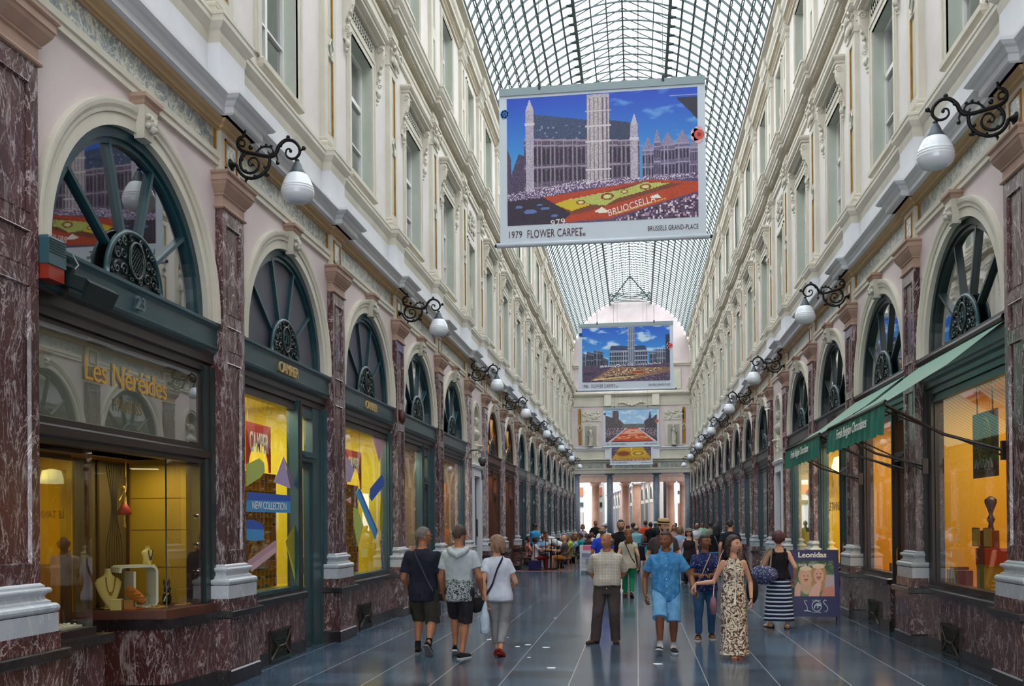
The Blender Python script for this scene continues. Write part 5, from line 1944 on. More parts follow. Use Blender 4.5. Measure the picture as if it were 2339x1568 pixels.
# globe lamp and window lettering in the yellow leather shop
e = empty('shade_lamp', (RX + .42, 20.5, 2.72))
b = MB()
b.lathe([(.04, .34), (.20, .30), (.25, .12), (.25, 0)], emis('warm_shade', (1, .93, .45), 2.6), n=20)
b.build('shade', e)
b = MB()
b.tube([(0, 0, .33), (0, 0, .73)], .01, BRASS, 5)
b.build('stem', e)
tag(e, 'glowing drum-shaped lamp in the yellow window under the farther awning end', 'lamp')
lamp('right', -.7, 19.9, 2.5, 12, (1, .9, .4), .3)
wall_text('window_lettering', 'LE TANNEUR', 'right', -.094, 19.75, 1.99, .24, TEXTD, .003, 'dark letters on the yellow leather shop window', 'lettering')
e = empty('mannequin', (RX + .36, 24.2, .85), PI)
b = MB()
b.tube([(0, 0, 0), (0, 0, .7)], .015, BRASS, 6)
b.lathe([(.12, 0), (.12, .015)], BRASS, n=16)
b.build('stand', e)
b = MB()
b.lathe([(.12, .6), (.17, .75), (.13, .95), (.18, 1.15), (.16, 1.28), (.06, 1.36), (.05, 1.45)], mat('mint_dress', '#9fb8a0', .7), n=18, sx=.7)
b.build('torso', e)
b = MB()
b.ball((0, 0, 1.56), .09, mat('red_wig', '#6a2a1c', .7), 12)
b.build('head', e)
tag(e, 'shop mannequin in a mint dress in the pale window left of the leather shop', 'mannequin')
for k, (y, z) in enumerate(((23.2, .86), (23.7, .86))):
 b = MB()
 b.ball((0, 0, .14), .14, mat('tan_leather', '#a86a34', .5), 12, (.6, 1, 1))
 b.tube([(0, -.09, .22), (0, -.06, .36), (0, .06, .36), (0, .09, .22)], .01, WOODBR, 6)
 tag(b.build('handbag', loc=(RX + .4, y, z)), 'tan handbag on the floor of the pale window, %s of two' % ('nearer', 'farther')[k], 'bag')
# ventilation grilles in the marble
for side, y, lb in (('left', 11.55, 'black slatted ventilation grille below the nearer yellow window'), ('left', 15.35, 'black slatted ventilation grille below the farther yellow window'), ('right', 12.35, 'black ventilation grille under the amber window with the framed print'), ('right', 16.2, 'black ventilation grille under the window of the farther awning')):
 tag(grille(side, y), lb, 'grille')
# small projecting signs and cameras
e = empty('security_camera', (LX + .09, 24.9, 3.55))
b = MB()
b.tube([(0, 0, .0), (.06, 0, .10), (.25, 0, .12), (.36, 0, .04), (.37, 0, -.08)], .025, mat('camera_grey', '#4a4f52', .4), 8)
b.build('arm', e)
b = MB()
b.lathe([(.06, -.08), (.11, -.12), (.11, -.20), (.08, -.24)], mat('camera_grey', '#4a4f52'), (.37, 0, 0), 14)
b.ball((.37, 0, -.25), .08, mat('camera_dome', '#1d2024', .1), 12)
b.build('dome', e)
tag(e, 'grey dome security camera on a curved arm on the left pilaster by the bust', 'camera')
b = MB()
b.lathe([(.13, -.03), (.13, .03)], WOODBR, n=20, axis='y', sx=.5)
tag(b.build('round_sign', loc=(LX + .20, 17.25, 3.70)), 'small round brown sign edge-on beside the farther left signboard', 'sign')
e = empty('security_camera', (RX - .10, 27.7, 4.9))
b = MB()
b.tube([(0, 0, 0), (-.1, -.02, .0)], .02, WHT, 6)
b.tube([(-.08, .05, 0), (-.12, -.18, -.01)], .05, WHT, 10)
b.build('body', e)
tag(e, 'white security camera high on the right wall beside the bust niche', 'camera')
e = empty('security_camera', (RX - .10, 21.1, 3.3))
b = MB()
b.tube([(0, 0, 0), (-.08, 0, .0)], .02, WHT, 6)
b.tube([(-.06, .06, 0), (-.10, -.14, -.01)], .045, WHT, 10)
b.build('body', e)
tag(e, 'white security camera at signboard height left of the farther awning', 'camera')
# ------------------------------------------------------------------ people
def cloth_mat(name, fn, rough=.85):
 t = NT(name)
 fn(t)
 t.b.inputs['Roughness'].default_value = rough
 t.b.inputs['Specular IOR Level'].default_value = .25
 MATS[name] = t.m
 return t.m
def plain(name, c, c2=None):
 return mat(name, c, .88, col2=c2 or c, nscale=9, bump=.25, bscale=22, spec=.25)
SKINS = {'a': mat('skin_light', '#c99a80', .5, col2='#bd8a70', nscale=12, spec=.35), 'b': mat('skin_tan', '#a56f52', .5, col2='#966146', nscale=12, spec=.35), 'c': mat('skin_brown', '#7c4f39', .5, col2='#6f4531', nscale=12, spec=.35), 'd': mat('skin_pale', '#d9ab97', .5, col2='#cc9a86', nscale=12, spec=.35)}
HAIRS = {k: mat('hair_' + k, c, .6, col2=c2, nscale=30, bump=.6, bscale=90) for k, c, c2 in (('grey', '#6b6461', '#4d4745'), ('brown', '#3a251f', '#2a1a17'), ('black', '#17131a', '#100d12'), ('fair', '#8a6d55', '#6d533f'), ('auburn', '#7a4a22', '#5e3618'), ('red', '#4a1a22', '#33121a'), ('white', '#c4bdb5', '#a59d96'))}
def interp(tab, t):
 if t <= tab[0][0]:
  return tab[0][1:]
 for a, b_ in zip(tab, tab[1:]):
  if t <= b_[0]:
   f = (t - a[0]) / (b_[0] - a[0])
   return tuple(x + (y - x) * f for x, y in zip(a[1:], b_[1:]))
 return tab[-1][1:]
MALE = [(-.06, .088, .066, 0), (0, .092, .068, -.004), (.05, .088, .062, 0), (.10, .086, .060, .002), (.17, .096, .064, .002), (.225, .104, .066, 0), (.255, .102, .060, -.004), (.282, .080, .050, -.006), (.302, .052, .042, -.006), (.325, .038, .036, -.004)]
FEM = [(-.06, .096, .070, -.004), (0, .098, .070, -.006), (.05, .086, .060, 0), (.10, .075, .054, .002), (.17, .085, .064, .008), (.215, .090, .070, .010), (.25, .088, .056, 0), (.275, .070, .046, -.003), (.298, .045, .038, -.004), (.325, .032, .032, -.002)]
def ik(a, t, l1, l2, pole):
 d = t - a
 L = min(max(d.length, .02), (l1 + l2) * .999)
 d = d.normalized()
 t = a + d * L
 x = (l1 * l1 - l2 * l2 + L * L) / (2 * L)
 h = math.sqrt(max(0, l1 * l1 - x * x))
 p = pole - d * pole.dot(d)
 p = p.normalized() if p.length > 1e-6 else d.orthogonal().normalized()
 return a + d * x + p * h, t
def remesh(b, vox, smooth=4, disp=0., dscale=9., m=None, name='m', seed=0):
 me = b.mesh(name)
 o = bpy.data.objects.new('tmp', me)
 COL.objects.link(o)
 r = o.modifiers.new('r', 'REMESH')
 r.mode = 'VOXEL'
 r.voxel_size = vox
 s = o.modifiers.new('s', 'SMOOTH')
 s.iterations = smooth
 s.factor = .6
 dg = bpy.context.evaluated_depsgraph_get()
 out = bpy.data.meshes.new_from_object(o.evaluated_get(dg))
 bpy.data.objects.remove(o)
 bpy.data.meshes.remove(me)
 if disp:
  nv = len(out.vertices)
  co = np.empty(nv * 3)
  out.vertices.foreach_get('co', co)
  co = co.reshape(-1, 3)
  no = np.array([tuple(v.normal) for v in out.vertices])
  f = np.array([mnoise.noise(Vector((c[0] * dscale, c[1] * dscale + seed, c[2] * dscale * .55))) + .5 * mnoise.noise(Vector((c[0] * dscale * 2.3, c[1] * dscale * 2.3, c[2] * dscale * 1.6 + seed))) for c in co])
  co += no * (f * disp)[:, None]
  out.vertices.foreach_set('co', co.ravel())
 out.materials.clear()
 if m:
  out.materials.append(m)
 for p in out.polygons:
  p.use_smooth = True
  p.material_index = 0
 out.update()
 return out
def limb(b, pts, rs, m, sy=1., n=12):
 b.tube(pts, rs, m, n, sy=sy)
 for p, r in zip(pts, rs):
  b.ball(p, r, m, 12)
def head_mesh(b, c, rot, s, m, fem=False, beard=None):
 nu, nv_ = 40, 30
 vs, fs = [], []
 G = lambda v, w: math.exp(-(v / w) ** 2)
 for i in range(nv_ + 1):
  th = PI * i / nv_
  for j in range(nu):
   ph = 2 * PI * j / nu
   d = Vector((math.sin(th) * math.cos(ph), math.sin(th) * math.sin(ph), math.cos(th)))
   x, y, z = d.x * .096, d.y * .077, d.z * .117
   if z < -.01:
    t_ = min(1, (-z - .01) / .10)
    y *= 1 - .36 * t_ ** 1.3 * (1.12 if fem else 1)
    if x < 0:
     x *= 1 - .42 * t_
    else:
     x *= 1 - .10 * t_
   if z > .0 and x < 0:
    x *= 1.06
   if x > .02:
    f = 1
    x += .024 * G(y, .012) * G(z + .024, .017) * f * (.85 if fem else 1)
    x += .012 * G(y, .009) * G(z + .002, .022)
    x -= .010 * (G(y - .032, .015) + G(y + .032, .015)) * G(z - .010, .013)
    x += .0045 * G(abs(y) - .028, .02) * G(z - .030, .010)
    x += .006 * G(y, .022) * G(z + .054, .009)
    x -= .003 * G(y, .024) * G(z + .069, .006)
    x += .008 * G(y, .022) * G(z + .094, .016)
    x += .004 * G(abs(y) - .042, .016) * G(z + .022, .018)
   vs.append(Vector((x, y, z)) * s)
 for i in range(nv_):
  for j in range(nu):
   fs.append((i * nu + j, (i + 1) * nu + j, (i + 1) * nu + (j + 1) % nu, i * nu + (j + 1) % nu))
 b.add([c + rot @ v for v in vs], fs, m, True)
 e = MB()
 for s_ in (-1, 1):
  e.ball((-.006, s_ * .079, -.008), .03, m, 10, (.55, .25, 1.05))
  e.ball((.0, s_ * .083, -.006), .022, m, 8, (.5, .3, 1.0))
 b.add([c + rot @ (Vector(v) * s) for v in e.v], e.f, m, True)
def hand_mesh(b, w, d, side, s, m, curl=.5, palm=None):
 """w wrist, d direction of the hand, palm normal"""
 d = d.normalized()
 pn = (palm - d * palm.dot(d)).normalized()
 ac = d.cross(pn).normalized()          # across the palm
 q = MB()
 # palm as a rounded slab
 vs, fs = [], []
 n = 10
 for t_, hw, th in ((-.01, .021, .017), (.015, .030, .015), (.05, .039, .014), (.085, .040, .012), (.093, .036, .009)):
  for k in range(n):
   a = 2 * PI * k / n
   vs.append(w + d * t_ * s + ac * hw * s * math.cos(a) + pn * th * s * math.sin(a))
 for i in range(4):
  for k in range(n):
   fs.append((i * n + k, i * n + (k + 1) % n, (i + 1) * n + (k + 1) % n, (i + 1) * n + k))
 fs.append(tuple(range(n)))
 fs.append(tuple(range(4 * n, 5 * n))[::-1])
 b.add(vs, fs, m, True)
 for k, (off, L) in enumerate(((-.030, .066), (-.010, .078), (.010, .073), (.029, .058))):
  p = w + d * .086 * s + ac * off * s
  pts, rs = [p], [.0105 * s]
  ang = 0
  for j, f in enumerate((.45, .32, .23)):
   ang += curl * (.55 + .25 * j) + .05 * k
   dd = d * math.cos(ang) + pn * math.sin(ang)
   p = p + dd * L * f * s
   pts.append(p)
   rs.append((.0098, .0088, .0072)[j] * s)
  b.tube(pts, rs, m, 8)
  b.ball(pts[-1], rs[-1], m, 8)
 p = w + d * .022 * s - ac * .028 * s * side
 pts = [p, p + (d * .030 - ac * .024 * side + pn * .010) * s, p + (d * .058 - ac * .030 * side + pn * .020 * (1 + curl)) * s, p + (d * .078 - ac * .026 * side + pn * .028 * (1 + curl)) * s]
 b.tube(pts, [.0135 * s, .0118 * s, .0102 * s, .008 * s], m, 8)
 b.ball(pts[-1], .008 * s, m, 8)
def hair_style(style, c, rot, s, m, vox, seed=0):
 b = MB()
 P = lambda x, y, z: c + rot @ (Vector((x, y, z)) * s)
 nu, nv_ = 32, 18
 vs, fs = [], []
 th_ = {'short': .010, 'crop': .005, 'bob': .020, 'long': .016, 'balding': .005, 'pony': .012, 'up': .016, 'curly': .03}[style]
 cut = {'short': -.02, 'crop': -.03, 'bob': -.09, 'long': -.09, 'balding': .035, 'pony': -.03, 'up': -.03, 'curly': -.05}[style]
 # ellipsoid cap cleared from the face
 for i in range(nv_ + 1):
  t_ = PI * i / nv_
  for j in range(nu):
   ph = 2 * PI * j / nu
   dx, dy, dz = math.sin(t_) * math.cos(ph), math.sin(t_) * math.sin(ph), math.cos(t_)
   ex, ey, ez = .096 + th_, .077 + th_, .117 + th_
   x, y, z = dx * ex, dy * ey, dz * ez
   if x < 0:
    x *= 1.06
   front = .072 if style != 'balding' else .2
   lim = .055 if style in ('short', 'crop', 'curly', 'up', 'pony') else .048
   # pull face-side surface inside the skull so that only the hair shows
   if x > .028 and z < lim + .02:
    k = .62
    x, y, z = x * k, y * k, z * k
   elif z < cut and x > -.09:
    k = .7
    x, y, z = x * k, y * k, max(z, -.1) * k
   elif z < -.055 and style in ('short', 'crop'):
    x, y, z = x * .72, y * .72, z * .72
   elif style == 'balding' and z > .035:
    x, y, z = x * .8, y * .8, z * .7
   vs.append(P(x, y, z))
 for i in range(nv_):
  for j in range(nu):
   fs.append((i * nu + j, (i + 1) * nu + j, (i + 1) * nu + (j + 1) % nu, i * nu + (j + 1) % nu))
 b.add(vs, fs, m, True)
 if style == 'balding':
  b = MB()
  for s_ in (-1, 1):
   b.tube([P(.02, s_ * .078, .0), P(-.03, s_ * .080, .02), P(-.075, s_ * .055, .005), P(-.10, 0, -.01)], [.012 * s, .026 * s, .030 * s, .032 * s], m, 10)
   b.tube([P(-.03, s_ * .076, -.02), P(-.07, s_ * .05, -.045), P(-.088, 0, -.05)], [.014 * s, .022 * s, .024 * s], m, 10)
 if style == 'bob':
  for s_ in (-1, 1):
   b.tube([P(.03, s_ * .078, .03), P(.02, s_ * .088, -.03), P(.012, s_ * .086, -.10)], [.016 * s, .024 * s, .018 * s], m, 10)
   b.tube([P(-.04, s_ * .070, .03), P(-.045, s_ * .075, -.04), P(-.04, s_ * .070, -.115)], [.03 * s, .034 * s, .024 * s], m, 10)
  b.tube([P(-.085, 0, .02), P(-.088, 0, -.05), P(-.075, 0, -.12)], [.04 * s, .045 * s, .03 * s], m, 10)
 if style == 'long':
  for s_ in (-1, 0, 1):
   b.tube([P(-.06, s_ * .05, .05), P(-.085, s_ * .06, -.06), P(-.10, s_ * .06, -.20), P(-.09, s_ * .045, -.36)], [.04 * s, .045 * s, .045 * s, .02 * s], m, 10)
 if style == 'pony':
  b.ball(P(-.10, 0, .03), .032 * s, m, 10)
  for s_ in (-1, 0, 1):
   b.tube([P(-.10, s_ * .01, .03), P(-.135, s_ * .03, -.06), P(-.12, s_ * .055, -.16), P(-.11, s_ * .06, -.26)], [.028 * s, .036 * s, .036 * s, .014 * s], m, 10)
 if style == 'up':
  for s_ in (-1, 1):
   b.tube([P(.05, s_ * .045, .085), P(.0, s_ * .082, .05), P(-.03, s_ * .085, -.02), P(-.04, s_ * .07, -.10), P(-.04, s_ * .055, -.17)], [.018 * s, .022 * s, .026 * s, .026 * s, .014 * s], m, 10)
  b.tube([P(-.08, 0, .02), P(-.095, 0, -.06), P(-.08, 0, -.17)], [.045 * s, .045 * s, .02 * s], m, 10)
 if style == 'curly':
  for k in range(26):
   a = k * 2.4
   r_ = .09 * math.sqrt((k % 13) / 13)
   b.ball(P(-.02 + r_ * math.cos(a), r_ * math.sin(a) * .9, .10 - r_ * .5), .026 * s, m, 7)
 return remesh(b, vox * .8, 2, .003 * s, 60, m, 'hair', seed)
def shoe_mesh(ank, fwd, s, m, sole, pitch=0., sandal=False, skin=None, up=Vector((0, 0, 1))):
 """shoe under an ankle joint; pitch > 0 lifts the heel"""
 fwd = fwd.normalized()
 lat = up.cross(fwd).normalized()
 q = Quaternion(lat, pitch)
 F_, U_ = q @ fwd, q @ up
 def L(f, l, u_): return ank + F_ * f * s + lat * l * s + U_ * u_ * s
 b = MB()
 n = 14
 prof = [(-.075, .020, .028), (-.07, .030, .05), (-.04, .036, .066), (0, .038, .062), (.05, .044, .046), (.10, .050, .036), (.145, .044, .030), (.175, .028, .022), (.185, .012, .014)]
 vs, fs = [], []
 for f, w, h in prof:
  for k in range(n):
   a = 2 * PI * k / n
   zz = math.sin(a)
   vs.append(L(f, w * math.cos(a), -.085 + .018 + (h * zz if zz > 0 else .012 * zz)))
 for i in range(len(prof) - 1):
  for k in range(n):
   fs.append((i * n + k, i * n + (k + 1) % n, (i + 1) * n + (k + 1) % n, (i + 1) * n + k))
 fs += [tuple(range(n)), tuple(range(len(vs) - n, len(vs)))[::-1]]
 b.add(vs, fs, skin if sandal else m, True)
 pts = []
 for f, w in ((-.08, .0), (-.07, .03), (-.03, .038), (.04, .040), (.10, .052), (.15, .046), (.185, .02), (.19, 0)):
  pts.append((f, w))
 ring = pts + [(f, -w) for f, w in pts[::-1] if w > 0]
 v0 = [L(f, l, -.094) for f, l in ring]
 v1 = [L(f, l, -.072) for f, l in ring]
 k = len(ring)
 b.add(v0 + v1, [tuple(range(k))[::-1], tuple(range(k, 2 * k))] + [(i, (i + 1) % k, (i + 1) % k + k, i + k) for i in range(k)], sole)
 if sandal:
  for f in (.03, .10):
   b.tube([L(f, .05, -.07), L(f, .03, -.03 + (.02 if f < .05 else -.01)), L(f, -.03, -.03 + (.02 if f < .05 else -.01)), L(f, -.05, -.07)], .010 * s, m, 6)
 else:
  b.tube([L(.03, .02, -.03), L(.06, -.02, -.035)], .004 * s, sole, 5)
  b.tube([L(.06, .02, -.035), L(.03, -.02, -.03)], .004 * s, sole, 5)
 return b
NPERS = [0]
def person(label, H, loc, face, skin='a', fem=False, w=1., belly=0., top=None, bottom=None, shoes=None, hair=None, feet=None, hands=None, head=(0, 0), lean=0., side_lean=0., seated=False, vox=.012, elbow=None, extras=None, group=None, curl=.5, sock=None, hipy=.055, beard=None):
 """local frame: x forward, y left, z up, metres = H * unit"""
 NPERS[0] += 1
 seed = NPERS[0] * 3.7
 e = empty('person', loc, face)
 SK = SKINS[skin]
 tab = FEM if fem else MALE
 hz = .508 if not seated else .275
 pel = Vector((0, 0, hz)) * H
 if not seated and feet:
  far = max(math.hypot(f[0], abs(f[1]) - hipy) for f in feet)
  # drop the hips a little when striding
  pel.z -= max(0, .012 * H * (far / .10) ** 2)
 sp = Vector((math.sin(lean), math.sin(side_lean), math.cos(lean))).normalized()
 sx_ = Vector((math.cos(lean), 0, -math.sin(lean)))
 sy_ = Vector((0, 1, 0))
 def T(t_, y=0, x=0):
  return pel + sp * t_ * H + sy_ * y * H + sx_ * x * H
 sho = .084 if fem else .100
 sho *= (w * .5 + .5)
 S = [T(.262, sho, -.004), T(.262, -sho, -.004)]
 nb = T(.315)
 hd = T(.315) + Vector((math.sin(lean * .5), math.sin(side_lean * .5), 1)).normalized() * .096 * H
 hs = H / 1.74 * (1.10 if not fem else 1.08)
 hrot = Matrix.Rotation(head[0], 3, 'Z') @ Matrix.Rotation(head[1], 3, 'Y')
 hc = hd + Vector((.012 * H, 0, 0))
 hips = [pel + Vector((0, hipy, 0)) * H, pel + Vector((0, -hipy, 0)) * H]
 feet = feet or ((.0, .06, 0, 0), (.0, -.06, 0, 0))
 ank, kn = [], []
 for k in range(2):
  fx, fy, fz = feet[k][:3]
  a = Vector((fx, fy, fz + .052)) * H
  if seated:
   knee, a = ik(hips[k], a, .245 * H, .235 * H, Vector((1, 0, 1.5)))
  else:
   knee, a = ik(hips[k], a, .231 * H, .228 * H, Vector((1, 0, .1)))
  ank.append(a)
  kn.append(knee)
 hands = hands or ((.02, .15, .47), (.02, -.15, .47))
 wr, el, hdir = [], [], []
 for k in range(2):
  t_ = Vector(hands[k][:3]) * H
  pole = Vector(elbow[k]) if elbow else Vector((-1, (.4, -.4)[k], -.2))
  elb, wv = ik(S[k], t_, .172 * H, .150 * H, pole)
  wr.append(wv)
  el.append(elb)
  hdir.append((wv - elb).normalized())
 # ---- body
 b = MB()
 n = 20
 vs, fs = [], []
 ts = [tt[0] for tt in tab]
 for t_ in ts:
  hw_, dx, ox = interp(tab, t_)
  for k in range(n):
   a = 2 * PI * k / n
   vs.append(T(t_, hw_ * w * .93 * math.cos(a) * -1, ox + dx * w * .93 * math.sin(a)))
 for i in range(len(ts) - 1):
  for k in range(n):
   fs.append((i * n + k, i * n + (k + 1) % n, (i + 1) * n + (k + 1) % n, (i + 1) * n + k))
 fs += [tuple(range(n))[::-1], tuple(range(len(vs) - n, len(vs)))]
 b.add(vs, fs, SK)
 aw = (.9 if fem else 1.) * (w * .6 + .4)
 for k in range(2):
  up1 = S[k].lerp(el[k], .35)
  limb(b, [S[k], up1, el[k]], [.031 * H * aw, .029 * H * aw, .023 * H * aw], SK)
  limb(b, [el[k], el[k].lerp(wr[k], .3), wr[k]], [.023 * H * aw, .0245 * H * aw, .0155 * H * aw], SK)
  lw = .72 if (bottom is None or bottom[0] in ('trousers', 'jeans', 'cropped', 'skirt')) else 1.
  limb(b, [hips[k], hips[k].lerp(kn[k], .35), kn[k]], [.050 * H * w * lw, .046 * H * w * lw, .033 * H * w * lw], SK)
  sh_ = (kn[k] - ank[k])
  calf = kn[k].lerp(ank[k], .35) + Vector((-.010 * H, 0, 0))
  limb(b, [kn[k], calf, kn[k].lerp(ank[k], .8), ank[k]], [.032 * H * w * lw, .032 * H * w * lw, .021 * H, .019 * H], SK)
 limb(b, [T(.30), nb, hc + Vector((-.012 * H, 0, -.045 * H))], [.040 * H, .036 * H * (w * .5 + .5) * (.88 if fem else 1), .034 * H * (.85 if fem else 1)], SK)
 me = remesh(b, vox, 4, 0, 1, SK, 'body')
 b2 = MB()
 b2.add([tuple(v.co) for v in me.vertices], [list(p.vertices) for p in me.polygons], SK, True)
 bpy.data.meshes.remove(me)
 head_mesh(b2, hc, hrot, hs, SK, fem)
 for k in range(2):
  pn = Vector((0, (-1, 1)[k], 0)) if abs(hdir[k].y) < .7 else Vector((1, 0, 0))
  if hdir[k].z > -.3:
   pn = Vector((0, 0, -1)) if abs(hdir[k].z) < .6 else pn
  hand_mesh(b2, wr[k], hdir[k] if len(hands[k]) < 4 else Vector(hands[k][3]), (1, -1)[k], hs, SK, curl, pn)
 b2.build('body', e)
 # ---- face details
 if head is not None:
  P = lambda x, y, z: hc + hrot @ (Vector((x, y, z)) * hs)
  for s_ in (-1, 1):
   q = MB()
   q.ball(P(.0735, s_ * .031, .009), .0118 * hs, mat('eye_white', '#a89c94', .35), 10, (1, 1.15, .62))
   q.ball(P(.0800, s_ * .031, .009), .0072 * hs, mat('eye_dark', '#1d120e', .2), 8, (1, 1, .85))
   q.build('eye', e)
   q = MB()
   q.tube([P(.090, s_ * .016, .027), P(.090, s_ * .032, .033), P(.080, s_ * .050, .027)], [.0028 * hs, .0036 * hs, .002 * hs], hair[1] if hair and hair[0] != 'none' else HAIRS['grey'], 6)
   q.build('eyebrow', e)
  q = MB()
  q.tube([P(.083, .022, -.061), P(.0945, .008, -.0585), P(.0945, -.008, -.0585), P(.083, -.022, -.061)], [.003 * hs, .0052 * hs, .0052 * hs, .003 * hs], mat('lips', '#8a4438', .4), 6)
  q.build('mouth', e)
  if beard:
   q = MB()
   q.tube([P(.03, .068, -.03), P(.055, .050, -.075), P(.078, .015, -.100), P(.078, -.015, -.100), P(.055, -.050, -.075), P(.03, -.068, -.03)], [.010 * hs, .018 * hs, .020 * hs, .020 * hs, .018 * hs, .010 * hs], beard, 8)
   q.tube([P(.088, .026, -.052), P(.100, 0, -.045), P(.088, -.026, -.052)], [.005 * hs, .006 * hs, .005 * hs], beard, 6)
   q.build('beard', e)
 # ---- clothes
 legr = lambda k_, a_: [hips[k_].lerp(kn[k_], a_)]
 if bottom:
  kind, bm = bottom[:2]
  b = MB()
  lv = [-.06, -.03, 0, .03, .055]
  vs, fs = [], []
  for t_ in lv:
   hw_, dx, ox = interp(tab, t_)
   for k in range(n):
    a = 2 * PI * k / n
    vs.append(T(t_, (hw_ * w + .006) * math.cos(a) * -1, ox + (dx * w + .006) * math.sin(a)))
  for i in range(len(lv) - 1):
   for k in range(n):
    fs.append((i * n + k, i * n + (k + 1) % n, (i + 1) * n + (k + 1) % n, (i + 1) * n + k))
  fs += [tuple(range(n))[::-1], tuple(range(len(vs) - n, len(vs)))]
  if kind in ('trousers', 'shorts', 'jeans', 'cropped', 'hotpants'):
   b.add(vs, fs, bm)
   for k in range(2):
    h0 = hips[k]
    if kind == 'shorts':
     end = bottom[2] if len(bottom) > 2 else .93
     p2 = h0.lerp(kn[k], end)
     limb(b, [h0, h0.lerp(kn[k], .5)], [.058 * H * w, .056 * H * w], bm)
     b.tube([h0.lerp(kn[k], .4), h0.lerp(kn[k], .7), p2], [.057 * H * w, .054 * H * w, .053 * H * w], bm, 16)
    elif kind == 'hotpants':
     b.tube([h0, h0.lerp(kn[k], .25)], [.058 * H * w, .056 * H * w], bm, 14)
    else:
     tr = {'jeans': (.036, .032, .026), 'trousers': (.042, .040, .038), 'cropped': (.040, .036, .031)}[kind]
     e2 = ank[k] + Vector((0, 0, -.030 * H)) if kind == 'trousers' else (kn[k].lerp(ank[k], .96 if kind == 'jeans' else .82))
     limb(b, [h0, h0.lerp(kn[k], .5), kn[k]], [.056 * H * w, .049 * H * w, (tr[0] + .002) * H * w], bm)
     b.tube([kn[k], kn[k].lerp(e2, .5) + Vector((-.006 * H, 0, 0)), e2], [(tr[0] + .002) * H * w, tr[1] * H * w, tr[2] * H * w], bm, 16)
   me = remesh(b, vox, 3, .010 * H / 1.7, 11, bm, kind, seed)
  else:   # skirt
   zh = bottom[2] if len(bottom) > 2 else .07
   z0 = pel.z / H + .06
   nn = 40
   vs, fs = [], []
   L_ = 14
   for i in range(L_ + 1):
    f = i / L_
    z = z0 + (zh - z0) * f
    hw_ = (.078 + (.105 - .078) * min(1, f * 4)) * w + (.035 if f > .25 else 0) * (f - .25) * 1.2
    dx = (.056 + (.080 - .056) * min(1, f * 4)) * w + .02 * f
    fold = .012 * f
    ox = ((ank[0].x + ank[1].x) / 2 / H) * f * .8
    for k in range(nn):
     a = 2 * PI * k / nn
     r_ = 1 + fold * 6 * math.sin(a * 9 + f * 1.5) * .5
     vs.append(Vector((ox + dx * math.sin(a) * r_, hw_ * math.cos(a) * r_, z)) * H)
   for i in range(L_):
    for k in range(nn):
     fs.append((i * nn + k, i * nn + (k + 1) % nn, (i + 1) * nn + (k + 1) % nn, (i + 1) * nn + k))
   q = MB()
   q.add(vs, fs, bm, True)
   me = q.mesh('skirt')
  o = bpy.data.objects.new('skirt' if kind == 'skirt' else ('shorts' if kind in ('shorts', 'hotpants') else 'trousers'), me)
  COL.objects.link(o)
  o.parent = e
 if top:
  kind, tm = top[:2]
  hem = top[2] if len(top) > 2 else -.07
  sl = top[3] if len(top) > 3 else .62
  b = MB()
  lv = [hem] + [t_ for t_ in (-.04, -.01, .03, .07, .11, .15, .19, .23, .26, .285, .305, .318) if t_ > hem + .01]
  if kind == 'tank':
   lv = [t_ for t_ in lv if t_ <= .27] + [.275]
  vs, fs = [], []
  mw_ = interp(tab, .20)[0]
  for t_ in lv:
   hw_, dx, ox = interp(tab, t_)
   if t_ < .2:
    loose = .0 if kind in ('tank', 'fitted') else .85
    hw_ = max(hw_, mw_ * loose * (.97 if not fem else .93))
   inf = .013 if kind not in ('tank', 'fitted') else .008
   bl = belly * math.exp(-((t_ - .05) / .08) ** 2)
   for k in range(n):
    a = 2 * PI * k / n
    f_ = bl if math.sin(a) > 0 else 0
    vs.append(T(t_, (hw_ * w + inf + bl * .3) * math.cos(a) * -1, ox + (dx * w + inf + f_) * math.sin(a)))
  for i in range(len(lv) - 1):
   for k in range(n):
    fs.append((i * n + k, i * n + (k + 1) % n, (i + 1) * n + (k + 1) % n, (i + 1) * n + k))
  fs += [tuple(range(n))[::-1], tuple(range(len(vs) - n, len(vs)))]
  b.add(vs, fs, tm)
  if kind not in ('tank', 'halter'):
   for k in range(2):
    se = S[k].lerp(el[k], sl)
    b.ball(S[k], .038 * H * aw, tm, 14)
    b.tube([S[k], S[k].lerp(se, .5), se], [.037 * H * aw, .039 * H * aw, (.041 if sl > .4 else .037) * H * aw], tm, 14)
    b.tube([T(.290, sho * .35), S[k]], [.024 * H, .037 * H * aw], tm, 12)
  elif kind == 'tank':
   for s_ in (-1, 1):
    b.tube([T(.24, s_ * .055, .055 * w), T(.300, s_ * .058, .02), T(.305, s_ * .058, -.02), T(.25, s_ * .055, -.055 * w)], .016 * H, tm, 8)
  me = remesh(b, vox, 3, .013 * H / 1.7, 8.5, tm, 'top', seed + 1)
  o = bpy.data.objects.new('top', me)
  COL.objects.link(o)
  o.parent = e
  topo = o
  if kind == 'shirt':
   q = MB()
   pts = []
   for k in range(13):
    a = -PI * .80 + 2 * PI * .80 * k / 12
    pts.append(T(.325 - .018 * math.cos(a) * 1.2, .046 * math.sin(a), -.004 - .046 * math.cos(a) * -1 * .9))
   q.tube(pts, [.006 * H] + [.012 * H] * 11 + [.006 * H], tm, 8)
   q.build('collar', topo)
   q = MB()
   for k in range(6):
    q.ball(T(.27 - k * .055, 0, interp(tab, .27 - k * .055)[1] * w + .017 + belly * math.exp(-((.27 - k * .055 - .05) / .08) ** 2)), .004 * H, WHT, 6)
   q.build('button_row', topo)
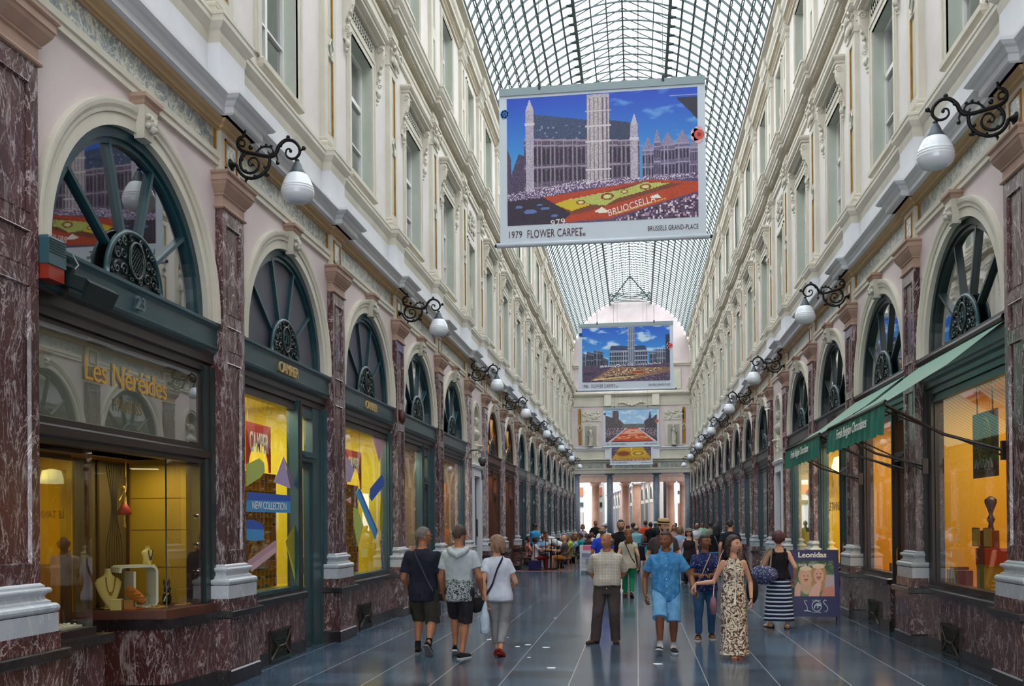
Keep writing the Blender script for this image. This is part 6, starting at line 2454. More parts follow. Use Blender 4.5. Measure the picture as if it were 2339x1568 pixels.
 if shoes:
  for k in range(2):
   pitch = feet[k][3] if len(feet[k]) > 3 else 0
   yaw = feet[k][4] if len(feet[k]) > 4 else (.14, -.14)[k]
   q = shoe_mesh(ank[k], Vector((math.cos(yaw), math.sin(yaw), 0)), H / 1.74, shoes[0], shoes[1], pitch, len(shoes) > 2 and shoes[2], SK)
   q.build('shoe', e)
   if sock:
    q = MB()
    q.tube([ank[k] + Vector((0, 0, -.03)), ank[k].lerp(kn[k], .18)], [.024 * H, .0235 * H], sock, 12)
    q.build('sock', e)
 if hair and hair[0] != 'none':
  me = hair_style(hair[0], hc, hrot, hs, hair[1], min(vox, .010) if vox < .016 else vox * .8, seed)
  o = bpy.data.objects.new('hair', me)
  COL.objects.link(o)
  o.parent = e
 if group:
  e['group'] = group
 tag(e, label, 'person')
 if extras:
  extras(e, dict(T=T, S=S, el=el, wr=wr, hc=hc, hrot=hrot, hs=hs, H=H, pel=pel, ank=ank, kn=kn, w=w, tab=tab))
 return e
def strap_extra(m, s_=1, r=.012, to=None):
 """crossbody strap from one shoulder to the opposite hip, both sides of the trunk"""
 def f(e, J):
  q = MB()
  T, w, tab = J['T'], J['w'], J['tab']
  for sd in (1, -1):
   pts = []
   for k in range(11):
    g = k / 10
    t_ = .305 - .30 * g
    hw_, dx, ox = interp(tab, t_)
    y = s_ * (.052 - (.052 + hw_ * w * .9) * g)
    lim = max(.0, 1 - (y / (hw_ * w + .02)) ** 2)
    pts.append(T(t_, y, ox + sd * ((dx * w + .022) * math.sqrt(lim) + .004)))
   q.tube(pts, r * .35, m, 6)
   # flatten into a band by doubling
   q.tube([p + Vector((0, 0, r)) for p in pts], r * .35, m, 6)
   q.tube([p - Vector((0, 0, r)) for p in pts], r * .35, m, 6)
  q.build('strap', e)
 return f
def hat_extra(m, band=None, brim=.06, h=.09, cap=False):
 def f(e, J):
  q = MB()
  hc, R3, s = J['hc'], J['hrot'], J['hs']
  M_ = Matrix.Translation(hc) @ R3.to_4x4() @ Matrix.Scale(s, 4)
  if cap:
   q.lathe([(.098, .04), (.096, .08), (.07, .125), (.02, .14)], m, (-.005, 0, 0), 18, 1.08, .88)
   q.box(.07, .15, -.06, .06, .045, .055, m)
  else:
   q.lathe([(.10 + brim, .045), (.10 + brim, .052), (.098, .058), (.094, .06 + h * .6), (.080, .06 + h), (.03, .055 + h)], m, (-.005, 0, 0), 22, 1.08, .9)
  q.xf(M_)
  ho = q.build('hat', e)
  if band:
   q = MB()
   q.lathe([(.100, .060), (.0985, .085)], band, (-.005, 0, 0), 22, 1.08, .9)
   q.xf(M_)
   q.build('hat_band', ho)
 return f
def glasses_extra(m=None, up=False):
 def f(e, J):
  q = MB()
  m_ = mat('black_lenses', '#141216', .15)
  z, x = (.085, .062) if up else (.012, .094)
  P = lambda a, b_, c_: J['hc'] + J['hrot'] @ (Vector((a, b_, c_)) * J['hs'])
  for s_ in (-1, 1):
   q.ball(P(x, s_ * .031, z), .021 * J['hs'], m_, 10, (.35, 1, .75))
   q.tube([P(x, s_ * .05, z + .004), P(.03, s_ * .082, z + .004), P(-.02, s_ * .084, z)], .003 * J['hs'], m_, 5)
  q.tube([P(x + .004, -.01, z), P(x + .004, .01, z)], .003 * J['hs'], m_, 5)
  q.build('sunglasses', e)
 return f
def many(*fs):
 def f(e, J):
  for g_ in fs:
   g_(e, J)
 return f
# fabrics
def f_check(t):
 p = t.pos(local=True)
 s = t.n('ShaderNodeSeparateXYZ', {0: p})
 a = t.math('ABSOLUTE', t.math('SINE', t.math('MULTIPLY', s.outputs[1], 150)))
 c = t.math('ABSOLUTE', t.math('SINE', t.math('MULTIPLY', s.outputs[2], 150)))
 m1 = t.math('MULTIPLY', t.math('GREATER_THAN', a, .86), .45)
 m2 = t.math('MULTIPLY', t.math('GREATER_THAN', c, .86), .45)
 col = t.mix(t.math('ADD', m1, m2), srgb('#c4bcb1'), srgb('#6d6a66'))
 t.set(t.b, 'Base Color', col)
def f_blue(t):
 p = t.pos(local=True)
 t.set(t.b, 'Base Color', t.ramp(t.noise(p, 14, 5, .6), [(.38, srgb('#2f71a6')), (.62, srgb('#4c8cc0'))]))
 t.bump(t.noise(p, 7, 4, .6, .8), .8, .03)
def f_dots(bg_, fg, sc=26, th=.42, seed=0.):
 def f(t):
  p = t.pos(local=True)
  v = t.n('ShaderNodeTexVoronoi', {'Vector': p, 'Scale': sc}).outputs[0]
  nn = t.noise(p, sc * .8, 3, .7, 1.)
  k = t.math('LESS_THAN', t.math('ADD', v, t.math('MULTIPLY', nn, .35)), th)
  t.set(t.b, 'Base Color', t.mix(k, srgb(bg_), srgb(fg)))
 return f
def f_floral(t):
 p = t.pos(local=True)
 n1 = t.noise(p, 13, 4, .6, 2.5)
 t.set(t.b, 'Base Color', t.ramp(n1, [(.30, srgb('#2c1d1f')), (.42, srgb('#6a4a3c')), (.47, srgb('#3a2a26')), (.52, srgb('#d9cdb8')), (.60, srgb('#e6dcc9')), (.64, srgb('#7a5846')), (.72, srgb('#a3837a'))]))
def f_stripes(t):
 p = t.pos(local=True)
 s = t.n('ShaderNodeSeparateXYZ', {0: p})
 w_ = t.math('FRACT', t.math('ADD', t.math('MULTIPLY', s.outputs[2], 15.5), t.math('MULTIPLY', t.noise(p, 3, 2), .35)))
 t.set(t.b, 'Base Color', t.mix(t.math('GREATER_THAN', w_, .62), srgb('#1d2340'), srgb('#c4d3e2')))
def f_hood(t):
 p = t.pos(local=True)
 z = t.n('ShaderNodeSeparateXYZ', {0: p}).outputs[2]
 n1 = t.noise(p, 22, 5, .7, 3.)
 k = t.math('GREATER_THAN', n1, .5)
 edge = t.math('ADD', z, t.math('MULTIPLY', t.math('SUBTRACT', t.noise(p, 9, 3), .5), .22))
 low = t.math('LESS_THAN', edge, .99)
 col = t.mix(t.math('MULTIPLY', k, low), srgb('#a9b2b8'), srgb('#252a2c'))
 t.set(t.b, 'Base Color', col)
 t.bump(t.noise(p, 8, 3, .6), .5, .02)
CHECK = cloth_mat('check_shirt', f_check)
BLUESH = cloth_mat('blue_shirt', f_blue)
NAVYP = cloth_mat('navy_dotted_blouse', f_dots('#1b2450', '#8fa3cf', 42, .40))
FLORAL = cloth_mat('brown_floral_dress', f_floral)
STRIPE = cloth_mat('striped_skirt', f_stripes)
HOODT = cloth_mat('leaf_print_tee', f_hood)
BAGP = cloth_mat('patterned_bag', f_dots('#3d4468', '#aaa6bd', 34, .5))
JEAN = plain('blue_denim', '#2f5378', '#24456a')
BLACKS = plain('black_shoe', '#1b1a1d')
PALE = plain('pale_sole', '#b9bec2')
BRSH = plain('brown_shoe', '#4a3128')
REDS = plain('red_shoe', '#7a1d18')
BACK, FRONT = PI / 2, -PI / 2
def cargo_pocket(e, J):
 for s_ in (0, 1):
  q = MB()
  h, k = J['pel'] + Vector((0, (.055, -.055)[s_], 0)) * J['H'], J['kn'][s_]
  c_ = h.lerp(k, .62)
  q.box(c_.x - .09, c_.x + .07, *sorted((c_.y + (1, -1)[s_] * .085, c_.y + (1, -1)[s_] * .108)), c_.z - .09, c_.z + .09, plain('olive_shorts', '#3c3a33', '#332f2a'))
  q.build('pocket', e)
def hood(e, J):
 T = J['T']
 q = MB()
 m = plain('pale_grey_jersey', '#a9b2b8')
 q.tube([T(.315, -.055, .02), T(.31, -.065, -.04), T(.285, -.04, -.078), T(.262, 0, -.090), T(.285, .04, -.078), T(.31, .065, -.04), T(.315, .055, .02)], [.014 * 1.7, .022 * 1.7, .026 * 1.7, .026 * 1.7, .026 * 1.7, .022 * 1.7, .014 * 1.7], m, 10)
 q.ball(T(.285, 0, -.062), .055, m, 12, (.8, 1.1, .8))
 me = remesh(q, .008, 3, .006, 16, m, 'hood')
 o = bpy.data.objects.new('hood', me)
 COL.objects.link(o)
 o.parent = e
person('person from behind in navy T-shirt, grey cross strap and olive cargo shorts', 1.735, (-2.80, 12.35, 0), BACK, 'b', w=1.10, belly=.012,
    top=('tee', plain('navy_tee', '#1f2232', '#181a28'), -.075, .75), bottom=('shorts', plain('olive_shorts', '#3c3a33', '#332f2a'), 1.08), shoes=(BLACKS, mat('grey_sole', '#6d6f73', .7)), sock=plain('black_sock', '#17171a'),
    hair=('crop', HAIRS['grey']), feet=((.02, .05, 0, 0), (-.16, -.075, .045, .75)), hands=((.10, .13, .48), (.13, -.10, .50)), head=(-1.0, .05), extras=many(strap_extra(plain('grey_strap', '#3d4152'), 1, .014), glasses_extra(), cargo_pocket), vox=.010)
person('person from behind in hooded grey T-shirt with black leaf print, dark shorts', 1.72, (-2.24, 11.95, 0), BACK, 'b', w=1.02,
    top=('tee', HOODT, -.075, .6), bottom=('shorts', plain('charcoal_shorts', '#2c2a31', '#242228'), 1.03), shoes=(BLACKS, PALE),
    hair=('short', HAIRS['brown']), feet=((.10, .055, .03, .35), (-.03, -.02, 0, 0, -.45)), hands=((.10, .14, .47), (.08, -.15, .49)), head=(-.1, .12), extras=hood, vox=.010)
w3 = person('person from behind with fair bob, white T-shirt, grey trousers and red shoes', 1.575, (-1.77, 12.20, 0), BACK, 'a', fem=True, w=1.08,
   top=('tee', plain('white_tee', '#c3c9d8', '#b5bccd'), -.045, .55), bottom=('cropped', plain('light_grey_trousers', '#8f8d92', '#828085')), shoes=(REDS, REDS),
   hair=('bob', HAIRS['fair']), feet=((.08, .03, .0, 0), (-.08, -.02, .02, .3)), hands=((-.06, .10, .46), (.16, -.10, .58)), head=(1.15, .1), extras=many(strap_extra(plain('purple_strap', '#2b2238'), -1, .016), glasses_extra()), vox=.010, side_lean=.04)
# bags the three carry
b = MB()
b.tube([(0, 0, 0), (0, .0, -.06), (0, 0, -.20), (.0, 0, -.33), (0, 0, -.40)], [.015, .03, .06, .07, .055], plain('white_plastic_bag', '#b3c2d4', '#a3b4c8'), 14, sy=.8)
me = remesh(b, .010, 2, .014, 14, plain('white_plastic_bag', '#b3c2d4'), 'bag')
o = bpy.data.objects.new('plastic_bag', me)
COL.objects.link(o)
o.location = (-1.93, 12.02, .71)
tag(o, 'pale plastic carrier bag held in the hand of the person with red shoes', 'bag')
e = empty('handbag', (-2.06, 12.12, .66))
b = MB()
b.ball((0, 0, .0), .12, plain('black_bag_fabric', '#1f1e24'), 14, (1, .55, .85))
me = remesh(b, .010, 2, .012, 20, plain('black_bag_fabric', '#1f1e24'), 'bag_body')
o = bpy.data.objects.new('bag_body', me)
COL.objects.link(o)
o.parent = e
b = MB()
b.tube([(-.06, 0, .07), (.0, .0, .16), (.06, 0, .07)], .009, plain('black_bag_fabric', '#1f1e24'), 6)
b.build('handle', e)
tag(e, 'black patterned shoulder bag at the hip of the person with red shoes', 'bag')
def belt(e, J):
 T, w, tab = J['T'], J['w'], J['tab']
 q = MB()
 hw_, dx, ox = interp(tab, .045)
 q.tube([T(.038, (hw_ * w + .010) * math.cos(a), ox + (dx * w + .012) * math.sin(a)) for a in [2 * PI * k / 24 for k in range(25)]], .012, plain('black_belt', '#1a1718'), 8, caps=False)
 bo = q.build('belt', e)
 q = MB()
 c_ = T(.038, 0, ox + dx * w + .022)
 q.box(c_.x - .004, c_.x + .006, -.025, .025, c_.z - .016, c_.z + .016, BRASS)
 q.build('buckle', bo)
person('bald person in a pale checked short-sleeved shirt and brown trousers, hands behind the back', 1.575, (-.43, 13.62, 0), FRONT, 'b', w=1.16, belly=.030,
    top=('shirt', CHECK, .015, .85), bottom=('trousers', plain('brown_trousers', '#4a4140', '#403837')), shoes=(BRSH, BLACKS),
    hair=('balding', HAIRS['grey']), feet=((.0, .075, 0, 0, .1), (.04, -.11, 0, 0, -.75)), hands=((-.12, .05, .53), (-.13, -.05, .52)), head=(-.65, .0), elbow=((-.3, 1, 0), (-.3, -1, 0)), extras=belt, vox=.010)
person('person in a bright blue short-sleeved shirt and light blue shorts walking hand in hand', 1.63, (.37, 12.66, 0), FRONT, 'c', w=1.10, belly=.014,
    top=('shirt', BLUESH, -.075, .62), bottom=('shorts', plain('light_denim_shorts', '#6fa3cc', '#5a8fbc'), 1.06), shoes=(plain('dark_grey_shoe', '#2b2c33'), PALE), sock=plain('white_sock', '#c9c9cc'),
    hair=('short', HAIRS['brown']), feet=((-.02, .055, 0, 0), (.13, -.055, .02, -.30)), hands=((.12, .205, .53, (.2, .55, -.8)), (.03, -.165, .47)), head=(-.42, .02), elbow=((-1, .3, 0), (-1, -.5, 0)), beard=HAIRS['brown'] and None, vox=.010)
person('person with short black hair in a navy dotted blouse and jeans, holding a phone', 1.545, (.97, 14.15, 0), FRONT, 'c', fem=True, w=1.12, belly=.01,
    top=('tee', NAVYP, -.05, .6), bottom=('jeans', JEAN), shoes=(BLACKS, PALE, True),
    hair=('short', HAIRS['black']), feet=((-.04, .06, 0, 0), (.08, -.07, 0, 0)), hands=((.17, -.0, .61), (.17, -.03, .61)), head=(.65, .0), elbow=((-1, 1, -.5), (-1, -1, -.5)), extras=strap_extra(plain('cream_strap', '#b09a8c'), 1, .012), vox=.010)
b = MB()
b.box(-.006, .006, -.035, .035, -.07, .07, mat('phone_black', '#151519', .2))
o = b.build('mobile_phone', loc=(.99, 13.82, .97), rot=(0.5, 0, 0))
tag(o, 'dark mobile phone held by the person in the navy dotted blouse', 'phone')
def dress(e, J):
 """halter maxi dress to the ankles"""
 T, H = J['T'], J['H']
 q = MB()
 nn, rows = 44, []
 lv = [(.800, .030, .026, .028), (.775, .052, .046, .014), (.74, .074, .062, .008), (.70, .086, .073, .010), (.655, .082, .068, .008), (.61, .078, .062, .004), (.56, .090, .070, .0), (.51, .100, .076, 0), (.42, .104, .078, 0), (.32, .103, .082, .01), (.22, .103, .085, .01), (.12, .106, .09, .02), (.035, .112, .10, .03)]
 vs, fs = [], []
 for z, hw_, dx, ox in lv:
  f = max(0, (.55 - z) / .5)
  for k in range(nn):
   a = 2 * PI * k / nn
   r_ = 1 + .05 * f * math.sin(a * 8 + z * 6) + .012 * math.sin(a * 13 + z * 30)
   vs.append(Vector((ox + dx * math.sin(a) * r_, hw_ * math.cos(a) * r_, z)) * H)
 for i in range(len(lv) - 1):
  for k in range(nn):
   fs.append((i * nn + k, i * nn + (k + 1) % nn, (i + 1) * nn + (k + 1) % nn, (i + 1) * nn + k))
 q.add(vs, fs, FLORAL, True)
 for s_ in (-1, 1):
  q.tube([T(.26, s_ * .030, .052), T(.300, s_ * .032, .030), T(.325, s_ * .03, -.01)], .010, FLORAL, 6)
 q.build('dress', e)
 q = MB()
 q.tube([Vector((.060, .0, .80)) * H, Vector((.088, .004, .70)) * H, Vector((.085, .006, .56)) * H, Vector((.09, .0, .44)) * H], [.010, .007, .006, .016], mat('cream_cord', '#d9d0c9', .7), 8)
 q.build('tassel_cord', e)
 q = MB()
 w_ = J['wr'][0]
 q.tube([w_ + Vector((.024 * math.cos(a), .024 * math.sin(a), .01)) for a in [2 * PI * k / 12 for k in range(13)]], .006, plain('dark_watch_strap', '#2a2024'), 6, caps=False)
 q.build('watch', e)
person('person in a brown and cream floral halter maxi dress, dark hair tied back', 1.55, (1.19, 12.22, 0), FRONT, 'a', fem=True, w=.92,
    shoes=(plain('tan_sandal', '#8a5a44'), plain('tan_sandal', '#8a5a44'), True), hair=('up', HAIRS['brown']), feet=((-.0, .03, 0, 0), (.035, -.0, 0, 0)), hands=((.03, .135, .475), (.02, -.30, .60, (.1, -.55, -.8))), head=(.85, .0), elbow=((-1, .5, 0), (-.3, .2, -1)), extras=many(dress, glasses_extra(up=True)), vox=.010)
e = empty('shoulder_bag', (.93, 12.10, .66))
b = MB()
b.ball((0, 0, 0), .10, plain('dusty_pink_leather', '#8a6470', '#755260'), 12, (.45, .8, 1.2))
b.build('bag_body', e)
b = MB()
b.tube([(0, 0, .10), (.02, .02, .35), (.10, .06, .62), (.14, .10, .69)], .006, mat('pink_strap', '#c79a98', .6), 6)
b.build('strap', e)
tag(e, 'dusty pink bag on a long thin strap beside the floral dress', 'bag')
e = empty('shoulder_bag', (1.44, 12.42, .84))
b = MB()
b.ball((0, 0, 0), .14, plain('black_bag_fabric', '#1f1e24'), 12, (.55, .7, 1.3))
b.build('bag_body', e)
b = MB()
b.tube([(0, 0, .16), (-.05, -.05, .3), (-.12, -.16, .46)], .008, plain('black_bag_fabric', '#1f1e24'), 6)
b.build('strap', e)
tag(e, 'black shoulder bag behind the arm of the person in the floral dress', 'bag')
person('person from behind in a black sleeveless top and a blue and white striped maxi skirt', 1.56, (2.24, 15.70, 0), BACK, 'a', fem=True, w=1.14,
    top=('tank', plain('black_top', '#1d1b20'), -.0), bottom=('skirt', STRIPE, .075), shoes=(plain('cream_sandal', '#a8948a'), BLACKS, True),
    hair=('curly', HAIRS['red']), feet=((.06, .08, 0, 0, .5), (-.04, -.07, 0, 0)), hands=((.16, .14, .66), (.0, -.155, .50)), head=(-.1, .15), elbow=((-1, .5, -1), (-1, -.3, 0)), vox=.012)
e = empty('shoulder_bag', (1.98, 15.50, .86))
b = MB()
b.ball((0, 0, 0), .21, BAGP, 14, (1.05, .6, .72))
me = remesh(b, .014, 2, .02, 12, BAGP, 'bag_body')
o = bpy.data.objects.new('bag_body', me)
COL.objects.link(o)
o.parent = e
b = MB()
b.tube([(-.06, 0, .12), (.02, .06, .30), (.10, .16, .40), (.12, .22, .42)], .013, plain('olive_strap', '#6d6a52'), 8)
b.tube([(.10, 0, .12), (.12, .03, .30), (.14, .12, .40), (.13, .20, .42)], .013, plain('olive_strap', '#6d6a52'), 8)
b.build('strap', e)
tag(e, 'large blue and lilac patterned bag on the shoulder above the striped skirt', 'bag')
# ---- middle distance, placed by sight line and depth
def at(px, d):
 """ground point seen in column px at depth d down the gallery"""
 a = (px - 1169.5 + .00825 * 0) / FPX
 dx, dy = a * _c - _s, a * _s + _c
 return (dx / dy * d, d, 0)
def chest_print(e, J):
 T = J['T']
 q = MB()
 c_ = T(.16, .02, .085)
 q.box(c_.x + .012, c_.x + .016, -.09, .14, c_.z - .14, c_.z + .16, mat('pale_print', '#8fa3ad', .7))
 q.build('printed_panel', e)
 q = text_mb('S', .16, TEXTD, .002)
 q.xf(Matrix(((0, 0, 1, c_.x + .018), (1, 0, 0, .03), (0, 1, 0, c_.z - .05), (0, 0, 0, 1))))
 q.build('printed_letter', e)
TR = lambda n_, c_: plain(n_, c_)
DK = TR('dark_trousers', '#25262c')
BJ = TR('mid_denim', '#2d4a66')
STD = ((.04, .05, 0, 0), (-.04, -.05, 0, 0))
WK = ((.09, .045, 0, 0), (-.10, -.045, .03, .4))
straw = mat('straw', '#c2a377', .8, col2='#a98a5e', nscale=40)
person('person in a straw hat and a brown T-shirt with a pale printed panel', 1.80, at(1515, 17.8), FRONT + .2, 'd', w=1.10, top=('tee', TR('brown_tee', '#463c40'), -.07, .6), bottom=('shorts', DK, .95), shoes=(BLACKS, PALE), hair=('short', HAIRS['brown']), feet=WK, head=(.45, .1), beard=HAIRS['brown'], extras=many(hat_extra(straw, mat('hat_band_black', '#1c1a1c', .7), .035, .07), chest_print), vox=.014)
person('bearded person in a black T-shirt standing beside the second column', 1.80, at(1418, 24.2), FRONT, 'a', w=1.05, top=('tee', TR('black_tee', '#191a1f'), -.07, .6), bottom=('trousers', DK), shoes=(BLACKS, PALE), hair=('short', HAIRS['black']), beard=HAIRS['black'], feet=STD, vox=.016)
person('person from behind with an auburn ponytail, cream blouse and green trousers', 1.60, at(1434, 22.0), BACK, 'd', fem=True, w=1.1, top=('tee', TR('cream_blouse', '#b5b0a4'), -.08, .35), bottom=('jeans', TR('green_trousers', '#0f7a55')), shoes=(BRSH, BRSH), hair=('pony', HAIRS['auburn']), feet=WK, head=(.2, 0), extras=strap_extra(plain('black_strap', '#1b181b'), 1, .012), vox=.014)
person('person from behind in a royal blue polo shirt with a balding head', 1.64, at(1376, 23.5), BACK, 'b', w=1.15, top=('tee', TR('royal_blue_polo', '#2440c4'), -.07, .7), bottom=('trousers', DK), shoes=(BLACKS, PALE), hair=('balding', HAIRS['grey']), feet=STD, vox=.014)
person('person from behind in a pale aqua shirt and dark trousers pushing a stroller', 1.66, at(1453, 34.5), BACK, 'a', w=1.1, top=('tee', TR('aqua_shirt', '#7fb8c9'), -.08, .7), bottom=('trousers', BJ), shoes=(BLACKS, PALE), hair=('balding', HAIRS['grey']), feet=WK, hands=((.25, .1, .58), (.25, -.12, .58)), vox=.018)
person('dark-haired person from behind just ahead of the aqua shirt', 1.74, at(1446, 37.5), BACK, 'b', w=1., top=('tee', TR('slate_tee', '#4a5a66'), -.07, .6), bottom=('trousers', DK), shoes=(BLACKS, PALE), hair=('short', HAIRS['black']), feet=STD, vox=.02)
person('person from behind in an orange T-shirt near the columns', 1.84, at(1474, 47), BACK, 'b', w=1.1, top=('tee', TR('orange_tee', '#d9532c'), -.08, .7), bottom=('shorts', DK, .9), shoes=(BLACKS, PALE), hair=('short', HAIRS['brown']), feet=STD, vox=.022)
person('person from behind in a black T-shirt right of the orange T-shirt', 1.76, at(1486, 43), BACK, 'c', w=1.1, top=('tee', TR('black_tee', '#191a1f'), -.07, .7), bottom=('trousers', DK), shoes=(BLACKS, PALE), hair=('short', HAIRS['black']), feet=STD, vox=.022)
person('person in a white cap and dark shirt far back by the columns', 1.78, at(1497, 50), FRONT, 'b', top=('tee', TR('charcoal_tee', '#33343a'), -.07, .7), bottom=('trousers', DK), shoes=(BLACKS, PALE), hair=('short', HAIRS['grey']), feet=STD, extras=hat_extra(mat('white_cap', '#c9c9c6', .8), cap=True), vox=.022)
person('person in a brimmed hat, sunglasses and a brown tank top', 1.58, at(1573, 26.5), FRONT, 'd', fem=True, w=1.12, top=('tank', TR('plum_tank', '#2d2329'), -.07), bottom=('trousers', DK), shoes=(BLACKS, PALE), hair=('bob', HAIRS['red']), feet=WK, extras=many(hat_extra(mat('olive_hat', '#777566', .8), None, .03, .06), glasses_extra()), vox=.016)
person('brown-haired person in a light blue top partly behind the blue shirt', 1.62, at(1553, 28), BACK, 'a', fem=True, w=1.1, top=('tee', TR('light_blue_top', '#8fb0d4'), -.07, .3), bottom=('trousers', BJ), shoes=(BLACKS, PALE), hair=('bob', HAIRS['fair']), feet=STD, vox=.018)
person('white-haired person in an open white top in the middle distance', 1.70, at(1592, 40), FRONT, 'b', fem=True, w=1.05, top=('tee', TR('white_top', '#d0d3da'), -.07, .4), bottom=('trousers', BJ), shoes=(BRSH, PALE), hair=('crop', HAIRS['white']), feet=STD, hands=((.15, .03, .62), (.15, -.03, .6)), vox=.02)
person('person in a mint shirt behind the white-haired person', 1.76, at(1605, 47), FRONT, 'b', top=('tee', TR('mint_shirt', '#8fc9ac'), -.07, .6), bottom=('trousers', DK), shoes=(BLACKS, PALE), hair=('short', HAIRS['black']), feet=STD, vox=.022)
person('dark-haired person with an olive backpack left of the long black hair', 1.74, at(1622, 41), BACK, 'b', top=('tee', TR('grey_khaki_tee', '#8b8f80'), -.07, .6), bottom=('trousers', DK), shoes=(BLACKS, PALE), hair=('short', HAIRS['black']), feet=STD, vox=.022)
person('person from behind with long black hair, black top and bright blue denim shorts', 1.66, at(1635, 30), BACK, 'b', fem=True, w=.98, top=('tee', TR('black_tee', '#191a1f'), -.03, .3), bottom=('hotpants', TR('bright_denim', '#3a8fc4')), shoes=(BLACKS, PALE), hair=('long', HAIRS['black']), feet=STD, extras=strap_extra(plain('pale_strap', '#a89a94'), 1, .012), vox=.016)
person('person from behind in a navy T-shirt with short black hair near the right shopfronts', 1.78, at(1667, 25.5), BACK, 'a', w=1.05, top=('tee', TR('navy_tee', '#1f2232'), -.07, .6), bottom=('shorts', DK, .9), shoes=(BLACKS, PALE), hair=('short', HAIRS['black']), feet=STD, vox=.016)
person('fair-haired person whose head shows above the blue shirt, left of the light blue top', 1.66, at(1540, 36), FRONT, 'a', fem=True, top=('tee', TR('rose_top', '#b08a84'), -.07, .5), bottom=('trousers', DK), shoes=(BLACKS, PALE), hair=('bob', HAIRS['fair']), feet=STD, vox=.022)
person('person with short brown hair far back beside the right column', 1.72, at(1543, 52), BACK, 'b', top=('tee', TR('terracotta_tee', '#9a5a40'), -.07, .5), bottom=('trousers', DK), shoes=(BLACKS, PALE), hair=('short', HAIRS['brown']), feet=STD, vox=.024)
person('person in a lavender hat far back between the middle columns', 1.66, at(1434, 52), FRONT, 'b', fem=True, top=('tee', TR('lavender_top', '#8a80a8'), -.07, .5), bottom=('trousers', DK), shoes=(BLACKS, PALE), hair=('bob', HAIRS['brown']), feet=STD, extras=hat_extra(mat('lavender_hat', '#8078a0', .8), None, .02, .05), vox=.024)
# stroller
e = empty('stroller', at(1472, 33.2))
b = MB()
MET = mat('stroller_metal', '#3a3d44', .4, metal=.5)
for s_ in (-1, 1):
 b.tube([(s_ * .22, -.35, 1.0), (s_ * .22, -.15, .70), (s_ * .22, .35, .12)], .014, MET, 6)
 b.tube([(s_ * .22, .1, .55), (s_ * .22, -.25, .12)], .014, MET, 6)
b.tube([(-.22, -.35, 1.0), (.22, -.35, 1.0)], .016, MET, 6)
b.build('frame', e)
for (x, y) in ((-.24, -.25), (.24, -.25), (-.24, .35), (.24, .35)):
 b = MB()
 b.lathe([(.03, -.02), (.09, -.02), (.09, .02), (.03, .02)], BLACKS, (x, y, .09), 14, axis='x')
 b.build('wheel', e)
b = MB()
b.poly([(-.2, -.2, .45), (-.2, .25, .40), (-.2, .28, .50), (-.2, -.05, .55), (-.2, -.28, .95), (-.2, -.34, .9)], .4, plain('stroller_fabric', '#2b2a35'))
b.build('seat', e)
tag(e, 'dark folding stroller in front of the aqua shirt', 'stroller')
b = MB()
b.stack([(0, 0), (.01, .3)], -.06, .06, -.11, .11, plain('teal_bag_fabric', '#23a3a8'))
b.tube([(0, -.07, .29), (.0, -.05, .42), (.0, .05, .42), (0, .07, .29)], .008, plain('teal_bag_fabric', '#23a3a8'), 5)
o = b.build('carrier_bag', loc=tuple(Vector(at(1480, 32.75)) + Vector((0, 0.05, .58))), rot=(0, 0, PI / 2))
tag(o, 'teal carrier bag hanging from the stroller', 'bag')
# ---- pavement cafe on the left
SEATF = ((.26, .07, 0, 0), (.24, -.07, 0, 0))
RATT = mat('rattan', '#a87a48', .6, col2='#8a5f34', nscale=20)
DKCH = mat('dark_rattan', '#3a2a20', .6)
def cafe_chair(m, label, loc, rz):
 e = empty('cafe_chair', loc, rz)
 b = MB()
 b.lathe([(.19, .42), (.215, .43), (.215, .455), (.2, .46)], m, n=16)
 b.build('seat', e)
 for (x, y) in ((.15, .15), (.15, -.15), (-.16, .15), (-.16, -.15)):
  b = MB()
  b.tube([(x, y, .43), (x * 1.3, y * 1.3, 0)], .014, m, 6)
  b.build('leg', e)
 b = MB()
 b.tube([(.10, .21, .44), (.06, .25, .62), (-.14, .25, .66), (-.22, .16, .80), (-.24, 0, .86), (-.22, -.16, .80), (-.14, -.25, .66), (.06, -.25, .62), (.10, -.21, .44)], .015, m, 6)
 for k in range(-3, 4):
  b.tube([(-.17, k * .05, .46), (-.235, k * .05, .84)], .010, m, 5)
 for z in (.55, .65, .75):
  b.tube([(-.15, .18, z), (-.21, 0, z + .02), (-.15, -.18, z)], .010, m, 5)
 b.build('backrest', e)
 return tag(e, label, 'chair')
def cafe_table(loc, label):
 e = empty('cafe_table', loc)
 b = MB()
 b.lathe([(.30, .72), (.31, .73), (.31, .75), (.30, .755)], mat('table_wood', '#9a7a5a', .5), n=22)
 b.build('tabletop', e)
 b = MB()
 b.tube([(0, 0, .04), (0, 0, .72)], .025, IRON, 8)
 b.build('leg', e)
 b = MB()
 for k in range(3):
  a = k * 2.094
  b.tube([(0, 0, .10), (.14 * math.cos(a), .14 * math.sin(a), .05), (.24 * math.cos(a), .24 * math.sin(a), .0)], .016, IRON, 6)
 b.build('base', e)
 return tag(e, label, 'table')
def glass_on(loc, label):
 b = MB()
 b.lathe([(.03, 0), (.035, .10), (.032, .11)], mat('pale_drink', '#c9b58a', .2), n=10)
 tag(b.build('drinking_glass', loc=(loc[0], loc[1], .756)), label, 'glass')
cafe_table(at(1257, 35.0), 'round cafe table nearest the rope railing')
glass_on(at(1253, 34.95), 'tall drink on the nearest cafe table, left one')
glass_on(at(1261, 35.05), 'tall drink on the nearest cafe table, right one')
cafe_table(at(1285, 38.6), 'round cafe table behind the rattan chair')
cafe_table(at(1328, 42.5), 'round cafe table farther back by the teal shirt')
cafe_chair(RATT, 'pale rattan chair with curved back nearest the menu board', at(1291, 34.8), PI * .93)
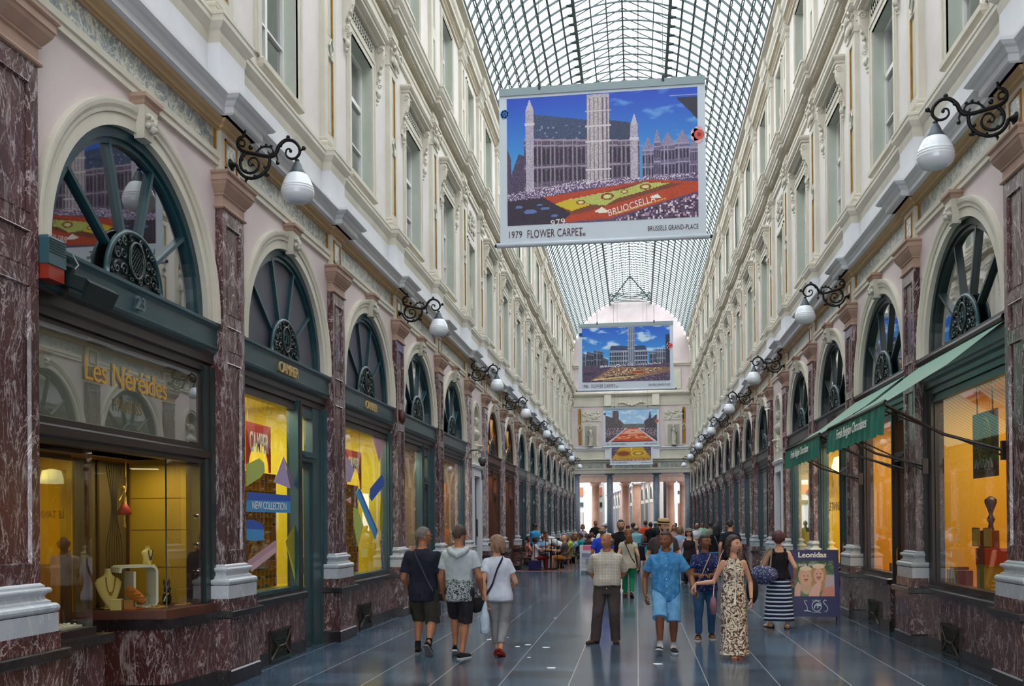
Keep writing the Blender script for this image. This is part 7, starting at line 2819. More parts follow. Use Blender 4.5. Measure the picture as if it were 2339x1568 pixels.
cafe_chair(DKCH, 'dark rattan chair right behind the pale one', at(1306, 36.6), PI * .9)
cafe_chair(DKCH, 'dark cafe chair against the left shopfront', at(1204, 35.3), -.3)
def sitter(label, px, d, rz, top, tcol, bot, bcol, hair, hc_, skin='b', fem=False, **k):
 p = at(px, d)
 return person(label, 1.70 if not fem else 1.62, p, rz, skin, fem=fem, seated=True, top=(top, TR(tcol[0], tcol[1]), -.06, .6), bottom=(bot, TR(bcol[0], bcol[1])) if bcol else None, shoes=(BRSH, PALE), hair=(hair, HAIRS[hc_]), feet=SEATF, hands=k.pop('hands', ((.24, .08, .43), (.24, -.08, .43))), vox=.02, **k)
sitter('bald person in a grey T-shirt and tan shorts sitting in the pale rattan chair', 1289, 34.75, PI * .95, 'tee', ('grey_purple_tee', '#4d4750'), 'shorts', ('tan_shorts', '#a86f38'), 'none', 'grey', 'a')
sitter('person in a white blouse with dark red trousers sitting at the railing', 1222, 35.0, .35, 'tee', ('white_blouse', '#c3c0c6'), 'trousers', ('dark_red_cloth', '#7a1f22'), 'curly', 'brown', 'c', True)
sitter('person in a pink top sitting against the left shopfront', 1205, 36.6, 0, 'tee', ('pink_top', '#c9806d'), 'trousers', ('dark_trousers', '#25262c'), 'short', 'black', 'b', True)
sitter('person in a pale blue shirt and white cap sitting behind the table', 1241, 37.8, -PI / 2, 'tee', ('pale_blue_shirt', '#8fb0d0'), 'trousers', ('dark_trousers', '#25262c'), 'short', 'grey', 'a', False, extras=hat_extra(mat('white_cap', '#c9c9c6'), cap=True))
sitter('person in a yellow-green T-shirt sitting behind the bald sitter', 1301, 38.2, PI, 'tee', ('lime_tee', '#b3c24a'), 'trousers', ('dark_trousers', '#25262c'), 'short', 'grey', 'a')
sitter('person in a light blue top sitting left of the teal shirt', 1313, 40.0, PI, 'tee', ('light_blue_top', '#8fb0d4'), 'trousers', ('dark_trousers', '#25262c'), 'bob', 'auburn', 'a', True)
sitter('person in a teal T-shirt sitting with their back to the aisle', 1327, 40.6, PI * .9, 'tee', ('teal_tee', '#1f9a96'), 'trousers', ('dark_trousers', '#25262c'), 'short', 'brown', 'b')
sitter('dark-haired person sitting with a dark top behind the menu board', 1346, 38.0, BACK, 'tee', ('dark_grey_top', '#33313a'), 'trousers', ('dark_trousers', '#25262c'), 'short', 'black', 'b')
sitter('person in a maroon patterned top sitting beyond the teal shirt', 1341, 45.5, PI, 'tee', ('maroon_top', '#6d3a40'), 'trousers', ('dark_trousers', '#25262c'), 'bob', 'auburn', 'b', True)
sitter('person in a beige hat sitting far back along the left shops', 1312, 46.5, 0, 'tee', ('sand_top', '#a8977f'), 'trousers', ('dark_trousers', '#25262c'), 'short', 'brown', 'a', False, extras=hat_extra(straw, None, .03, .06))
sitter('person in a white shirt sitting far back at the last tables', 1352, 47.5, -PI / 2, 'tee', ('white_top', '#d0d3da'), 'trousers', ('dark_trousers', '#25262c'), 'short', 'brown', 'b')
sitter('person in a dark brown top sitting far back near the lavender top', 1322, 50.0, -PI / 2, 'tee', ('brown_tee', '#463c40'), 'trousers', ('dark_trousers', '#25262c'), 'short', 'brown', 'b')
person('waiter in a bright blue shirt standing by the shopfront reading an order pad', 1.74, at(1222, 38.3), PI * .72, 'c', w=1.05, top=('tee', TR('bright_blue_shirt', '#3a9ad4'), -.07, .9), bottom=('trousers', DK), shoes=(BLACKS, BLACKS), hair=('short', HAIRS['black']), feet=STD, hands=((.2, .03, .6), (.2, -.03, .6)), head=(0, .4), vox=.018)
person('person in a white shirt bending over the cafe table', 1.72, at(1279, 36.2), PI, 'b', w=1.05, top=('tee', TR('white_shirt', '#c9ccd2'), -.07, .7), bottom=('trousers', DK), shoes=(BLACKS, BLACKS), hair=('short', HAIRS['black']), feet=STD, hands=((.35, .1, .50), (.33, -.1, .50)), head=(0, .7), lean=1.0, vox=.018)
person('person in a lavender sleeveless top standing among the far cafe tables', 1.68, at(1331, 47), FRONT, 'a', fem=True, top=('tank', TR('lavender_tank', '#b3aed0'), -.06), bottom=('jeans', JEAN), shoes=(BLACKS, PALE), hair=('bob', HAIRS['auburn']), feet=STD, vox=.022)
person('person in a black T-shirt standing with an arm stretched out among the far cafe tables', 1.85, at(1360, 50), FRONT + .6, 'b', w=1.05, top=('tee', TR('black_tee', '#191a1f'), -.07, .7), bottom=('trousers', DK), shoes=(BLACKS, PALE), hair=('short', HAIRS['brown']), feet=STD, hands=((.28, .12, .72), (.1, -.15, .6)), vox=.022)
person('person in a white shirt just behind the royal blue polo shirt', 1.72, at(1380, 30), BACK, 'a', top=('tee', TR('white_top', '#d0d3da'), -.07, .7), bottom=('trousers', DK), shoes=(BLACKS, PALE), hair=('short', HAIRS['grey']), feet=STD, extras=hat_extra(mat('white_cap', '#c9c9c6'), cap=True), vox=.02)
# cafe fittings
e = empty('iron_railing', (0, 34.35, 0))
xs = [at(p, 34.35)[0] for p in (1206, 1220, 1246, 1259, 1272)]
for x in xs:
 b = MB()
 b.tube([(x, 0, 0), (x, 0, 1.18)], .013, IRON, 6)
 b.build('post', e)
b = MB()
b.tube([(xs[0], 0, 1.17), (xs[-1], 0, 1.17)], .012, IRON, 6)
b.tube([(xs[0], 0, .08), (xs[-1], 0, .08)], .012, IRON, 6)
b.build('rail', e)
tag(e, 'thin black iron railing in front of the cafe tables', 'railing')
b = MB()
b.box(-.21, .21, -.14, .14, 0, .36, plain('violet_cloth', '#322a6a', '#241f52'))
tag(b.build('covered_stool', loc=(at(1221, 34.75)[0], 34.72, 0)), 'blue-violet cloth-covered box behind the railing', 'stool')
b = MB()
b.box(-4.32, -2.25, 34.1, 34.32, .0, .008, mat('pink_mat_edge', '#b0606a', .7))
b.box(-4.32, -2.25, 34.32, 56, .0, .006, mat('dark_terrace_mat', '#33262a', .8))
tag(b.build('terrace_mat'), 'dark terrace mat with a pink front edge under the cafe', 'mat')
def a_board(loc, rz, w_, h_, m, label, lean=.12, cat='signboard'):
 e = empty('pavement_sign', loc, rz)
 for k, s_ in enumerate((1, -1)):
  q = MB()
  q.box(-.012, .012, -w_ / 2, w_ / 2, .10, h_, m)
  q.xf(Matrix.Rotation(-s_ * lean, 4, 'Y'))
  q.v = [(x + s_ * (math.sin(lean) * h_ + .004), y, z) for x, y, z in q.v]
  q.build('panel', e)
  for y in (-w_ / 2 + .012, w_ / 2 - .012):
   q = MB()
   q.box(-.012, .012, y - .014, y + .014, 0, .12, m)
   q.xf(Matrix.Rotation(-s_ * lean, 4, 'Y'))
   q.v = [(x + s_ * (math.sin(lean) * h_ + .004), yy, z) for x, yy, z in q.v]
   q.build('leg', e)
 return tag(e, label, cat), Matrix.Translation((math.sin(lean) * h_ + .004, 0, 0)) @ Matrix.Rotation(-lean, 4, 'Y')
brd, bM = a_board((-1.62, 32.5, 0), FRONT, .62, .98, mat('menu_white', '#c3c6d0', .5), 'white folding menu board with a pink header at the cafe corner')
b = MB()
b.box(.013, .017, -.20, .20, .80, .96, mat('menu_pink', '#cf5f86', .5))
rr = random.Random(2)
for k in range(12):
 z = .20 + k * .045
 b.box(.013, .016, -.26, -.26 + rr.uniform(.15, .5), z, z + .012, mat('menu_grey', '#77809a', .6))
for (y, z, w_, h_) in ((-.04, .62, .2, .07), (.05, .40, .16, .12)):
 b.box(.013, .0165, y - w_, y + w_, z - h_, z + h_, mat('menu_grey', '#77809a'))
b.xf(bM)
b.build('printed_sheet', brd)
# ------------------------------------------------------------------ wall lamps
def wall_lamp():
 e = empty('wall_lamp')
 S_ = 1 / 538.
 def q(pts): return [((x - 1352) * S_ + .085, 0, 5.70 - (y - 960) * S_) for x, y in pts]
 def sm(pts, n=4):      # Catmull-Rom
  P_ = [Vector(p) for p in pts]
  P_ = [P_[0]] + P_ + [P_[-1]]
  out = []
  for i in range(1, len(P_) - 2):
   for k in range(n):
    t_ = k / n
    a, b_, c_, d_ = P_[i - 1:i + 3]
    out.append(.5 * ((2 * b_) + (c_ - a) * t_ + (2 * a - 5 * b_ + 4 * c_ - d_) * t_ ** 2 + (3 * b_ - a - 3 * c_ + d_) * t_ ** 3))
  out.append(P_[-2])
  return out
 b = MB()
 A = [(1440, 758), (1432, 790), (1405, 800), (1392, 828), (1400, 862), (1440, 888), (1500, 903), (1560, 918), (1605, 922), (1632, 900), (1650, 862), (1690, 832), (1735, 838), (1768, 870), (1775, 912), (1748, 942), (1712, 940), (1690, 915), (1696, 888), (1716, 886), (1722, 900)]
 pts = sm(q(A))
 b.tube(pts, [.010 + .012 * math.sin(PI * min(1, (k + 4) / len(pts) * 1.1)) for k in range(len(pts))], IRON, 7)
 A = [(1392, 828), (1415, 812), (1436, 828), (1430, 852), (1412, 848)]
 b.tube(sm(q(A)), .011, IRON, 6)
 A = [(1385, 962), (1402, 1002), (1438, 1036), (1490, 1046), (1545, 1026), (1582, 984), (1590, 940), (1575, 915)]
 b.tube(sm(q(A)), .019, IRON, 7)
 A = [(1440, 890), (1412, 925), (1410, 968), (1432, 1002), (1474, 1015), (1512, 998), (1524, 962), (1506, 930), (1476, 926), (1458, 948), (1468, 972), (1486, 966)]
 pts = sm(q(A))
 b.tube(pts, [.020 - .012 * k / len(pts) for k in range(len(pts))], IRON, 7)
 A = [(1500, 903), (1530, 872), (1566, 862), (1600, 872), (1612, 898), (1594, 910), (1580, 894)]
 b.tube(sm(q(A)), .011, IRON, 6)
 A = [(1768, 885), (1786, 896), (1800, 888)]
 b.tube(q(A), .012, IRON, 6)
 A = [(1545, 1026), (1572, 1038), (1580, 1022)]
 b.tube(q(A), .012, IRON, 6)
 A = [(1450, 1040), (1440, 1062), (1446, 1075)]
 b.tube(q(A), [.02, .012, .003], IRON, 6)
 A = [(1625, 905), (1640, 940), (1636, 962)]
 b.tube(q(A), [.016, .010, .012], IRON, 6)
 for (x, y, r) in ((1705, 815, .024), (1800, 886, .026), (1640, 965, .022), (1577, 1030, .024), (1474, 862, .028), (1540, 862, .018), (1570, 852, .018), (1600, 862, .018), (1660, 862, .02), (1745, 845, .018), (1440, 1000, .02), (1500, 1035, .022), (1560, 985, .02), (1420, 930, .02), (1398, 845, .026), (1486, 966, .02), (1720, 898, .02)):
  p = q([(x, y)])[0]
  b.ball(p, r, IRON, 7, (1, .8, 1))
 b.build('bracket', e)
 b = MB()
 b.lathe([(.09, .065), (.085, .085), (.055, .10), (.03, .125), (.02, .15)], IRON, (0, 0, 5.70), 12, 1, .75, axis='x')
 b.build('wall_plate', e)
 gx = .845
 b = MB()
 b.tube([((1752 - 1352) * S_ + .085, 0, 5.74), (gx - .02, 0, 5.705), (gx, 0, 5.70)], .007, IRON, 6)
 b.lathe([(.018, 5.72), (.026, 5.70), (.022, 5.685), (.03, 5.67)], IRON, (gx, 0, 0), 10)
 b.build('hook', e)
 b = MB()
 b.lathe([(.03, 5.69), (.045, 5.66), (.070, 5.60), (.098, 5.555), (.098, 5.55)], ZINC, (gx, 0, 0), 22)
 b.build('lamp_cap', e)
 b = MB()
 b.lathe([(.10, 5.552), (.118, 5.535), (.142, 5.49), (.163, 5.44), (.172, 5.415), (.176, 5.41), (.172, 5.404), (.178, 5.388), (.182, 5.383), (.178, 5.377), (.181, 5.36), (.183, 5.352), (.178, 5.342), (.176, 5.32), (.160, 5.29), (.130, 5.262), (.085, 5.245), (.04, 5.24), (.001, 5.239)], GLOBE, (gx, 0, 0), 26)
 b.build('globe', e)
 return e
lampP = wall_lamp()
first = True
for side in ('left', 'right'):
 order = [2, 4, 6] + list(range(8, 19, 2)) if side == 'left' else [2, 4, 6] + list(range(8, 19, 2))
 for k, i in enumerate(order):
  if i >= NP or PY[i] > 68.5:
   continue
  o = lampP if first else copy_tree(lampP)
  first = False
  x, y, _ = W2(side, -.02, PY[i])
  place(o, (x, y, 0), 0 if side == 'left' else PI)
  nm = ('nearest', 'second nearest', 'third nearest', 'fourth nearest', 'fifth nearest', 'sixth nearest', 'seventh nearest', 'eighth nearest', 'farthest')[k]
  tag(o, 'white glass pear-shaped lamp on black scrolled bracket, %s on the %s wall' % (nm, side), 'lamp', 'bracket lamps along the %s wall' % side)
# ------------------------------------------------------------------ printed pictures
class Paint:
 def __init__(s, w, h):
  s.w, s.h = w, h
  s.v, s.u = np.meshgrid(np.linspace(0, 1, h), np.linspace(0, 1, w), indexing='ij')
  s.im = np.zeros((h, w, 3))
  s.rs = np.random.RandomState(3)
 def col(s, c):
  return np.array([int(c[i:i + 2], 16) / 255 for i in (1, 3, 5)])
 def grad(s, c0, c1, m=None, a=0, b=1):
  f = np.clip((s.v - a) / (b - a), 0, 1)[..., None]
  g = s.col(c0) * (1 - f) + s.col(c1) * f
  if m is None:
   s.im[:] = g
  else:
   s.im[m] = g[m]
 def poly(s, pts, c=None, al=1., noise=0.):
  ins = np.zeros(s.u.shape, bool)
  n = len(pts)
  for i in range(n):
   (x0, y0), (x1, y1) = pts[i], pts[(i + 1) % n]
   if y0 == y1:
    continue
   cond = ((s.v >= min(y0, y1)) & (s.v < max(y0, y1)))
   xi = x0 + (s.v - y0) * (x1 - x0) / (y1 - y0)
   ins ^= cond & (s.u < xi)
  if c is not None:
   k = s.col(c)
   v = k + (s.rs.rand(*s.u.shape, 1) - .5) * noise
   s.im[ins] = s.im[ins] * (1 - al) + (v[ins] if noise else k) * al
  return ins
 def rect(s, a, b, c, d, col, al=1., noise=0.):
  return s.poly([(a, c), (b, c), (b, d), (a, d)], col, al, noise)
 def ell(s, cx, cy, rx, ry, c, al=1., r0=0.):
  q = ((s.u - cx) / rx) ** 2 + ((s.v - cy) / ry) ** 2
  m = (q < 1) & (q >= r0)
  s.im[m] = s.im[m] * (1 - al) + s.col(c) * al
 def speck(s, m, cols, p, size=1):
  r = s.rs.rand(*s.u.shape)
  if size > 1:
   small = s.rs.rand(s.h // size + 1, s.w // size + 1)
   r = np.repeat(np.repeat(small, size, 0), size, 1)[:s.h, :s.w]
  for k, c in enumerate(cols):
   mm = m & (r > p + (1 - p) * k / len(cols)) & (r <= p + (1 - p) * (k + 1) / len(cols))
   s.im[mm] = s.col(c)
 def clouds(s, c, thr, m, sc=6., al=.8, seed=0):
  for i in range(s.h):
   for j in range(s.w):
    if m[i, j]:
     f = mnoise.fractal(Vector((s.u[i, j] * sc + seed, s.v[i, j] * sc * 1.6, seed)), 1., 2., 4)
     a_ = min(1, max(0, (f - thr) * 2.5)) * al
     if a_ > 0:
      s.im[i, j] = s.im[i, j] * (1 - a_) + s.col(c) * a_
 def facade(s, u0, u1, v0, v1, sl0, sl1, base, light, dark, nb, rows, noise=.10):
  """a generic arcaded front between sloping bottom/top lines"""
  U, V = s.u, s.v
  f = (U - u0) / (u1 - u0)
  b, t_ = v0 + sl0 * f, v1 + sl1 * f
  m = (U >= u0) & (U < u1) & (V >= b) & (V < t_)
  k = s.col(base)
  s.im[m] = (k + (s.rs.rand(*U.shape, 1) - .5) * noise)[m]
  g = (V - b) / np.maximum(t_ - b, 1e-6)
  bay = (f * nb) % 1
  for (r0, r1) in rows:
   w_ = m & (g > r0) & (g < r1) & (bay > .25) & (bay < .75)
   arch = ((bay - .5) / .25) ** 2 + np.clip((g - (r1 - .06)) / .06, 0, 1) ** 2 < 1
   s.im[w_ & arch] = s.col(dark)
   s.im[m & (abs(g - r1 - .02) < .012)] = s.col(light)
  pil = m & ((bay < .07) | (bay > .95))
  s.im[pil] = s.col(light)
  s.im[m & (g > .97)] = s.col(light)
 def mesh(s, name, W_, H_, y=0.):
  """single-sided print in the xz plane facing -y"""
  h, w = s.h, s.w
  xs = (np.arange(w + 1) / w - .5) * W_
  zs = (np.arange(h + 1) / h - .5) * H_
  vs = [(x, y, z) for z in zs for x in xs]
  fs = [(i * (w + 1) + j, i * (w + 1) + j + 1, (i + 1) * (w + 1) + j + 1, (i + 1) * (w + 1) + j) for i in range(h) for j in range(w)]
  me = bpy.data.meshes.new(name)
  me.from_pydata(vs, [], fs)
  at_ = me.color_attributes.new('print', 'FLOAT_COLOR', 'CORNER')
  lin = np.where(s.im <= .04045, s.im / 12.92, ((np.clip(s.im, 0, 1) + .055) / 1.055) ** 2.4)
  c4 = np.ones((h * w, 4, 4))
  c4[:, :, :3] = lin.reshape(-1, 1, 3)
  at_.data.foreach_set('color', c4.ravel())
  me.materials.append(vcol('printed_picture', .5))
  return me
def onYp(px, py, Y):
 a, c_ = (px - 1169.5) / FPX, -(py - 1184.8) / FPX
 d = _f2 + _r3 * a + _u3 * c_
 t_ = Y / d.y
 return d.x * t_, CAMH + d.z * t_
def paint1():
 p = Paint(230, 150)
 p.grad('#3d9fdc', '#1d49c0', a=.45, b=1)
 p.clouds('#7fb4e4', .15, (p.u > .55) & (p.v > .55), 7, .6)
 p.poly([(0, .6), (.02, .52), (.02, .4), (.06, .56), (.10, .54), (.10, .2), (0, .2)], '#4b3f5e', noise=.15)
 p.poly([(.137, .87), (.43, .80), (.44, .60), (.137, .68)], '#3c4a6c', noise=.12)
 p.speck(p.poly([(.16, .80), (.42, .75), (.42, .62), (.16, .70)]), ['#8494b0'], .93, 2)
 p.poly([(.54, .79), (.65, .76), (.67, .60), (.54, .64)], '#36405e', noise=.10)
 p.facade(.09, .70, .13, .68, .05, -.06, '#5f5068', '#9c8f9f', '#2a2233', 26, ((.0, .26), (.36, .56), (.62, .88)), .2)
 for (a, b_, c0, c1) in ((.098, .142, .14, .90), (.655, .692, .20, .74)):
  p.rect(a, b_, c0, c1, '#b3a9bc', noise=.2)
  p.poly([(a, c1), (b_, c1), ((a + b_) / 2, c1 + .09)], '#c4bccb')
  p.rect(a - .005, b_ + .005, c1 - .12, c1 - .10, '#d6cfdb')
 p.rect(.425, .545, .16, 1.0, '#b9afb4', noise=.22)
 for k in range(5):
  p.rect(.437 + k * .022, .445 + k * .022, .2, .97, '#6d6272')
 for z in (.62, .86, .74, .4, .3):
  p.rect(.418, .552, z, z + .012, '#d5cdd0')
 p.ell(.485, .19, .03, .12, '#2a2030')
 for k, (a, b_, t_) in enumerate(((.715, .775, .60), (.775, .81, .66), (.81, .885, .63), (.885, .96, .64), (.96, 1.01, .60))):
  p.facade(a, b_, .18, t_ - .06, 0, 0, '#6d6280', '#a39ab8', '#2c2640', 4, ((.1, .3), (.4, .6), (.7, .88)), .14)
  p.poly([(a, t_ - .06), (b_, t_ - .06), ((a + b_) / 2, t_ + .04)], '#8d84a3', noise=.15)
 p.poly([(.893, .93), (1.01, .93), (1.01, .74)], '#2d2c3c')
 p.rect(.86, 1.01, .945, .952, '#93a3c8')
 m = p.poly([(0, .06), (0, .24), (.4, .30), (1.01, .33), (1.01, 0), (0, 0)], '#57456c', noise=.12)
 p.speck(p.poly([(0, .16), (.4, .26), (1.01, .30), (1.01, .34), (.4, .33), (0, .25)]), ['#c9b8d4', '#8a7396', '#e3d9e6'], .55)
 p.poly([(.19, .21), (.76, .305), (1.01, .27), (1.01, .20), (.55, .02), (.28, 0), (.33, .06)], '#b8401c', noise=.10)
 p.poly([(.24, .14), (.72, .29), (.93, .26), (.45, .09), (.36, .06)], '#7a3a24', noise=.08)
 p.poly([(.25, .15), (.34, .19), (.44, .13), (.34, .09)], '#d0b820')
 p.poly([(.33, .18), (.45, .21), (.62, .24), (.72, .285), (.86, .27), (.70, .21), (.58, .17), (.52, .12), (.44, .135)], '#b9c060', noise=.12)
 for (cx, cy, r) in ((.53, .19, .035), (.39, .155, .025), (.73, .25, .03), (.62, .22, .02)):
  p.ell(cx, cy, r, r * .75, '#8a2c1c', r0=.45)
  p.ell(cx, cy, r * .45, r * .35, '#e0d8a0')
 p.poly([(.0, .0), (.0, .19), (.19, .21), (.34, .07), (.27, 0)], '#2f2338', noise=.06)
 for (cx, cy, r) in ((.12, .10, .035), (.2, .12, .025), (.25, .06, .02), (.06, .14, .02), (.17, .15, .015)):
  p.ell(cx, cy, r, r * .5, '#5a78b4')
 p.poly([(.46, .075), (.50, .11), (.54, .07), (.50, .06)], '#f0ece0')
 p.poly([(.75, .165), (.79, .19), (.81, .16), (.78, .155)], '#f0ece0')
 p.speck(p.poly([(.56, 0), (.75, .09), (1.01, .18), (1.01, 0)]), ['#e0cdd6', '#4a3548', '#b08aa0', '#2c2030'], .35, 2)
 p.poly([(.56, .055), (.83, .155), (.84, .15), (.575, .045)], '#e0a050')
 return p
def paint2():
 p = Paint(150, 100)
 p.grad('#3fa4e4', '#1a5ac8', a=.4, b=1)
 p.clouds('#d6e6f2', .05, p.v > .4, 5, .9, 3)
 for k, (a, b_, t_) in enumerate(((0, .05, .55), (.05, .13, .58), (.13, .24, .60), (.24, .30, .45))):
  p.facade(a, b_, .28, t_, 0, -.04, '#4a5068', '#8a94a8', '#20242f', 3, ((.1, .4), (.5, .8)), .12)
 p.rect(.31, .75, .30, .56, '#7d86a0', noise=.1)
 p.poly([(.31, .56), (.33, .66), (.72, .65), (.75, .56)], '#2f4468', noise=.08)
 p.facade(.31, .75, .30, .57, 0, 0, '#6d7690', '#b9c0d0', '#1f2638', 16, ((0, .25), (.35, .6), (.68, .9)), .12)
 p.rect(.525, .60, .30, 1.0, '#8d93a6', noise=.14)
 for z in (.6, .74, .86):
  p.rect(.515, .61, z, z + .015, '#c0c5d2')
 for k in range(3):
  p.rect(.54 + k * .022, .548 + k * .022, .35, .97, '#4a5068')
 for (a, b_, t_) in ((.77, .84, .54), (.84, .92, .58), (.92, .98, .58)):
  p.facade(a, b_, .28, t_, 0, 0, '#5a607a', '#9aa3b8', '#20242f', 4, ((.1, .4), (.5, .8)), .12)
 p.rect(.955, 1.01, .25, .84, '#2a3148')
 p.poly([(0, 0), (0, .30), (1.01, .32), (1.01, 0)], '#54405a', noise=.15)
 p.speck(p.poly([(.2, .26), (.9, .30), (.9, .33), (.2, .31)]), ['#e0e4ea', '#8a90a4'], .4)
 p.poly([(.1, .03), (.35, .27), (1.01, .24), (1.01, .16), (.6, .04)], '#8d6a58', noise=.2)
 p.speck(p.poly([(.15, .06), (.38, .25), (.95, .23), (.6, .06)]), ['#d9c7a4', '#6a4638', '#a87a58'], .45, 2)
 p.ell(.64, .16, .09, .035, '#c9a070')
 p.ell(.64, .16, .08, .028, '#9a4a24')
 p.ell(.08, .15, .07, .03, '#3d3048')
 p.poly([(.30, .10), (.62, .13), (.58, .08), (.24, .05)], '#54362c')
 p.poly([(.10, .02), (.14, .055), (.6, .10), (.62, .09)], '#e0c48a')
 p.speck(p.poly([(.6, 0), (.7, .08), (1.01, .14), (1.01, 0)]), ['#8a90b4', '#2c2838'], .7)
 return p
def paint3():
 p = Paint(100, 68)
 p.grad('#b4cfe4', '#8fbbe6', a=.4, b=1)
 p.clouds('#dce6ee', .0, p.v > .4, 5, .8, 8)
 p.poly([(0, .1), (0, .84), (.13, .76), (.14, .98), (.25, .98), (.26, .72), (.35, .58), (.36, .40), (.2, .2)], '#5a5258', noise=.18)
 p.poly([(1.01, .1), (1.01, .86), (.90, .72), (.87, 1.0), (.84, .74), (.76, .64), (.74, .44), (.9, .2)], '#4a4650', noise=.16)
 p.rect(.33, .77, .42, .56, '#6a6a6c', noise=.15)
 p.poly([(0, 0), (0, .40), (1.01, .40), (1.01, 0)], '#4d4250', noise=.1)
 p.speck(p.poly([(0, .1), (0, .42), (.45, .44), (.35, .3)]), ['#9a8794', '#c4aab0', '#2c2430'], .4)
 p.speck(p.poly([(1.01, .1), (1.01, .42), (.65, .44), (.75, .3)]), ['#9a8794', '#b49aa8', '#2c2430'], .4)
 p.poly([(.10, .02), (.43, .42), (.64, .42), (.97, .02)], '#cf4f22', noise=.08)
 p.poly([(.30, .24), (.45, .40), (.62, .40), (.76, .24)], '#e0a890', noise=.12)
 for (x, y, rx, ry) in ((.35, .13, .13, .035), (.70, .13, .13, .035), (.53, .2, .10, .03), (.53, .32, .08, .03)):
  p.ell(x, y, rx, ry, '#e6bc98', .9)
  p.ell(x, y, rx * .6, ry * .5, '#cf4f22')
 p.poly([(.04, .0), (.40, .42), (.42, .42), (.10, .0)], '#dccbd0')
 p.poly([(.94, 0), (.63, .42), (.65, .42), (1.0, 0)], '#dccbd0')
 return p
def paint4():
 p = Paint(90, 60)
 p.grad('#4d3a4a', '#5a4a5e', a=0, b=1)
 p.speck(p.v > -1, ['#8a7484', '#2c2030', '#b09aa6'], .7)
 p.poly([(0, .08), (.36, .85), (.64, .85), (1.01, .08)], '#c99a1c', noise=.15)
 p.ell(.30, .28, .20, .12, '#a8741c')
 p.ell(.30, .28, .15, .08, '#8a3a1c')
 for r, c in ((.2, '#d9b83a'), (.15, '#a8741c'), (.08, '#dcc45a')):
  p.ell(.68, .28, r, r * .6, c)
 p.rect(.485, .515, .4, .85, '#e6d9a0')
 p.speck(p.poly([(0, 0), (0, .08), (1.01, .08), (1.01, 0)]), ['#c9a090', '#7a2c1c', '#e0b060'], .2)
 return p
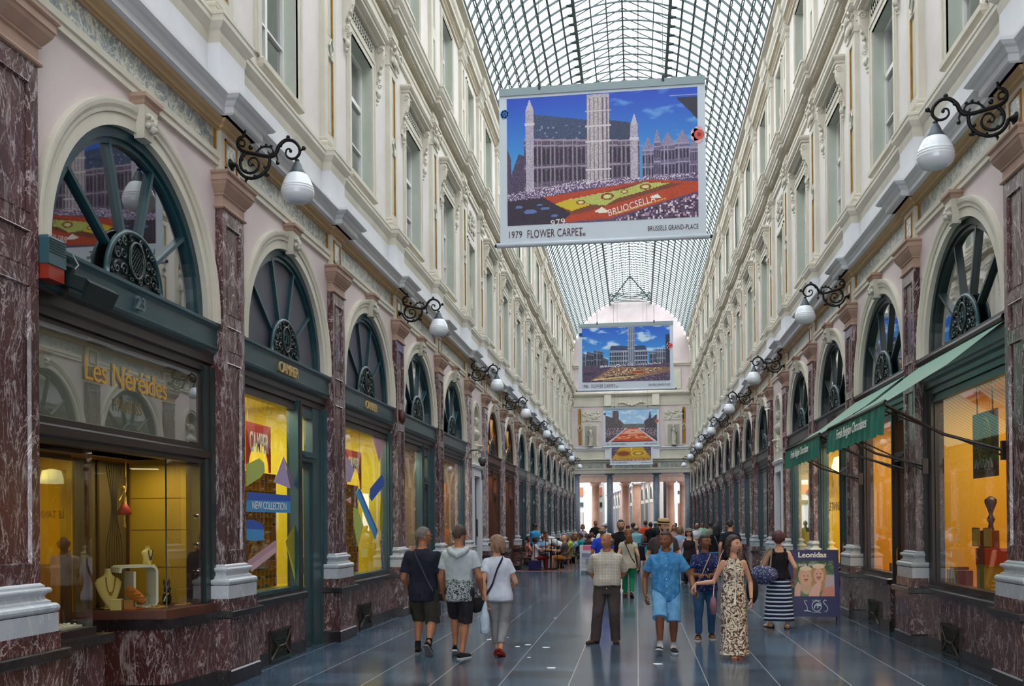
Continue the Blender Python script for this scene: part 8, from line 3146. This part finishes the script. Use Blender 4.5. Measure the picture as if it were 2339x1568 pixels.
def banner(painter, Y, xl, xr, zt, zb, year, label, title=True):
 W_, H_ = xr - xl, zt - zb
 e = empty('hanging_banner', ((xl + xr) / 2, Y, zb))
 V = mat('banner_vinyl', '#c9d3de', .45)
 b = MB()
 b.box(-W_ / 2, W_ / 2, -.004, .004, .04, H_ - .04, V)
 b.build('sheet', e)
 b = MB()
 GR = mat('banner_rail', '#8fa0a6', .5)
 b.box(-W_ / 2 - .0, W_ / 2 + .0, -.022, .022, H_ - .11, H_, GR)
 b.build('top_rail', e)
 b = MB()
 b.tube([(-W_ / 2 - .05, 0, .03), (W_ / 2 + .05, 0, .03)], .035, V, 10)
 for s_ in (-1, 1):
  b.ball((s_ * (W_ / 2 + .06), 0, .03), .03, GREEND, 8)
 b.build('bottom_rail', e)
 pw, ph = W_ * .925, H_ * .80
 me = painter().mesh('picture', pw, ph)
 o = bpy.data.objects.new('picture', me)
 COL.objects.link(o)
 o.parent = e
 o.location = (0, -.008, H_ * .135 + ph / 2 + .0)
 TM = mat('banner_text', '#4a2430', .6)
 z_ = H_ * .075
 def put_text(s_, size, x, z, m, al, shear=0, name='lettering', rot=0., sx=1.):
  tb = text_mb(s_, size, m, .002, align=al, shear=shear, space=1.05)
  R3 = Matrix.Rotation(rot, 4, 'Z')
  tb.xf(Matrix(((sx, 0, 0, x), (0, 0, 1, -.010), (0, 1, 0, z), (0, 0, 0, 1))) @ R3)
  tb.build(name, e)
 put_text(year, H_ * .062, -pw / 2 + .0, z_, TM, 'LEFT', sx=.72)
 put_text('FLOWER CARPET', H_ * .072, -pw / 2 + W_ * .095, z_, TM, 'LEFT', sx=.60)
 put_text('.be', H_ * .04, -pw / 2 + W_ * .345, z_ - H_ * .012, TM, 'LEFT')
 put_text('BRUSSELS GRAND-PLACE', H_ * .044, pw / 2, z_, TM, 'RIGHT', sx=.60)
 if year == '1979':
  put_text('BRUOCSELLA', .14, .43, .52, WHT, 'CENTER', rot=.22, sx=.8)
  put_text('979.', .13, -.62, .33, WHT, 'CENTER', rot=.12, sx=1.1)
 if year == '1986':
  put_text('CIVITAS BRABANTIAE', .075, -.35, .345, mat('cream_print', '#dccba4', .6), 'CENTER', rot=.05)
  put_text('BRUXELLA', .06, -.2, .44, mat('cream_print', '#dccba4'), 'CENTER', rot=.05)
 for (x, z, r, c1, c2, c3, nm) in ((-pw / 2 - .03, H_ * .84, .065, '#3a86cc', '#2460b0', '#143a80', 'blue_flower'), (pw / 2 + .02, H_ * .64, .12, '#e0b0b8', '#d0584c', '#a01c1c', 'red_flower')):
  if title:
   b = MB()
   for k in range(7):
    a = 2 * PI * k / 7
    cx_, cz_ = x + r * .5 * math.cos(a), z + r * .5 * math.sin(a)
    if abs(cx_) + r * .55 < W_ / 2 + .01:
     b.poly([(cx_ + r * .55 * math.cos(t_), -.012, cz_ + r * .55 * math.sin(t_)) for t_ in [2 * PI * j / 12 for j in range(12)]], .001, mat('petal_' + nm, c1, .6), 'y')
   b.poly([(x + r * .6 * math.cos(t_), -.014, z + r * .6 * math.sin(t_)) for t_ in [2 * PI * j / 14 for j in range(14)]], .001, mat('petal2_' + nm, c2, .6), 'y')
   b.poly([(x + r * .25 * math.cos(t_), -.016, z + r * .25 * math.sin(t_)) for t_ in [2 * PI * j / 10 for j in range(10)]], .001, mat('petal3_' + nm, c3, .6), 'y')
   b.build(nm, e)
 for s_ in (-.6, .6):
  b = MB()
  zr = ZV + math.sqrt(max(.1, RV ** 2 - ((xl + xr) / 2 + s_ * W_ / 2 - RXC) ** 2)) - zb
  b.tube([(s_ * W_ / 2, 0, H_), (s_ * W_ / 2, 0, zr)], .006, GREEND, 5)
  b.box(s_ * W_ / 2 - .018, s_ * W_ / 2 + .018, -.026, .026, H_ - .05, H_ + .05, GREEND)
  b.build('hanging_cord', e)
 return tag(e, label, 'banner')
for (pf, Y, tl, br, yr, lb) in ((paint1, 13.92, (1140, 205), (1614, 545), '1979', 'large nearest hanging banner, 1979, blue sky over a dark gothic building and orange carpet'),
          (paint2, 30.16, (1321, 741), (1539, 890), '1986', 'second hanging banner, 1986, with a central tower under a cloudy blue sky'),
          (paint3, 50.88, (1378, 932), (1506, 1021), '1992', 'third hanging banner, with a long orange carpet between two rows of buildings'),
          (paint4, 66.56, (1393, 985), (1491, 1062), '1998', 'farthest hanging banner, yellow carpet picture partly hidden behind the third')):
 xl, zt_ = onYp(*tl, Y)
 xr, zb_ = onYp(*br, Y)
 banner(pf, Y, xl, xr, zt_ if yr != '1998' else zb_ + 2.2, zb_, yr, lb)
# ------------------------------------------------------------------ blue pavement sign of the chocolate shop
NAVYB = mat('sign_navy', '#22245c', .4)
brd, bM = a_board((2.93, 16.72, 0), FRONT - .62 + .62, .86, 1.22, NAVYB, 'dark blue folding pavement sign with a photo of two laughing people, right side', .10)
p = Paint(90, 84)
p.grad('#5d7a62', '#2c4a3c', a=.3, b=1)
p.clouds('#8fae92', .1, p.v > .5, 5, .6, 4)
p.rect(.75, 1.01, 0, .6, '#b4a8b4', noise=.06)
for (cx, cy, tilt, hc1) in ((.30, .52, -1, '#c4a88a'), (.62, .58, 1, '#b08a66')):
 p.ell(cx, cy + .05, .19, .30, hc1)
 p.ell(cx - tilt * .02, cy - .25, .17, .22, hc1)
 p.ell(cx, cy, .125, .21, '#d8a896')
 p.ell(cx - .05, cy + .05, .022, .014, '#3a2620')
 p.ell(cx + .05, cy + .05, .022, .014, '#3a2620')
 p.ell(cx, cy - .09, .04, .014, '#a04848')
 p.ell(cx, cy - .045, .06, .014, '#4a2c20')
 p.ell(cx, cy + .26, .15, .06, '#e0cdb4')
p.poly([(0, 0), (.02, .25), (.10, .42), (.18, .30), (.14, 0)], '#d8a8a0')
p.poly([(.35, 0), (.48, .30), (.62, .42), (.68, .36), (.62, 0)], '#dcb0a8')
p.poly([(.66, 0), (.74, .22), (.98, .30), (1.01, 0)], '#c98878')
me = p.mesh('photo', .66, .60)
o = bpy.data.objects.new('photo', me)
COL.objects.link(o)
o.parent = brd
o.matrix_local = bM @ Matrix(((0, -1, 0, .0135), (1, 0, 0, 0.02), (0, 0, 1, .74), (0, 0, 0, 1)))
SB = mat('sign_pale_blue', '#b4c8dc', .5)
def board_text(s_, size, y, z, m, sx=1., shear=0., bold=0.):
 tb = text_mb(s_, size, m, .002, shear=shear, bold=bold)
 tb.xf(bM @ Matrix(((0, 0, 1, .016), (sx, 0, 0, y), (0, 1, 0, z), (0, 0, 0, 1))))
 tb.build('lettering', brd)
board_text('Leonidas', .125, .0, 1.135, WHT, 1.05, bold=.003)
board_text('zalig zomeren!', .085, .0, .975, WHT, .9)
board_text('pralines', .045, .05, .375, SB)
board_text('Leonidas', .04, .05, .175, SB)
b = MB()
b.tube([(.016, .05 + .075 * math.cos(a), .275 + .085 * math.sin(a)) for a in [2 * PI * k / 24 for k in range(25)]], .007, SB, 5, caps=False)
b.poly([(.015, .05 + .03 + .04 * math.cos(a), .275 + .05 * math.sin(a)) for a in [2 * PI * k / 10 for k in range(6)]], .002, SB)
b.tube([(.016, .01, .24), (.016, .03, .30), (.016, .06, .32), (.016, .08, .28), (.016, .06, .24)], .008, SB, 5)
b.tube([(.016, -.10, .36), (.016, -.15, .37), (.016, -.14, .33), (.016, -.11, .28), (.016, -.10, .21), (.016, -.14, .18), (.016, -.16, .20), (.016, -.12, .20), (.016, -.04, .18)], .008, SB, 5)
b.tube([(.016, .21, .36), (.016, .19, .38), (.016, .16, .35), (.016, .18, .31), (.016, .22, .27), (.016, .23, .22), (.016, .20, .18), (.016, .17, .19)], .008, SB, 5)
b.xf(bM)
b.build('emblem', brd)
# scraps of paper on the floor
SCR = mat('paper_scrap', '#e4e8ea', .7)
rr = random.Random(21)
for k, (px, py, w_) in enumerate(((1117, 1462, .10), (1182, 1478, .09), (1206, 1474, .10), (1247, 1480, .14), (1260, 1527, .13), (1503, 1518, .14), (1268, 1413, .05), (1160, 1457, .04), (1208, 1503, .06))):
 a, c_ = (px - 1169.5) / FPX, -(py - 1184.8) / FPX
 d = _f2 + _r3 * a + _u3 * c_
 t_ = -CAMH / d.z
 n_ = 7
 b = MB()
 pts = []
 for j in range(n_):
  g_ = 2 * PI * j / n_
  r_ = rr.uniform(.7, 1.)
  pts.append((w_ * .5 * math.cos(g_) * r_, w_ * .42 * math.sin(g_) * r_, .001))
 b.poly(pts, .003, SCR, 'z')
 tag(b.build('paper_scrap', loc=(d.x * t_, d.y * t_, 0), rot=(0, 0, 0)), ('white scrap of paper on the floor by the red shoes', 'white scrap on the floor, left of the pair right of the red shoes', 'torn white scrap, right of the pair beside the red shoes', 'long white scrap on the floor in the middle of the aisle', 'white scrap nearest the camera, left of centre', 'white scrap in front of the blue-shirted walker', 'tiny scrap farther up the aisle', 'tiny scrap just right of the red shoes', 'small scrap between the red shoes and the nearest scrap')[k], 'paper')
